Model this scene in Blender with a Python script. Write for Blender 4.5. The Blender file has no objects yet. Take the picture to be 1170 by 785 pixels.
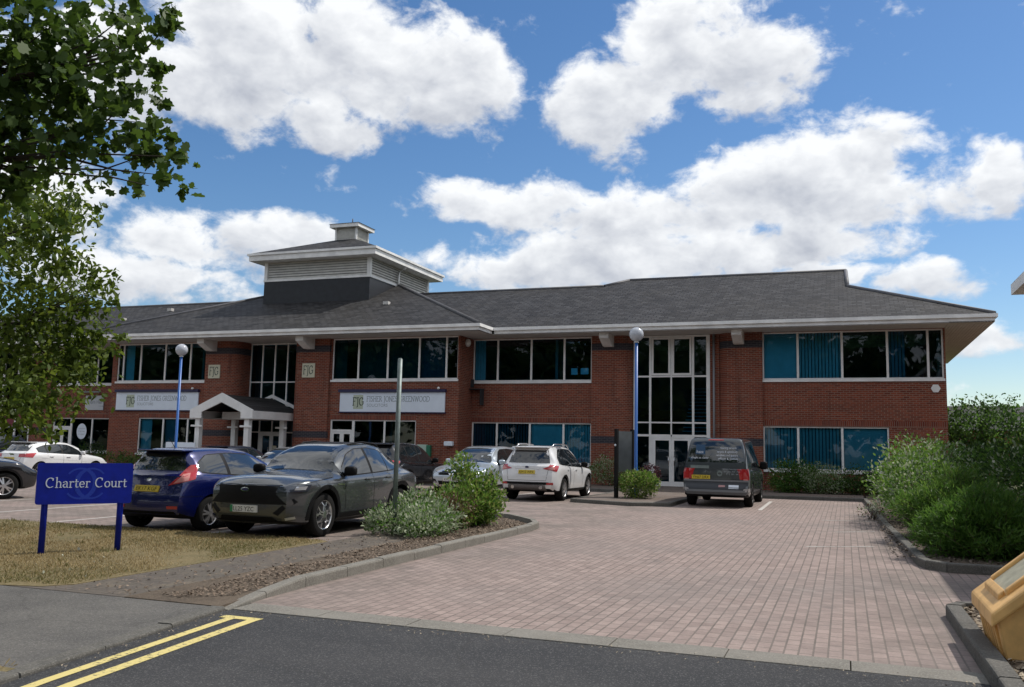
import bpy, bmesh, math, random
import numpy as np
from mathutils import Vector, Matrix
from mathutils.bvhtree import BVHTree

rnd = random.Random(7)
RNG = np.random.default_rng(11)
R = math.radians
sc = bpy.context.scene
COL = sc.collection

# ------------------------------------------------------------------ camera
cam_d = bpy.data.cameras.new("camera")
cam_d.sensor_fit = 'HORIZONTAL'
cam_d.sensor_width = 36.0
cam_d.lens = 36.0 * 1023.0 / 1170.0
cam_d.clip_start = 0.05
cam_d.clip_end = 6000.0
cam = bpy.data.objects.new("camera", cam_d)
COL.objects.link(cam)
_rt = Vector((0.93771472, 0.34680309, 0.02046272))
_up = Vector((0.0207111, -0.11460274, 0.99319548))
_fw = Vector((-0.34678834, 0.93091022, 0.11464735))
CAM = Vector((6.77356, -37.30106, 1.6))
_m = Matrix((_rt, _up, -_fw)).transposed().to_4x4()
_m.translation = CAM
cam.matrix_world = _m
sc.camera = cam

# ------------------------------------------------------------------ sun, sky, exposure
SUN_EL, SUN_ROT = 54.0, 47.5          # azimuth clockwise from +Y
sd = Vector((math.sin(R(SUN_ROT)) * math.cos(R(SUN_EL)), math.cos(R(SUN_ROT)) * math.cos(R(SUN_EL)), math.sin(R(SUN_EL))))
sun_d = bpy.data.lights.new("sun", 'SUN')
sun_d.energy = 2.7
sun_d.angle = R(0.55)
sun_d.color = (1.0, 0.94, 0.86)
sun = bpy.data.objects.new("sun", sun_d)
COL.objects.link(sun)
sun.rotation_euler = sd.to_track_quat('Z', 'Y').to_euler()
sun.location = (20, 20, 40)

sc.view_settings.view_transform = 'Standard'
sc.view_settings.look = 'None'
sc.view_settings.exposure = 0.46
sc.view_settings.gamma = 1.0
sc.view_settings.use_curve_mapping = False
sc.render.engine = 'CYCLES'
sc.cycles.use_denoising = True
sc.cycles.max_bounces = 6
sc.cycles.diffuse_bounces = 3
sc.cycles.glossy_bounces = 3
sc.cycles.transmission_bounces = 4
sc.cycles.transparent_max_bounces = 8
sc.cycles.caustics_reflective = False
sc.cycles.caustics_refractive = False


class NT:
    """small node-tree writer"""
    def __init__(self, tree):
        self.t = tree
        tree.nodes.clear()

    def n(self, typ, **kw):
        nd = self.t.nodes.new(typ)
        for k, v in kw.items():
            setattr(nd, k, v)
        return nd

    def l(self, a, b):
        self.t.links.new(a, b)

    def inp(self, sock, v):
        if isinstance(v, bpy.types.NodeSocket):
            self.t.links.new(v, sock)
        elif v is not None:
            sock.default_value = v

    def math(self, op, a, b=None, c=None, clamp=False):
        nd = self.n('ShaderNodeMath', operation=op, use_clamp=clamp)
        self.inp(nd.inputs[0], a)
        if b is not None:
            self.inp(nd.inputs[1], b)
        if c is not None:
            self.inp(nd.inputs[2], c)
        return nd.outputs[0]

    def vmath(self, op, a, b=None):
        nd = self.n('ShaderNodeVectorMath', operation=op)
        self.inp(nd.inputs[0], a)
        if b is not None:
            self.inp(nd.inputs[1], b)
        return nd.outputs['Value'] if op in ('DOT_PRODUCT', 'LENGTH', 'DISTANCE') else nd.outputs['Vector']

    def mix(self, f, a, b, blend='MIX'):
        nd = self.n('ShaderNodeMix', data_type='RGBA', blend_type=blend)
        self.inp(nd.inputs[0], f)
        self.inp(nd.inputs[6], a)
        self.inp(nd.inputs[7], b)
        return nd.outputs[2]

    def smooth(self, v, a, b):
        nd = self.n('ShaderNodeMapRange', interpolation_type='SMOOTHSTEP')
        self.inp(nd.inputs[0], v)
        nd.inputs[1].default_value = a
        nd.inputs[2].default_value = b
        return nd.outputs[0]

    def noise(self, vec, scale, detail=3.0, rough=0.5, dist=0.0):
        nd = self.n('ShaderNodeTexNoise')
        self.inp(nd.inputs['Vector'], vec)
        nd.inputs['Scale'].default_value = scale
        nd.inputs['Detail'].default_value = detail
        nd.inputs['Roughness'].default_value = rough
        nd.inputs['Distortion'].default_value = dist
        return nd.outputs['Fac']


def c4(c):
    return (c[0], c[1], c[2], 1.0)


# sky: Nishita plus cumulus clouds kept as (azimuth, elevation, radius, radius) in degrees
CLOUDS = [(-37.1, 24.1, 7.7, 3.8), (-29.8, 23.6, 6.9, 4.2), (-24.6, 22.7, 4.0, 3.1), (-33.0, 19.5, 3.7, 1.8),
          (-40.1, 21.0, 5.6, 2.8), (-46.6, 21.4, 5.4, 4.4), (-39.0, 12.0, 6.6, 2.0), (-41.9, 9.4, 4.7, 1.6),
          (-34.0, 13.2, 2.4, 1.2), (-48.7, 12.8, 3.4, 3.4), (-45.3, 9.7, 4.6, 1.5), (-14.1, 21.8, 4.6, 3.4),
          (-9.0, 24.9, 5.0, 3.1), (-4.6, 22.8, 4.4, 2.9), (-11.2, 25.5, 4.2, 2.1), (0.0, 16.3, 4.9, 3.7),
          (-4.7, 15.6, 5.9, 3.2), (2.3, 18.2, 2.4, 1.7), (-14.6, 13.9, 9.7, 2.7), (-20.6, 15.5, 6.6, 1.7),
          (-17.4, 11.5, 7.2, 2.0), (-3.1, 12.4, 6.9, 1.6), (-9.6, 12.0, 6.0, 1.5), (5.8, 14.7, 4.2, 1.8),
          (9.3, 15.6, 2.7, 2.0), (4.3, 10.1, 4.6, 1.2), (6.9, 6.8, 4.5, 1.3),
          (-0.6, 10.5, 3.2, 0.8)]
W = bpy.data.worlds.new("World")
sc.world = W
W.use_nodes = True
k = NT(W.node_tree)
out = k.n('ShaderNodeOutputWorld')
bg = k.n('ShaderNodeBackground')
bg.inputs['Strength'].default_value = 0.15
k.l(bg.outputs[0], out.inputs[0])
sky = k.n('ShaderNodeTexSky', sky_type='NISHITA')
sky.sun_disc = False
sky.sun_elevation = R(SUN_EL)
sky.sun_rotation = R(SUN_ROT)
sky.air_density = 1.0
sky.dust_density = 0.35
sky.ozone_density = 2.6
tc = k.n('ShaderNodeTexCoord')
D = tc.outputs['Generated']
sep = k.n('ShaderNodeSeparateXYZ')
k.l(D, sep.inputs[0])
az = k.math('MULTIPLY', k.math('ARCTAN2', sep.outputs[0], sep.outputs[1]), 180 / math.pi)
el = k.math('MULTIPLY', k.math('ARCSINE', sep.outputs[2]), 180 / math.pi)
wv = k.n('ShaderNodeTexNoise')
k.l(D, wv.inputs['Vector'])
wv.inputs['Scale'].default_value = 11.0
wv.inputs['Detail'].default_value = 2.0
sepw = k.n('ShaderNodeSeparateColor')
k.l(wv.outputs['Color'], sepw.inputs[0])
az = k.math('ADD', az, k.math('MULTIPLY', k.math('SUBTRACT', sepw.outputs[0], 0.5), 5.0))
el = k.math('ADD', el, k.math('MULTIPLY', k.math('SUBTRACT', sepw.outputs[1], 0.5), 3.0))
tot = None
num = None
den = None
for (a0, e0, ra, re) in CLOUDS:
    dx = k.math('MULTIPLY_ADD', az, 1 / ra, -a0 / ra)
    dy = k.math('MULTIPLY_ADD', el, 1 / re, -e0 / re)
    r2 = k.math('MULTIPLY_ADD', dx, dx, k.math('MULTIPLY', dy, dy))
    b = k.math('MULTIPLY_ADD', r2, -0.62, 1.0 if ra > 1.2 else 0.62, clamp=True)
    num = k.math('MULTIPLY', b, dy) if num is None else k.math('MULTIPLY_ADD', b, dy, num)
    den = b if den is None else k.math('ADD', b, den)
    tot = b if tot is None else k.math('MAXIMUM', tot, k.math('ADD', b, k.math('MULTIPLY', tot, 0.22)))
# added clouds outside the view, thickened to raise the fill light
zc = k.math('MAXIMUM', sep.outputs[2], 0.06)
pl = k.n('ShaderNodeCombineXYZ')
k.l(k.math('DIVIDE', sep.outputs[0], zc), pl.inputs[0])
k.l(k.math('DIVIDE', sep.outputs[1], zc), pl.inputs[1])
gen = k.math('MULTIPLY_ADD', k.noise(pl.outputs[0], 1.1, 2.0, 0.5), 3.2, -0.85, clamp=True)
fd = k.vmath('DOT_PRODUCT', D, (-0.345, 0.87, 0.29))
outside = k.smooth(fd, 0.86, 0.74)
tot = k.math('MAXIMUM', tot, k.math('MULTIPLY', gen, outside))
st = k.n('ShaderNodeMapping')
st.inputs['Scale'].default_value = (1, 1, 1.5)
k.l(D, st.inputs[0])
f1 = k.noise(st.outputs[0], 15.0, 9.0, 0.58, 0.25)
sh = k.vmath('ADD', st.outputs[0], (0.012, 0.008, 0.024))
f2 = k.noise(sh, 15.0, 4.0, 0.55, 0.25)
f3 = k.noise(st.outputs[0], 55.0, 6.0, 0.62, 0.4)
dens = k.math('MULTIPLY_ADD', k.math('SUBTRACT', f1, 0.5), 2.3, tot)
dens = k.math('MULTIPLY_ADD', k.math('SUBTRACT', f3, 0.5), 0.75, dens)
mask = k.smooth(dens, 0.20, 0.80)
thick = k.smooth(dens, 0.55, 1.35)
f4 = k.noise(st.outputs[0], 20.0, 3.0, 0.5, 0.3)
f5 = k.noise(k.vmath('ADD', st.outputs[0], (0.010, 0.006, 0.017)), 20.0, 3.0, 0.5, 0.3)
lit = k.math('MULTIPLY_ADD', k.math('SUBTRACT', f1, f2), 1.5, 0.80)
lit = k.math('MULTIPLY_ADD', k.math('SUBTRACT', f4, f5), 0.7, lit)
topness = k.math('DIVIDE', num, k.math('MAXIMUM', den, 0.05))
lit = k.math('MULTIPLY_ADD', topness, 0.50, lit)
shade = k.math('SUBTRACT', lit, k.math('MULTIPLY', thick, 0.33), clamp=True)
ccol = k.mix(shade, c4((2.35, 2.50, 2.85)), c4((4.9, 4.98, 5.05)))
hs = k.n('ShaderNodeHueSaturation')
hs.inputs['Saturation'].default_value = 1.22
hs.inputs['Hue'].default_value = 0.502
hs.inputs['Value'].default_value = 0.56
k.l(sky.outputs[0], hs.inputs['Color'])
k.l(k.mix(k.math('MULTIPLY', mask, 0.97), hs.outputs[0], ccol), bg.inputs['Color'])

# ------------------------------------------------------------------ materials
MATS = {}


def pbr(name, col, rough=0.6, metal=0.0, spec=0.5, var=0.0, vscale=3.0, bump=0.0, bscale=40.0, coat=0.0,
        col2=None, dirt=0.0):
    if name in MATS:
        return MATS[name]
    m = bpy.data.materials.new(name)
    m.use_nodes = True
    q = NT(m.node_tree)
    o = q.n('ShaderNodeOutputMaterial')
    p = q.n('ShaderNodeBsdfPrincipled')
    q.l(p.outputs[0], o.inputs[0])
    p.inputs['Roughness'].default_value = rough
    p.inputs['Metallic'].default_value = metal
    p.inputs['Specular IOR Level'].default_value = spec
    p.inputs['Coat Weight'].default_value = coat
    p.inputs['Coat Roughness'].default_value = 0.04
    p.inputs['Base Color'].default_value = c4(col)
    if var > 0 or bump > 0:
        t = q.n('ShaderNodeTexCoord')
        if var > 0:
            nz = q.noise(t.outputs['Object'], vscale, 5.0, 0.6)
            f = q.smooth(nz, 0.3, 0.7)
            lo = col2 if col2 else tuple(x * (1 - var) for x in col)
            q.l(q.mix(f, c4(lo), c4(col)), p.inputs['Base Color'])
        if bump > 0:
            bn = q.n('ShaderNodeBump')
            bn.inputs['Strength'].default_value = bump
            bn.inputs['Distance'].default_value = 0.02
            q.l(q.noise(t.outputs['Object'], bscale, 4.0, 0.6), bn.inputs['Height'])
            q.l(bn.outputs[0], p.inputs['Normal'])
    MATS[name] = m
    return m


def brick_mat(name, vec, cols, mortar, bw, bh, msize, rough=0.85, bump=0.5, blot=0.25, blot_scale=0.6, offset=0.5, stain=None, freq=2):
    """vec: function(q, position socket) -> vector socket in metres, x along the course, y up"""
    m = bpy.data.materials.new(name)
    m.use_nodes = True
    q = NT(m.node_tree)
    o = q.n('ShaderNodeOutputMaterial')
    p = q.n('ShaderNodeBsdfPrincipled')
    q.l(p.outputs[0], o.inputs[0])
    p.inputs['Roughness'].default_value = rough
    p.inputs['Specular IOR Level'].default_value = 0.25
    g = q.n('ShaderNodeNewGeometry')
    v = vec(q, g.outputs['Position'], g.outputs['Normal'])
    br = q.n('ShaderNodeTexBrick', offset=offset, offset_frequency=freq)
    q.l(v, br.inputs['Vector'])
    br.inputs['Color1'].default_value = c4(cols[0])
    br.inputs['Color2'].default_value = c4(cols[1])
    br.inputs['Mortar'].default_value = c4(mortar)
    br.inputs['Scale'].default_value = 1.0
    br.inputs['Mortar Size'].default_value = msize
    br.inputs['Mortar Smooth'].default_value = 0.15
    br.inputs['Bias'].default_value = 0.0
    br.inputs['Brick Width'].default_value = bw
    br.inputs['Row Height'].default_value = bh
    col = br.outputs['Color']
    b1 = q.noise(g.outputs['Position'], blot_scale, 6.0, 0.62)
    col = q.mix(q.math('MULTIPLY', q.smooth(b1, 0.38, 0.68), blot), col, c4(cols[2]))
    fine = q.noise(g.outputs['Position'], 38.0, 3.0, 0.6)
    hsv = q.n('ShaderNodeHueSaturation')
    q.l(col, hsv.inputs['Color'])
    q.l(q.math('MULTIPLY_ADD', fine, 0.5, 0.75), hsv.inputs['Value'])
    col = hsv.outputs[0]
    if stain:
        col = stain(q, g.outputs['Position'], col)
    q.l(col, p.inputs['Base Color'])
    bn = q.n('ShaderNodeBump')
    bn.inputs['Strength'].default_value = bump
    bn.inputs['Distance'].default_value = 0.012
    hgt = q.math('MULTIPLY_ADD', fine, 0.3, q.math('SUBTRACT', 1.0, br.outputs['Fac']))
    q.l(hgt, bn.inputs['Height'])
    q.l(bn.outputs[0], p.inputs['Normal'])
    MATS[name] = m
    return m


def _comb(q, x, y, z=0.0):
    cb = q.n('ShaderNodeCombineXYZ')
    q.inp(cb.inputs[0], x)
    q.inp(cb.inputs[1], y)
    q.inp(cb.inputs[2], z)
    return cb.outputs[0]


def _sep(q, v):
    s = q.n('ShaderNodeSeparateXYZ')
    q.l(v, s.inputs[0])
    return s.outputs


def v_wall(q, P, N):
    s = _sep(q, P)
    return _comb(q, q.math('ADD', s[0], s[1]), s[2])


def v_soldier(q, P, N):
    s = _sep(q, P)
    return _comb(q, q.math('ADD', s[2], 0.031), q.math('ADD', s[0], s[1]))


def v_roof_front(q, P, N):
    s = _sep(q, P)
    return _comb(q, s[0], q.math('MULTIPLY', s[2], 2.58))


def v_roof_side(q, P, N):
    s = _sep(q, P)
    return _comb(q, s[1], q.math('MULTIPLY', s[2], 2.58))


def v_ground(q, P, N):
    s = _sep(q, P)
    return _comb(q, s[1], s[0])


def v_ground2(q, P, N):
    s = _sep(q, P)
    return _comb(q, s[0], s[1])


def wall_stain(q, P, col):
    s = q.n('ShaderNodeMapping')
    s.inputs['Scale'].default_value = (0.5, 0.5, 3.2)
    q.l(P, s.inputs[0])
    a = q.noise(s.outputs[0], 1.5, 6.0, 0.7)
    col = q.mix(q.math('MULTIPLY', q.smooth(a, 0.56, 0.74), 0.35), col, c4((0.36, 0.27, 0.21)))
    s2 = q.n('ShaderNodeMapping')
    s2.inputs['Scale'].default_value = (2.5, 2.5, 0.22)
    q.l(P, s2.inputs[0])
    b = q.noise(s2.outputs[0], 1.2, 5.0, 0.65)
    return q.mix(q.math('MULTIPLY', q.smooth(b, 0.54, 0.76), 0.45), col, c4((0.060, 0.026, 0.020)))


M_BRICK = brick_mat("red_brick", v_wall, ((0.270, 0.066, 0.034), (0.135, 0.033, 0.022), (0.19, 0.055, 0.036)), (0.27, 0.19, 0.145),
                    0.225, 0.075, 0.010, blot=0.35, stain=wall_stain)
M_SOLDIER = brick_mat("soldier_brick", v_soldier, ((0.250, 0.062, 0.034), (0.125, 0.032, 0.022), (0.17, 0.05, 0.036)), (0.26, 0.185, 0.145),
                      0.225, 0.075, 0.008, blot=0.3, offset=0.0)
M_BLUEBRICK = brick_mat("blue_brick", v_wall, ((0.050, 0.047, 0.058), (0.034, 0.033, 0.045), (0.045, 0.042, 0.05)), (0.12, 0.11, 0.11),
                        0.225, 0.075, 0.008, blot=0.3)


def slate(name, vec):
    def moss(q, P, col):
        a = q.noise(P, 0.35, 5.0, 0.6)
        b = q.noise(P, 9.0, 4.0, 0.7)
        f = q.math('MULTIPLY', q.smooth(a, 0.45, 0.7), q.smooth(b, 0.45, 0.62))
        col = q.mix(q.math('MULTIPLY', f, 0.5), col, c4((0.060, 0.054, 0.043)))
        s = q.n('ShaderNodeMapping')
        s.inputs['Scale'].default_value = (2.6, 2.6, 0.25)
        q.l(P, s.inputs[0])
        w = q.noise(s.outputs[0], 1.3, 4.0, 0.65)
        return q.mix(q.math('MULTIPLY', q.smooth(w, 0.5, 0.75), 0.35), col, c4((0.085, 0.084, 0.085)))
    return brick_mat(name, vec, ((0.055, 0.055, 0.058), (0.012, 0.012, 0.013), (0.034, 0.032, 0.032)), (0.005, 0.005, 0.006),
                     0.34, 0.24, 0.022, rough=0.7, bump=1.0, blot=0.45, blot_scale=1.2, stain=moss)


M_SLATE = slate("slate_tiles", v_roof_front)
M_SLATE_S = slate("slate_tiles_side", v_roof_side)


def pave_stain_shade(q, P, col):
    a = q.noise(P, 0.33, 6.0, 0.65)
    col = q.mix(q.math('MULTIPLY', q.smooth(a, 0.42, 0.72), 0.55), col, c4((0.185, 0.166, 0.155)))
    b = q.noise(P, 2.3, 5.0, 0.7)
    col = q.mix(q.math('MULTIPLY', q.smooth(b, 0.58, 0.76), 0.45), col, c4((0.36, 0.32, 0.29)))
    s = _sep(q, P)
    # tyre-worn lane into the court and dark oil drips
    c = q.noise(P, 1.1, 3.0, 0.5)
    oil = q.math('MULTIPLY', q.smooth(c, 0.66, 0.74), 0.5)
    # mossy, muddy strip at island kerb; right one worn grey plus painted bush shade
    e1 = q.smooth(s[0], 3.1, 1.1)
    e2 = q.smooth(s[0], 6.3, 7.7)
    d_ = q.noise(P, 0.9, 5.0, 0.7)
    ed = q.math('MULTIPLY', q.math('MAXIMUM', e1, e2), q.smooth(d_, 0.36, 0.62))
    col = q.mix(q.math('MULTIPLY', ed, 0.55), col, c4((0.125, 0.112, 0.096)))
    bl_ = q.noise(P, 4.2, 4.0, 0.7)
    hv = q.n('ShaderNodeHueSaturation')
    q.l(col, hv.inputs['Color'])
    q.l(q.math('MULTIPLY_ADD', bl_, 0.8, 0.60), hv.inputs['Value'])
    col = hv.outputs[0]
    return q.mix(oil, col, c4((0.12, 0.108, 0.10)))


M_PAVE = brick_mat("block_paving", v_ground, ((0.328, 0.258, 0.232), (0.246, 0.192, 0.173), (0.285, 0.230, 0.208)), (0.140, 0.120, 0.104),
                   0.205, 0.112, 0.008, rough=0.8, bump=0.6, blot=0.35, stain=pave_stain_shade)
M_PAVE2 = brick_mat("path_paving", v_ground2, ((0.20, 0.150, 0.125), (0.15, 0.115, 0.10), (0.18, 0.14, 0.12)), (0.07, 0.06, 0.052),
                    0.21, 0.105, 0.008, rough=0.85, bump=0.5, blot=0.5, stain=pave_stain_shade)


def old_path_stain(q, P, col):
    a = q.noise(P, 1.4, 6.0, 0.7)
    col = q.mix(q.math('MULTIPLY', q.smooth(a, 0.35, 0.62), 0.8), col, c4((0.115, 0.102, 0.085)))
    b = q.noise(P, 3.3, 5.0, 0.7)
    return q.mix(q.math('MULTIPLY', q.smooth(b, 0.5, 0.7), 0.6), col, c4((0.20, 0.165, 0.12)))


M_OLDPATH = brick_mat("worn_brick_path", v_ground2, ((0.13, 0.112, 0.098), (0.10, 0.088, 0.08), (0.12, 0.10, 0.085)), (0.05, 0.043, 0.034),
                      0.21, 0.105, 0.008, rough=0.9, bump=0.5, blot=0.6, stain=old_path_stain)


def ground_mat(name, c1, c2, c3, s1=0.5, s2=30.0, rough=0.9, bump=0.4, spk=None, crack=False):
    m = bpy.data.materials.new(name)
    m.use_nodes = True
    q = NT(m.node_tree)
    o = q.n('ShaderNodeOutputMaterial')
    p = q.n('ShaderNodeBsdfPrincipled')
    q.l(p.outputs[0], o.inputs[0])
    p.inputs['Roughness'].default_value = rough
    p.inputs['Specular IOR Level'].default_value = 0.25
    g = q.n('ShaderNodeNewGeometry')
    P = g.outputs['Position']
    a = q.noise(P, s1, 6.0, 0.65)
    b = q.noise(P, s2, 4.0, 0.65)
    col = q.mix(q.smooth(a, 0.35, 0.68), c4(c1), c4(c2))
    col = q.mix(q.math('MULTIPLY', q.smooth(b, 0.42, 0.66), 0.75), col, c4(c3))
    if spk:
        vo = q.n('ShaderNodeTexVoronoi')
        vo.inputs['Scale'].default_value = 110.0
        q.l(P, vo.inputs['Vector'])
        sv = q.n('ShaderNodeSeparateColor')
        q.l(vo.outputs['Color'], sv.inputs[0])
        col = q.mix(q.math('MULTIPLY', q.smooth(sv.outputs[0], 0.82, 0.95), 0.8), col, c4(spk))
    if crack:
        vc = q.n('ShaderNodeTexVoronoi', feature='DISTANCE_TO_EDGE')
        vc.inputs['Scale'].default_value = 0.32
        wn = q.n('ShaderNodeTexNoise')
        wn.inputs['Scale'].default_value = 2.2
        wn.inputs['Detail'].default_value = 5.0
        q.l(P, wn.inputs['Vector'])
        wp = q.n('ShaderNodeMix', data_type='VECTOR')
        wp.inputs[0].default_value = 0.22
        q.l(P, wp.inputs[4])
        q.l(wn.outputs['Color'], wp.inputs[5])
        q.l(wp.outputs[1], vc.inputs['Vector'])
        col = q.mix(q.math('MULTIPLY', q.smooth(vc.outputs['Distance'], 0.006, 0.0), 0.22), col, c4((0.035, 0.034, 0.032)))
    q.l(col, p.inputs['Base Color'])
    bn = q.n('ShaderNodeBump')
    bn.inputs['Strength'].default_value = bump
    bn.inputs['Distance'].default_value = 0.01
    q.l(q.noise(P, s2 * 3.0, 3.0, 0.7), bn.inputs['Height'])
    q.l(bn.outputs[0], p.inputs['Normal'])
    MATS[name] = m
    return m


M_ROAD = ground_mat("road_asphalt", (0.043, 0.045, 0.049), (0.072, 0.072, 0.074), (0.036, 0.037, 0.040), 0.5, 60.0, 0.85, 0.8, (0.15, 0.15, 0.15), crack=True)
M_FOOT = ground_mat("footway_asphalt", (0.098, 0.095, 0.091), (0.150, 0.144, 0.133), (0.078, 0.076, 0.073), 0.7, 50.0, 0.9, 0.6, (0.2, 0.195, 0.18), crack=True)
M_KERB = ground_mat("kerb_concrete", (0.21, 0.20, 0.178), (0.15, 0.143, 0.125), (0.245, 0.232, 0.205), 1.6, 45.0, 0.9, 0.5, (0.28, 0.27, 0.24))
M_KERB_D = ground_mat("kerb_weathered", (0.12, 0.116, 0.105), (0.085, 0.083, 0.076), (0.155, 0.148, 0.132), 2.2, 40.0, 0.9, 0.6, (0.2, 0.195, 0.18))
M_GRASS = ground_mat("dry_grass_soil", (0.180, 0.142, 0.072), (0.100, 0.090, 0.042), (0.235, 0.19, 0.105), 0.8, 22.0, 0.95, 0.8)
M_SOIL = ground_mat("bark_soil", (0.130, 0.103, 0.078), (0.080, 0.064, 0.050), (0.17, 0.135, 0.10), 1.3, 35.0, 0.95, 0.9)
M_FIELD = ground_mat("far_ground", (0.10, 0.11, 0.05), (0.075, 0.085, 0.04), (0.12, 0.12, 0.06), 0.1, 2.0, 0.95, 0.3)


def paint_mat(name, col, base, wear):
    m = bpy.data.materials.new(name)
    m.use_nodes = True
    q = NT(m.node_tree)
    o = q.n('ShaderNodeOutputMaterial')
    p = q.n('ShaderNodeBsdfPrincipled')
    q.l(p.outputs[0], o.inputs[0])
    p.inputs['Roughness'].default_value = 0.75
    g = q.n('ShaderNodeNewGeometry')
    P = g.outputs['Position']
    a = q.noise(P, 26.0, 6.0, 0.75)
    b = q.noise(P, 2.5, 4.0, 0.6)
    f = q.smooth(q.math('ADD', a, q.math('MULTIPLY', b, 0.35)), wear + 0.1, wear - 0.02)
    q.l(q.mix(f, c4(base), c4(col)), p.inputs['Base Color'])
    MATS[name] = m
    return m


M_YELLOW = paint_mat("yellow_road_paint", (0.62, 0.52, 0.20), (0.10, 0.09, 0.06), 0.735)
M_WLINE = paint_mat("white_line_paint", (0.50, 0.48, 0.45), (0.2, 0.16, 0.14), 0.78)
M_WLINE_W = paint_mat("worn_white_line", (0.42, 0.40, 0.37), (0.19, 0.155, 0.135), 0.66)

M_WHITE = pbr("white_aluminium", (0.86, 0.86, 0.85), 0.4, var=0.14, vscale=2.0)
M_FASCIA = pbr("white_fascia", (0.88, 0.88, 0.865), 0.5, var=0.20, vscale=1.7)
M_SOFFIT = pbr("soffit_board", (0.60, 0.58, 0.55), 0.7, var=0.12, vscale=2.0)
M_DARK = pbr("dark_interior", (0.028, 0.030, 0.034), 0.9)
M_CEIL = pbr("office_ceiling", (0.16, 0.16, 0.16), 0.9)
M_CARPET = pbr("office_carpet", (0.03, 0.032, 0.038), 0.95)
M_LEAD = pbr("lead_flashing", (0.10, 0.10, 0.11), 0.6, var=0.3)
M_TAR = pbr("black_cladding", (0.014, 0.017, 0.023), 0.55, var=0.35, vscale=4.0, bump=0.25, bscale=6.0)
M_BLUE = pbr("blue_sign_paint", (0.004, 0.016, 0.30), 0.42, spec=0.2, var=0.28, vscale=5.0)
M_BLUEP = pbr("blue_post_paint", (0.020, 0.120, 0.42), 0.38, var=0.1)
M_BLUE2 = pbr("blue_emblem_paint", (0.018, 0.045, 0.36), 0.45, spec=0.2)
M_SIGNW = pbr("sign_white", (0.78, 0.86, 0.96), 0.35, var=0.05)
M_CREAM = pbr("sign_cream", (0.60, 0.58, 0.44), 0.45)
M_INK = pbr("sign_ink_grey", (0.13, 0.17, 0.20), 0.5)
M_INK2 = pbr("sign_ink_pale", (0.29, 0.34, 0.385), 0.5)
M_GREENINK = pbr("sign_ink_green", (0.045, 0.075, 0.055), 0.5)
M_GOLD = pbr("sign_gold", (0.50, 0.50, 0.30), 0.5)
M_NAVY = pbr("navy_trim", (0.022, 0.022, 0.075), 0.4)
M_BLACK = pbr("black_plastic", (0.010, 0.010, 0.011), 0.55, spec=0.15, var=0.2, vscale=8.0)
M_TYRE = pbr("tyre_rubber", (0.014, 0.014, 0.014), 0.9, spec=0.15, var=0.2, vscale=20.0)
M_ALLOY = pbr("alloy_silver", (0.62, 0.62, 0.63), 0.28, metal=0.85)
M_ALLOY_D = pbr("alloy_dark", (0.05, 0.05, 0.052), 0.4, metal=0.5)
M_CHROME = pbr("chrome", (0.75, 0.75, 0.76), 0.12, metal=1.0)
M_CARGLASS = pbr("car_glass", (0.010, 0.014, 0.017), 0.03, spec=0.9, coat=0.5)
M_REDLAMP = pbr("red_lamp", (0.42, 0.020, 0.026), 0.12, spec=0.7, coat=0.6)
M_REDLAMP2 = pbr("red_lamp_pale", (0.58, 0.22, 0.20), 0.15, spec=0.7, coat=0.5)
M_CLEARLAMP = pbr("clear_lamp", (0.50, 0.52, 0.55), 0.08, metal=0.45, coat=0.8)
M_DARKLAMP = pbr("dark_lamp", (0.045, 0.055, 0.075), 0.08, metal=0.3, coat=0.9)
M_PLATE_Y = pbr("plate_yellow", (0.62, 0.47, 0.05), 0.35)
M_PLATE_W = pbr("plate_white", (0.68, 0.68, 0.66), 0.35)
M_PLATE_G = pbr("plate_green", (0.02, 0.22, 0.09), 0.35)
M_STEEL = pbr("galvanised_post", (0.20, 0.25, 0.245), 0.5, metal=0.25, var=0.3, vscale=9.0)
M_SKID = pbr("skid_grey", (0.16, 0.15, 0.145), 0.5, var=0.2)
M_GRIT = pbr("yellow_grit_plastic", (0.84, 0.51, 0.19), 0.5, var=0.30, vscale=3.5, bump=0.08, bscale=60.0)
M_GRITIN = pbr("faded_label", (0.42, 0.40, 0.29), 0.6, var=0.3, vscale=9.0)
M_GLOBE = pbr("lamp_globe", (0.46, 0.49, 0.54), 0.15, spec=0.6, var=0.1)
M_BARK = pbr("tree_bark", (0.060, 0.050, 0.038), 0.9, var=0.4, vscale=12.0, bump=0.6, bscale=25.0)
M_STEM = pbr("woody_stem", (0.095, 0.072, 0.045), 0.9, var=0.3, vscale=10.0)


def paint(name, col, metal=0.35, rough=0.28, coat=1.0):
    return pbr(name, col, rough, metal=metal, spec=0.5, coat=coat)


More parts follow.
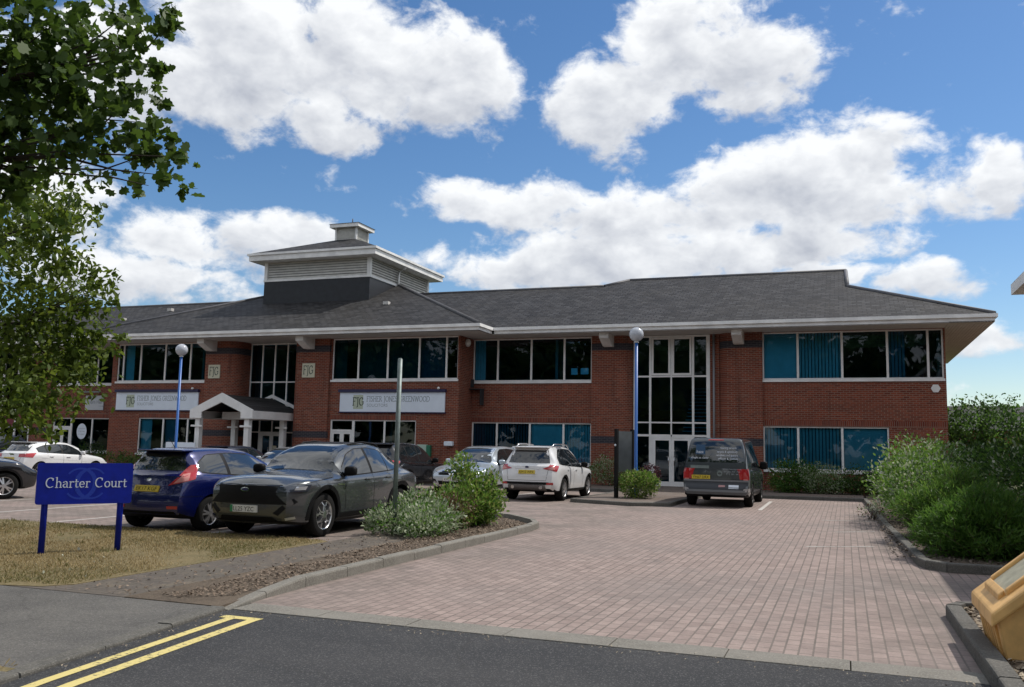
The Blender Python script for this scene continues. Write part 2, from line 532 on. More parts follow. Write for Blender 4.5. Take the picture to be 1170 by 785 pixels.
def glass_mat(name, tint, refl=0.11):
    m = bpy.data.materials.new(name)
    m.use_nodes = True
    q = NT(m.node_tree)
    o = q.n('ShaderNodeOutputMaterial')
    tr = q.n('ShaderNodeBsdfTransparent')
    tr.inputs[0].default_value = c4(tint)
    gl = q.n('ShaderNodeBsdfGlossy')
    gl.inputs['Roughness'].default_value = 0.015
    gl.inputs['Color'].default_value = c4((0.86, 0.93, 1.0))
    g = q.n('ShaderNodeNewGeometry')
    bn = q.n('ShaderNodeBump')
    bn.inputs['Strength'].default_value = 0.035
    bn.inputs['Distance'].default_value = 0.05
    q.l(q.noise(g.outputs['Position'], 0.9, 2.0, 0.5), bn.inputs['Height'])
    q.l(bn.outputs[0], gl.inputs['Normal'])
    fr = q.n('ShaderNodeFresnel')
    fr.inputs[0].default_value = 1.5
    f = q.math('ADD', q.math('MULTIPLY', fr.outputs[0], 1.0), refl, clamp=True)
    mx = q.n('ShaderNodeMixShader')
    q.l(f, mx.inputs[0])
    q.l(tr.outputs[0], mx.inputs[1])
    q.l(gl.outputs[0], mx.inputs[2])
    q.l(mx.outputs[0], o.inputs[0])
    MATS[name] = m
    return m


M_PANE = glass_mat("tinted_glass", (0.22, 0.60, 0.78), 0.0)
M_PANE_D = glass_mat("tinted_glass_dark", (0.10, 0.36, 0.50), 0.0)


def blind_mat(name, c1):
    m = pbr(name, c1, 0.85, var=0.12, vscale=3.0)
    return m


M_BLIND = blind_mat("blind_white", (0.80, 0.84, 0.84))
M_BLIND_G = blind_mat("blind_grey", (0.24, 0.27, 0.32))
M_BLIND_GR = blind_mat("blind_green", (0.10, 0.19, 0.135))


def leaf_mat(name, c1, c2, transl=0.35, rough=0.55):
    m = bpy.data.materials.new(name)
    m.use_nodes = True
    q = NT(m.node_tree)
    o = q.n('ShaderNodeOutputMaterial')
    g = q.n('ShaderNodeNewGeometry')
    col = q.mix(g.outputs['Random Per Island'], c4(c1), c4(c2))
    p = q.n('ShaderNodeBsdfPrincipled')
    p.inputs['Roughness'].default_value = rough
    p.inputs['Specular IOR Level'].default_value = 0.35
    q.l(col, p.inputs['Base Color'])
    tl = q.n('ShaderNodeBsdfTranslucent')
    hs = q.n('ShaderNodeHueSaturation')
    hs.inputs['Value'].default_value = 1.5
    hs.inputs['Hue'].default_value = 0.485
    q.l(col, hs.inputs['Color'])
    q.l(hs.outputs[0], tl.inputs['Color'])
    mx = q.n('ShaderNodeMixShader')
    mx.inputs[0].default_value = transl
    q.l(p.outputs[0], mx.inputs[1])
    q.l(tl.outputs[0], mx.inputs[2])
    q.l(mx.outputs[0], o.inputs[0])
    MATS[name] = m
    return m


# ------------------------------------------------------------------ object helpers
def link_mesh(name, me, mats, parent=None, loc=None):
    o = bpy.data.objects.new(name, me)
    COL.objects.link(o)
    if not isinstance(mats, (list, tuple)):
        mats = [mats]
    for mm in mats:
        me.materials.append(mm)
    if parent:
        o.parent = parent
    if loc is not None:
        o.location = loc
    return o


def tag(o, label=None, cat=None, group=None, kind=None):
    if label:
        o['label'] = label
    if cat:
        o['category'] = cat
    if group:
        o['group'] = group
    if kind:
        o['kind'] = kind
    return o


def empty(name, loc=(0, 0, 0), rz=0.0, label=None, cat=None, group=None):
    o = bpy.data.objects.new(name, None)
    o.empty_display_size = 0.3
    COL.objects.link(o)
    o.location = loc
    o.rotation_euler = (0, 0, rz)
    return tag(o, label, cat, group)


class MB:
    """collects boxes, prisms, tubes, then builds ONE mesh object"""
    def __init__(self):
        self.v = []
        self.f = []
        self.mi = []
        self.sm = []

    def add(self, vs, fs, mi=0, smooth=False):
        b = len(self.v)
        self.v += [tuple(x) for x in vs]
        self.f += [tuple(b + i for i in f) for f in fs]
        self.mi += [mi] * len(fs)
        self.sm += [smooth] * len(fs)
        return self

    def box(self, x0, x1, y0, y1, z0, z1, mi=0):
        if x0 > x1: x0, x1 = x1, x0
        if y0 > y1: y0, y1 = y1, y0
        if z0 > z1: z0, z1 = z1, z0
        vs = [(x0, y0, z0), (x1, y0, z0), (x1, y1, z0), (x0, y1, z0), (x0, y0, z1), (x1, y0, z1), (x1, y1, z1), (x0, y1, z1)]
        fs = [(0, 3, 2, 1), (4, 5, 6, 7), (0, 1, 5, 4), (1, 2, 6, 5), (2, 3, 7, 6), (3, 0, 4, 7)]
        return self.add(vs, fs, mi)

    def prism(self, pts, z0, z1, mi=0, top_off=None):
        n = len(pts)
        a = sum(pts[i][0] * pts[(i + 1) % n][1] - pts[(i + 1) % n][0] * pts[i][1] for i in range(n))
        if a < 0:
            pts = pts[::-1]
        vs = [(p[0], p[1], z0) for p in pts] + [(p[0], p[1], z1) for p in pts]
        fs = [tuple(range(n))[::-1], tuple(range(n, 2 * n))] + [(i, (i + 1) % n, n + (i + 1) % n, n + i) for i in range(n)]
        return self.add(vs, fs, mi)

    def extr(self, pts3, d, mi=0):
        """planar 3d polygon extruded by vector d"""
        n = len(pts3)
        d = Vector(d)
        vs = [tuple(p) for p in pts3] + [tuple(Vector(p) + d) for p in pts3]
        fs = [tuple(range(n)), tuple(range(n, 2 * n))[::-1]] + [(i, n + i, n + (i + 1) % n, (i + 1) % n) for i in range(n)]
        return self.add(vs, fs, mi)

    def tube(self, pts, radii, n=8, mi=0, caps=True):
        pts = [Vector(p) for p in pts]
        if not isinstance(radii, (list, tuple)):
            radii = [radii] * len(pts)
        rings = []
        for i, p in enumerate(pts):
            t = (pts[min(i + 1, len(pts) - 1)] - pts[max(i - 1, 0)]).normalized()
            a = Vector((0, 0, 1)) if abs(t.z) < 0.9 else Vector((1, 0, 0))
            u = t.cross(a).normalized()
            w = t.cross(u).normalized()
            rings.append([p + (u * math.cos(2 * math.pi * j / n) + w * math.sin(2 * math.pi * j / n)) * radii[i] for j in range(n)])
        vs = [x for r_ in rings for x in r_]
        fs = []
        for i in range(len(pts) - 1):
            for j in range(n):
                fs.append((i * n + j, i * n + (j + 1) % n, (i + 1) * n + (j + 1) % n, (i + 1) * n + j))
        self.add(vs, fs, mi, True)
        if caps:
            b = len(self.v) - len(vs)
            self.f += [tuple(b + j for j in range(n))[::-1], tuple(b + (len(pts) - 1) * n + j for j in range(n))]
            self.mi += [mi, mi]
            self.sm += [False, False]
        return self

    def sphere(self, c, r, n=16, m=10, mi=0, sz=1.0):
        vs = []
        for i in range(m + 1):
            th = math.pi * i / m
            for j in range(n):
                ph = 2 * math.pi * j / n
                vs.append((c[0] + r * math.sin(th) * math.cos(ph), c[1] + r * math.sin(th) * math.sin(ph), c[2] + sz * r * math.cos(th)))
        fs = []
        for i in range(m):
            for j in range(n):
                fs.append((i * n + j, (i + 1) * n + j, (i + 1) * n + (j + 1) % n, i * n + (j + 1) % n))
        return self.add(vs, fs, mi, True)

    def mesh(self, name):
        me = bpy.data.meshes.new(name)
        me.from_pydata(self.v, [], self.f)
        me.polygons.foreach_set('material_index', self.mi)
        me.polygons.foreach_set('use_smooth', self.sm)
        me.update()
        return me

    def build(self, name, mats, parent=None, fix=True, bevel=0.0):
        me = self.mesh(name)
        if fix or bevel:
            bm = bmesh.new()
            bm.from_mesh(me)
            bmesh.ops.remove_doubles(bm, verts=bm.verts, dist=1e-5)
            if bevel:
                ed = [e for e in bm.edges if len(e.link_faces) == 2 and e.calc_face_angle(0) > 0.6]
                bmesh.ops.bevel(bm, geom=ed, offset=bevel, segments=2, affect='EDGES', profile=0.5)
            bmesh.ops.recalc_face_normals(bm, faces=bm.faces)
            bm.to_mesh(me)
            bm.free()
        return link_mesh(name, me, mats, parent)


def structure(name, mb, m):
    o = mb.build(name, m)
    o['kind'] = 'structure'
    return o


def sheet(name, polys, z, m, kind='structure', skirt=0.0):
    me = bpy.data.meshes.new(name)
    vs, fs = [], []
    for pts in polys:
        n = len(pts)
        a = sum(pts[i][0] * pts[(i + 1) % n][1] - pts[(i + 1) % n][0] * pts[i][1] for i in range(n))
        if a < 0:
            pts = pts[::-1]
        b = len(vs)
        vs += [(p[0], p[1], z) for p in pts]
        fs.append(tuple(range(b, b + n)))
        if skirt:
            b2 = len(vs)
            vs += [(p[0], p[1], z - skirt) for p in pts]
            fs += [(b + i, b2 + i, b2 + (i + 1) % n, b + (i + 1) % n) for i in range(n)]
    me.from_pydata(vs, [], fs)
    o = link_mesh(name, me, m)
    o['kind'] = kind
    return o


def rect(x0, x1, y0, y1):
    return [(x0, y0), (x1, y0), (x1, y1), (x0, y1)]


def text_mesh(txt, size, depth=0.0):
    """flat mesh of built-in lettering, lower-left at origin, in the XY plane; returns (mesh, width)"""
    cu = bpy.data.curves.new("lettering", 'FONT')
    cu.body = txt
    cu.size = size
    cu.resolution_u = 2
    cu.extrude = depth
    o = bpy.data.objects.new("lettering", cu)
    COL.objects.link(o)
    dg = bpy.context.evaluated_depsgraph_get()
    me = bpy.data.meshes.new_from_object(o.evaluated_get(dg))
    me.materials.clear()
    w = max((v.co.x for v in me.vertices), default=0)
    COL.objects.unlink(o)
    bpy.data.objects.remove(o)
    return me, w


def place_text(name, txt, size, org, ex, ey, m, parent=None, width=None, center=False):
    """lettering as a mesh at world/local org with x axis ex and y axis ey"""
    me, w = text_mesh(txt, size)
    s = (width / w) if width else 1.0
    ex, ey = Vector(ex), Vector(ey)
    org = Vector(org)
    if center:
        org = org - ex * (w * s / 2)
    for v in me.vertices:
        v.co = org + ex * (v.co.x * s) + ey * v.co.y
    return link_mesh(name, me, m, parent)


def arc(cx, cy, rx, ry, a0, a1, n=9):
    return [(cx + rx * math.cos(R(a0 + (a1 - a0) * i / n)), cy + ry * math.sin(R(a0 + (a1 - a0) * i / n))) for i in range(n + 1)]


SER = {  # serif letters as pen strokes: (advance, [strokes])
    'C': (.72, [arc(.36, .35, .31, .35, 52, 308, 14), [(.555, .66), (.555, .52)]]),
    'h': (.53, [[(.10, .74), (.10, 0)], arc(.25, .27, .155, .17, 165, 0, 8) + [(.405, 0)], [(.02, 0), (.18, 0)], [(.33, 0), (.48, 0)], [(.03, .73), (.10, .74)]]),
    'a': (.46, [arc(.19, .31, .14, .13, 160, 0, 7) + [(.33, .05), (.40, .0)], arc(.19, .13, .145, .125, 75, 330, 9)]),
    'r': (.38, [[(.10, .43), (.10, 0)], arc(.24, .27, .14, .16, 165, 45, 5), [(.02, 0), (.20, 0)], [(.03, .42), (.10, .43)]]),
    't': (.34, [[(.13, .58), (.13, .10)] + arc(.22, .10, .09, .10, 180, 320, 5), [(.02, .42), (.29, .42)]]),
    'e': (.46, [arc(.22, .215, .18, .215, 5, 320, 12), [(.05, .23), (.395, .23)]]),
    'o': (.50, [arc(.24, .215, .20, .215, 0, 360, 14)]),
    'u': (.53, [[(.09, .43), (.09, .15)] + arc(.235, .15, .145, .15, 180, 350, 7), [(.40, .43), (.40, .03), (.46, 0)], [(.02, .42), (.09, .43)], [(.33, .42), (.40, .43)]]),
    'F': (.56, [[(.10, .70), (.10, 0)], [(.04, .70), (.50, .70), (.50, .60)], [(.10, .37), (.36, .37)], [(.02, 0), (.20, 0)]]),
    'I': (.30, [[(.14, .70), (.14, 0)], [(.05, 0), (.23, 0)], [(.05, .70), (.23, .70)]]),
    'S': (.50, [arc(.24, .53, .17, .17, 30, 250, 8) + arc(.24, .18, .18, .18, 75, -160, 9)]),
    'H': (.72, [[(.11, .70), (.11, 0)], [(.59, .70), (.59, 0)], [(.11, .37), (.59, .37)], [(.03, 0), (.19, 0)], [(.51, 0), (.67, 0)], [(.03, .70), (.19, .70)], [(.51, .70), (.67, .70)]]),
    'E': (.56, [[(.10, .70), (.10, 0)], [(.03, .70), (.48, .70), (.48, .60)], [(.10, .37), (.36, .37)], [(.03, 0), (.50, 0), (.50, .10)]]),
    'R': (.62, [[(.10, .70), (.10, 0)], [(.03, .70), (.25, .70)] + arc(.25, .53, .19, .17, 90, -90, 8) + [(.10, .36)], [(.26, .36), (.56, 0)], [(.02, 0), (.20, 0)]]),
    'J': (.34, [[(.19, .70), (.19, .0)] + arc(.09, 0, .10, .16, 0, -110, 5), [(.09, .70), (.29, .70)]]),
    'O': (.76, [arc(.38, .35, .32, .35, 0, 360, 18)]),
    'N': (.72, [[(.10, 0), (.10, .70), (.60, 0), (.60, .70)], [(.02, 0), (.18, 0)], [(.52, .70), (.68, .70)]]),
    'G': (.74, [arc(.37, .35, .32, .35, 50, 330, 14), [(.64, .12), (.64, .32)], [(.50, .32), (.70, .32)], [(.575, .66), (.575, .53)]]),
    'W': (.92, [[(.06, .70), (.26, 0), (.45, .68), (.65, 0), (.85, .70)], [(0, .70), (.14, .70)], [(.78, .70), (.92, .70)]]),
    'D': (.72, [[(.10, .70), (.10, 0)], [(.03, .70), (.28, .70)] + arc(.28, .35, .35, .35, 90, -90, 12) + [(.03, 0)]]),
    'L': (.54, [[(.10, .70), (.10, 0)], [(.03, 0), (.48, 0), (.48, .12)], [(.02, .70), (.20, .70)]]),
    'T': (.60, [[(.29, .70), (.29, 0)], [(.04, .60), (.04, .70), (.54, .70), (.54, .60)], [(.20, 0), (.38, 0)]]),
    ' ': (.30, []),
}


def hull2(pts):
    pts = sorted(set((round(a, 6), round(b, 6)) for a, b in pts))
    def half(ps):
        h = []
        for p in ps:
            while len(h) > 1 and (h[-1][0] - h[-2][0]) * (p[1] - h[-2][1]) - (h[-1][1] - h[-2][1]) * (p[0] - h[-2][0]) <= 0:
                h.pop()
            h.append(p)
        return h
    return half(pts)[:-1] + half(pts[::-1])[:-1]


def serif_text(name, txt, org, ex, ey, nrm, size, m, parent=None, width=None, nib=(0.095, 0.036), ang=12, lift=0.0003, gap=0.03):
    """pen-drawn serif lettering; cap height 0.7*size; each stroke a hair above the previous one"""
    adv = sum(SER[ch][0] + gap for ch in txt)
    sx = (width / adv) if width else size
    ex, ey, nrm, org = Vector(ex), Vector(ey), Vector(nrm), Vector(org)
    ca, sa = math.cos(R(ang)), math.sin(R(ang))
    hw, hh = nib[0] / 2, nib[1] / 2
    pen = [(ca * a - sa * b, sa * a + ca * b) for a, b in ((hw, hh), (-hw, hh), (-hw, -hh), (hw, -hh))]
    mb = MB()
    x0 = 0.0
    i = 0
    for ch in txt:
        a, strokes = SER[ch]
        for s in strokes:
            for p, q_ in zip(s[:-1], s[1:]):
                h = hull2([(p[0] + d[0], p[1] + d[1]) for d in pen] + [(q_[0] + d[0], q_[1] + d[1]) for d in pen])
                i += 1
                vs = [org + ex * ((x0 + u) * sx) + ey * (v * size) + nrm * (0.0008 + lift * (i % 9)) for u, v in h]
                mb.add(vs, [tuple(range(len(vs)))])
        x0 += a + gap
    return mb.build(name, m, parent, fix=False)

# ================================================================== GROUND
# world frame: X along the office front, +Y into the building, z up; front wall of the side wings at Y = 0
sheet("ground", [rect(-2500, 2500, -1500, 3500)], -0.06, M_FIELD)
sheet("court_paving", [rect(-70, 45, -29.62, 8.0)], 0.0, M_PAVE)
sheet("road", [[(1.16, -29.96), (7.72, -29.96), (7.72, -34.5), (12.0, -39.0), (60, -39.0), (60, -60), (-60, -60), (-60, -36.5), (2.2, -36.5), (1.45, -32.6)]], 0.0, M_ROAD)
sheet("footway", [[(-60, -30.02), (1.08, -30.02), (1.46, -32.5), (1.45, -32.55), (-60, -32.55)]], 0.03, M_FOOT, skirt=0.08)
sheet("verge", [[(-60, -32.55), (1.45, -32.55), (2.15, -36.4), (-60, -36.4)]], 0.035, M_GRASS, skirt=0.08)
sheet("lawn", [[(-60, -30.03), (-1.75, -30.06), (-1.25, -29.93), (-1.04, -29.66), (-1.04, -24.6), (-1.3, -24.45), (-60, -24.4)]], 0.036, M_GRASS, skirt=0.1)
sheet("brick_path", [[(-2.0, -30.04), (0.0, -30.04), (-0.02, -27.6), (-0.06, -20.4), (-1.04, -20.4), (-1.04, -24.6), (-1.2, -29.0), (-2.0, -29.8)]], 0.030, M_OLDPATH, skirt=0.09)
sheet("island_bed", [[(0.0, -30.045), (1.16, -30.045), (1.08, -29.5), (0.98, -28.6), (0.98, -20.7), (0.9, -20.1), (0.55, -19.45), (-0.4, -18.4), (-0.8, -18.4), (-1.04, -18.9), (-1.04, -20.4), (-0.06, -20.4), (-0.02, -27.6)]], 0.038, M_SOIL, skirt=0.12)
sheet("shrub_bed", [[(7.42, -4.4), (7.62, -15.7), (7.86, -22.8), (8.02, -23.24), (30, -23.28), (30, 6.0), (10.2, 6.0), (10.2, -0.2), (7.42, -0.2)]], 0.09, M_SOIL, skirt=0.14)
sheet("grit_bed", [[(7.84, -27.15), (8.1, -26.93), (20, -26.9), (20, -34.4), (7.86, -34.4), (7.83, -30.3)]], 0.07, M_SOIL, skirt=0.12)
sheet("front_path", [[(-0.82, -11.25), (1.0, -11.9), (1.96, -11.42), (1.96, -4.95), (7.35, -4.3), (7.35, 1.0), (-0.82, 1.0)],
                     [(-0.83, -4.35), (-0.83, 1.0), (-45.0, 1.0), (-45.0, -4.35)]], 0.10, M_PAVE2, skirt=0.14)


def kerb(name, path, w=0.125, side=1, m=None, stone=0.92, joint=0.010, top=None):
    """row of kerb stones; path gives the outer foot line as (x, y, height); body lies to the given side"""
    pts = [Vector((p[0], p[1], p[2])) for p in path]
    fine = [pts[0]]
    acc = 0.0
    mb = MB()
    cuts = [0.0]
    seg = [(pts[i + 1].xy - pts[i].xy).length for i in range(len(pts) - 1)]
    total = sum(seg)

    def at(s):
        for i, L in enumerate(seg):
            if s <= L or i == len(seg) - 1:
                return pts[i].lerp(pts[i + 1], min(max(s / L, 0), 1))
            s -= L
    s = 0.0
    brk = [0.0]
    a_ = 0.0
    for L in seg:
        nst = max(1, round(L / stone))
        brk += [a_ + L * (i + 1) / nst for i in range(nst)]
        a_ += L
    rr = random.Random(len(path) * 31 + int(total * 10))
    # inner line by mitred normals
    def nrm(s):
        a, b = at(max(s - 0.06, 0)), at(min(s + 0.06, total))
        d = (b.xy - a.xy).normalized()
        return Vector((-d.y, d.x)) * side
    for s0, s1 in zip(brk[:-1], brk[1:]):
        j = joint / 2
        a, b = at(s0 + j), at(s1 - j)
        dz = rr.uniform(-0.006, 0.006)
        na, nb = nrm(s0), nrm(s1)
        ring = []
        for p, n_ in ((a, na), (b, nb)):
            h = max(p.z + dz, 0.004)
            ch = min(0.022, h * 0.5)
            o2 = [(0.0, -0.09), (0.0, h - ch), (ch * 0.35, h - ch * 0.25), (ch, h), (w, h + 0.001), (w, -0.09)]
            ring.append([(p.x + n_.x * u, p.y + n_.y * u, z) for u, z in o2])
        k_ = 6
        vs = ring[0] + ring[1]
        fs = [tuple(range(k_)), tuple(range(k_, 2 * k_))[::-1]] + [(i, k_ + i, k_ + (i + 1) % k_, (i + 1) % k_) for i in range(k_)]
        mb.add(vs, fs)
    o = mb.build(name, m or M_KERB)
    o['kind'] = 'structure'
    return o


kerb("island_kerb", [(1.24, -30.03, 0.012), (1.15, -29.3, 0.07), (1.10, -28.5, 0.12), (1.10, -24.0, 0.125), (1.10, -20.75, 0.125), (1.02, -20.1, 0.125), (0.75, -19.5, 0.125),
                     (0.35, -19.0, 0.125), (-0.05, -18.55, 0.125), (-0.45, -18.3, 0.125), (-0.85, -18.3, 0.12), (-1.12, -18.7, 0.10)], side=1)
kerb("threshold_kerb", [(1.24, -29.97, 0.008), (7.70, -29.97, 0.008)], w=0.34, side=1, m=M_KERB)
kerb("footway_kerb", [(1.58, -32.62, 0.034), (1.22, -30.04, 0.034)], w=0.14, side=1, m=M_KERB_D)
kerb("verge_kerb", [(2.28, -36.4, 0.06), (1.58, -32.63, 0.036)], w=0.14, side=1, m=M_KERB_D)
kerb("shrub_bed_kerb", [(14.5, -23.38, 0.125), (8.05, -23.38, 0.125), (7.80, -23.1, 0.125), (7.72, -22.7, 0.125), (7.5, -15.7, 0.12), (7.3, -4.45, 0.12), (6.9, -4.33, 0.115)], side=-1, m=M_KERB_D)
kerb("path_kerb", [(7.0, -4.38, 0.112), (2.1, -5.0, 0.112), (2.08, -11.45, 0.112), (1.02, -12.03, 0.112), (-0.95, -11.33, 0.112), (-0.95, -4.45, 0.112), (-45, -4.45, 0.112)], side=-1, m=M_KERB_D)
kerb("grit_bed_kerb", [(14.5, -26.78, 0.125), (8.05, -26.80, 0.125), (7.78, -26.92, 0.125), (7.68, -27.15, 0.13), (7.70, -30.3, 0.13), (7.72, -34.5, 0.13)], w=0.14, side=1, m=M_KERB_D)


def strip_line(name, pts, w, m, z=0.004):
    mb = MB()
    for (a, b) in zip(pts[:-1], pts[1:]):
        d = Vector((b[0] - a[0], b[1] - a[1])).normalized()
        n_ = Vector((-d.y, d.x)) * w / 2
        mb.add([(a[0] + n_.x, a[1] + n_.y, z), (a[0] - n_.x, a[1] - n_.y, z), (b[0] - n_.x, b[1] - n_.y, z), (b[0] + n_.x, b[1] + n_.y, z)], [(0, 1, 2, 3)])
    o = mb.build(name, m, fix=False)
    o['kind'] = 'structure'
    return o


# double yellow lines with their closing bar
yl = MB()
def quad(a, b, c, d, z=0.0045):
    yl.add([(p[0], p[1], z) for p in (a, b, c, d)], [(0, 1, 2, 3)])
quad((1.46, -30.34), (1.55, -30.34), (1.83, -32.6), (1.74, -32.6))
quad((1.69, -30.34), (1.79, -30.34), (2.06, -32.6), (1.96, -32.6))
quad((1.74, -32.6), (1.83, -32.6), (2.50, -36.4), (2.41, -36.4))
quad((1.96, -32.6), (2.06, -32.6), (2.74, -36.4), (2.64, -36.4))
quad((1.38, -30.23), (1.79, -30.23), (1.79, -30.34), (1.38, -30.34))
o = yl.build("yellow_lines", M_YELLOW)
o['kind'] = 'structure'
wl = MB()
def wline(x0, y0, x1, y1, w=0.09, mb=wl):
    d = Vector((x1 - x0, y1 - y0)).normalized()
    n_ = Vector((-d.y, d.x)) * w / 2
    mb.add([(x0 + n_.x, y0 + n_.y, 0.004), (x0 - n_.x, y0 - n_.y, 0.004), (x1 - n_.x, y1 - n_.y, 0.004), (x1 + n_.x, y1 + n_.y, 0.004)], [(0, 3, 2, 1)])
for x in (-3.62, -7.35, -10.05, -12.9, -15.7, -18.5):
    wline(x, -24.35, x - 0.15, -19.5)
for x in (-3.55, -6.25, -8.75, -11.2, -13.75, -16.3, -19, -21.6, -24.6):
    wline(x, -11.6, x, -6.6)
wline(4.52, -11.35, 4.46, -6.6, 0.11)
o = wl.build("bay_lines", M_WLINE)
o['kind'] = 'structure'
ww = MB()
for (x0, y0, x1, y1) in ((6.1, -20.85, 7.2, -20.2), (6.55, -17.5, 7.3, -16.9), (6.2, -14.2, 7.3, -13.9)):
    wline(x0, y0, x1, y1, 0.10, ww)
o = ww.build("worn_bay_lines", M_WLINE_W)
o['kind'] = 'structure'

# ================================================================== OFFICE BUILDING
B = empty("office_building", (0, 0, 0), 0, "long two-storey red brick office with dark slate roof, white eaves and a louvred roof tower", "office building")


def wall_cells(mb, x0, x1, z0, z1, yf, yb, holes, axis='x'):
    xs = sorted({x0, x1} | {max(x0, min(x1, h[i])) for h in holes for i in (0, 1)})
    zs = sorted({z0, z1} | {max(z0, min(z1, h[i])) for h in holes for i in (2, 3)})
    for a, b in zip(xs[:-1], xs[1:]):
        run = None
        for c, d in zip(zs[:-1], zs[1:]):
            mx, mz = (a + b) / 2, (c + d) / 2
            solid = not any(h[0] < mx < h[1] and h[2] < mz < h[3] for h in holes)
            if solid:
                run = (run[0], d) if run else (c, d)
            if (not solid or d == zs[-1]) and run:
                if axis == 'x':
                    mb.box(a, b, yf, yb, run[0], run[1])
                else:
                    mb.box(yf, yb, a, b, run[0], run[1])
                run = None


def front_wall(x0, x1, v, holes, z1=6.43):
    mb = MB()
    wall_cells(mb, x0, x1, 0.0, z1, -v, -v + 0.28, holes)
    return mb.build("brick_wall", M_BRICK, B, fix=False)


UZ0, UZ1, GZ0, GZ1 = 4.50, 6.41, 0.92, 2.68


def window(xs, z0, z1, v, transoms=(), blinds=None, sill=True, pane=None, fw=0.055, mw=0.085, inset=0.05, extra=None, name="window", low=None):
    """glazed window in a front wall: frame, panes, sill and blinds"""
    y = -v + inset
    mb = MB()
    d = 0.075
    for i, x in enumerate(xs):
        wd = fw if i in (0, len(xs) - 1) else mw
        xa = x if i == 0 else (x - wd if i == len(xs) - 1 else x - wd / 2)
        mb.box(xa, xa + wd, y, y + d, z0 + fw + 0.001, z1 - fw - 0.001)
    mb.box(xs[0], xs[-1], y, y + d, z0, z0 + fw)
    mb.box(xs[0], xs[-1], y, y + d, z1 - fw, z1)
    for t in transoms:
        mb.box(xs[0] + fw, xs[-1] - fw, y + 0.003, y + d - 0.003, t - 0.035, t + 0.035)
    for e in (extra or []):   # opening casements: a second frame inside a light
        a, b, c, e_ = e
        for bx in ((a, b, c, c + 0.05), (a, b, e_ - 0.05, e_), (a, a + 0.05, c + 0.0505, e_ - 0.0505), (b - 0.05, b, c + 0.0505, e_ - 0.0505)):
            mb.box(bx[0], bx[1], y - 0.018, y + 0.03, bx[2], bx[3])
    f = mb.build(name, M_WHITE, B, fix=False)
    pm = MB()
    for a, b in zip(xs[:-1], xs[1:]):
        zz = [z0] + list(transoms) + [z1]
        for c, e in zip(zz[:-1], zz[1:]):
            t = RNG.uniform(-0.004, 0.004, 2)
            pm.add([(a, y + 0.04 + t[0], c), (b, y + 0.04 - t[0], c), (b, y + 0.04 + t[1], e), (a, y + 0.04 - t[1], e)], [(0, 1, 2, 3)])
    pm.build("pane", pane or M_PANE, f, fix=False)
    if sill:
        s = MB().box(xs[0] - 0.03, xs[-1] + 0.03, -v - 0.07, -v + inset + 0.09, z0 - 0.10, z0 - 0.002)
        s.build("sill", M_WHITE, f, fix=False)
    bl = {}
    for i, (kind, bm_) in (blinds or {}).items():
        bl.setdefault(bm_.name, (bm_, []))[1].append((i, kind))
    for bm_, lst in bl.values():
        q = MB()
        for i, kind in lst:
            a, b = xs[i] + 0.02, xs[i + 1] - 0.02
            yb = y + 0.20
            if kind == 'flat':
                q.box(a, b, yb, yb + 0.006, z0 + 0.03, z1 - 0.03)
            else:
                st_ = 0.128
                amt = {'v': 0.58, 'open': 1.15, 'half': 0.5}[kind]
                xe = b if kind != 'half' else a + (b - a) * 0.45
                x = a + 0.05
                while x < xe:
                    an = amt + rnd.uniform(-0.08, 0.08)
                    hx, hy = 0.056 * math.cos(an), 0.056 * math.sin(an)
                    q.add([(x - hx, yb - hy, z0 + 0.06), (x + hx, yb + hy, z0 + 0.06), (x + hx, yb + hy, z1 - 0.03), (x - hx, yb - hy, z1 - 0.03)], [(0, 1, 2, 3)])
                    x += st_
        q.build("blind", bm_, f, fix=False)
    return f


def soldier(x0, x1, v, z, h=0.225):
    MB().box(x0, x1, -v - 0.004, -v + 0.02, z, z + h).build("soldier_course", M_SOLDIER, B, fix=False)


def side_wall(x, y0, y1, holes=(), outward=1, z1=6.43):
    mb = MB()
    a, b = (x - 0.28, x) if outward > 0 else (x, x + 0.28)
    wall_cells(mb, y0, y1, 0.0, z1, a, b, list(holes), axis='y')
    return mb.build("brick_wall", M_BRICK, B, fix=False)


# right wing
front_wall(3.70, 10.40, 0.0, [(3.70, 10.34, UZ0, UZ1), (3.70, 8.36, GZ0, 2.64)])
side_wall(10.40, 0.282, 12.9)
w_ = window([3.70, 5.06, 6.72, 8.37, 9.80, 10.33], UZ0, UZ1, 0.0, blinds={0: ('flat', M_BLIND), 1: ('v', M_BLIND), 3: ('half', M_BLIND_G)})
window([3.70, 5.03, 6.67, 8.35], GZ0, 2.64, 0.0, blinds={0: ('v', M_BLIND), 1: ('v', M_BLIND), 2: ('flat', M_BLIND)})
soldier(3.72, 10.397, 0.0, 2.645)
# middle wing
front_wall(-9.0, -3.40, 0.0, [(-8.98, -3.42, UZ0, UZ1), (-8.98, -3.42, GZ0, GZ1)])
window([-8.98, -7.80, -6.21, -4.68, -3.42], UZ0, UZ1, 0.0, blinds={0: ('half', M_BLIND)})
window([-8.98, -7.78, -6.23, -4.68, -3.42], GZ0, GZ1, 0.0, blinds={0: ('open', M_BLIND_G), 1: ('open', M_BLIND_G), 2: ('flat', M_BLIND), 3: ('v', M_BLIND)})
soldier(-8.98, -3.42, 0.0, 2.685)
# two sheets of paper stuck inside the fourth upper pane
MB().box(-4.38, -4.10, 0.12, 0.124, 4.78, 5.06).box(-3.95, -3.60, 0.12, 0.124, 4.79, 5.06).build("window_notice", M_SIGNW, B, fix=False)
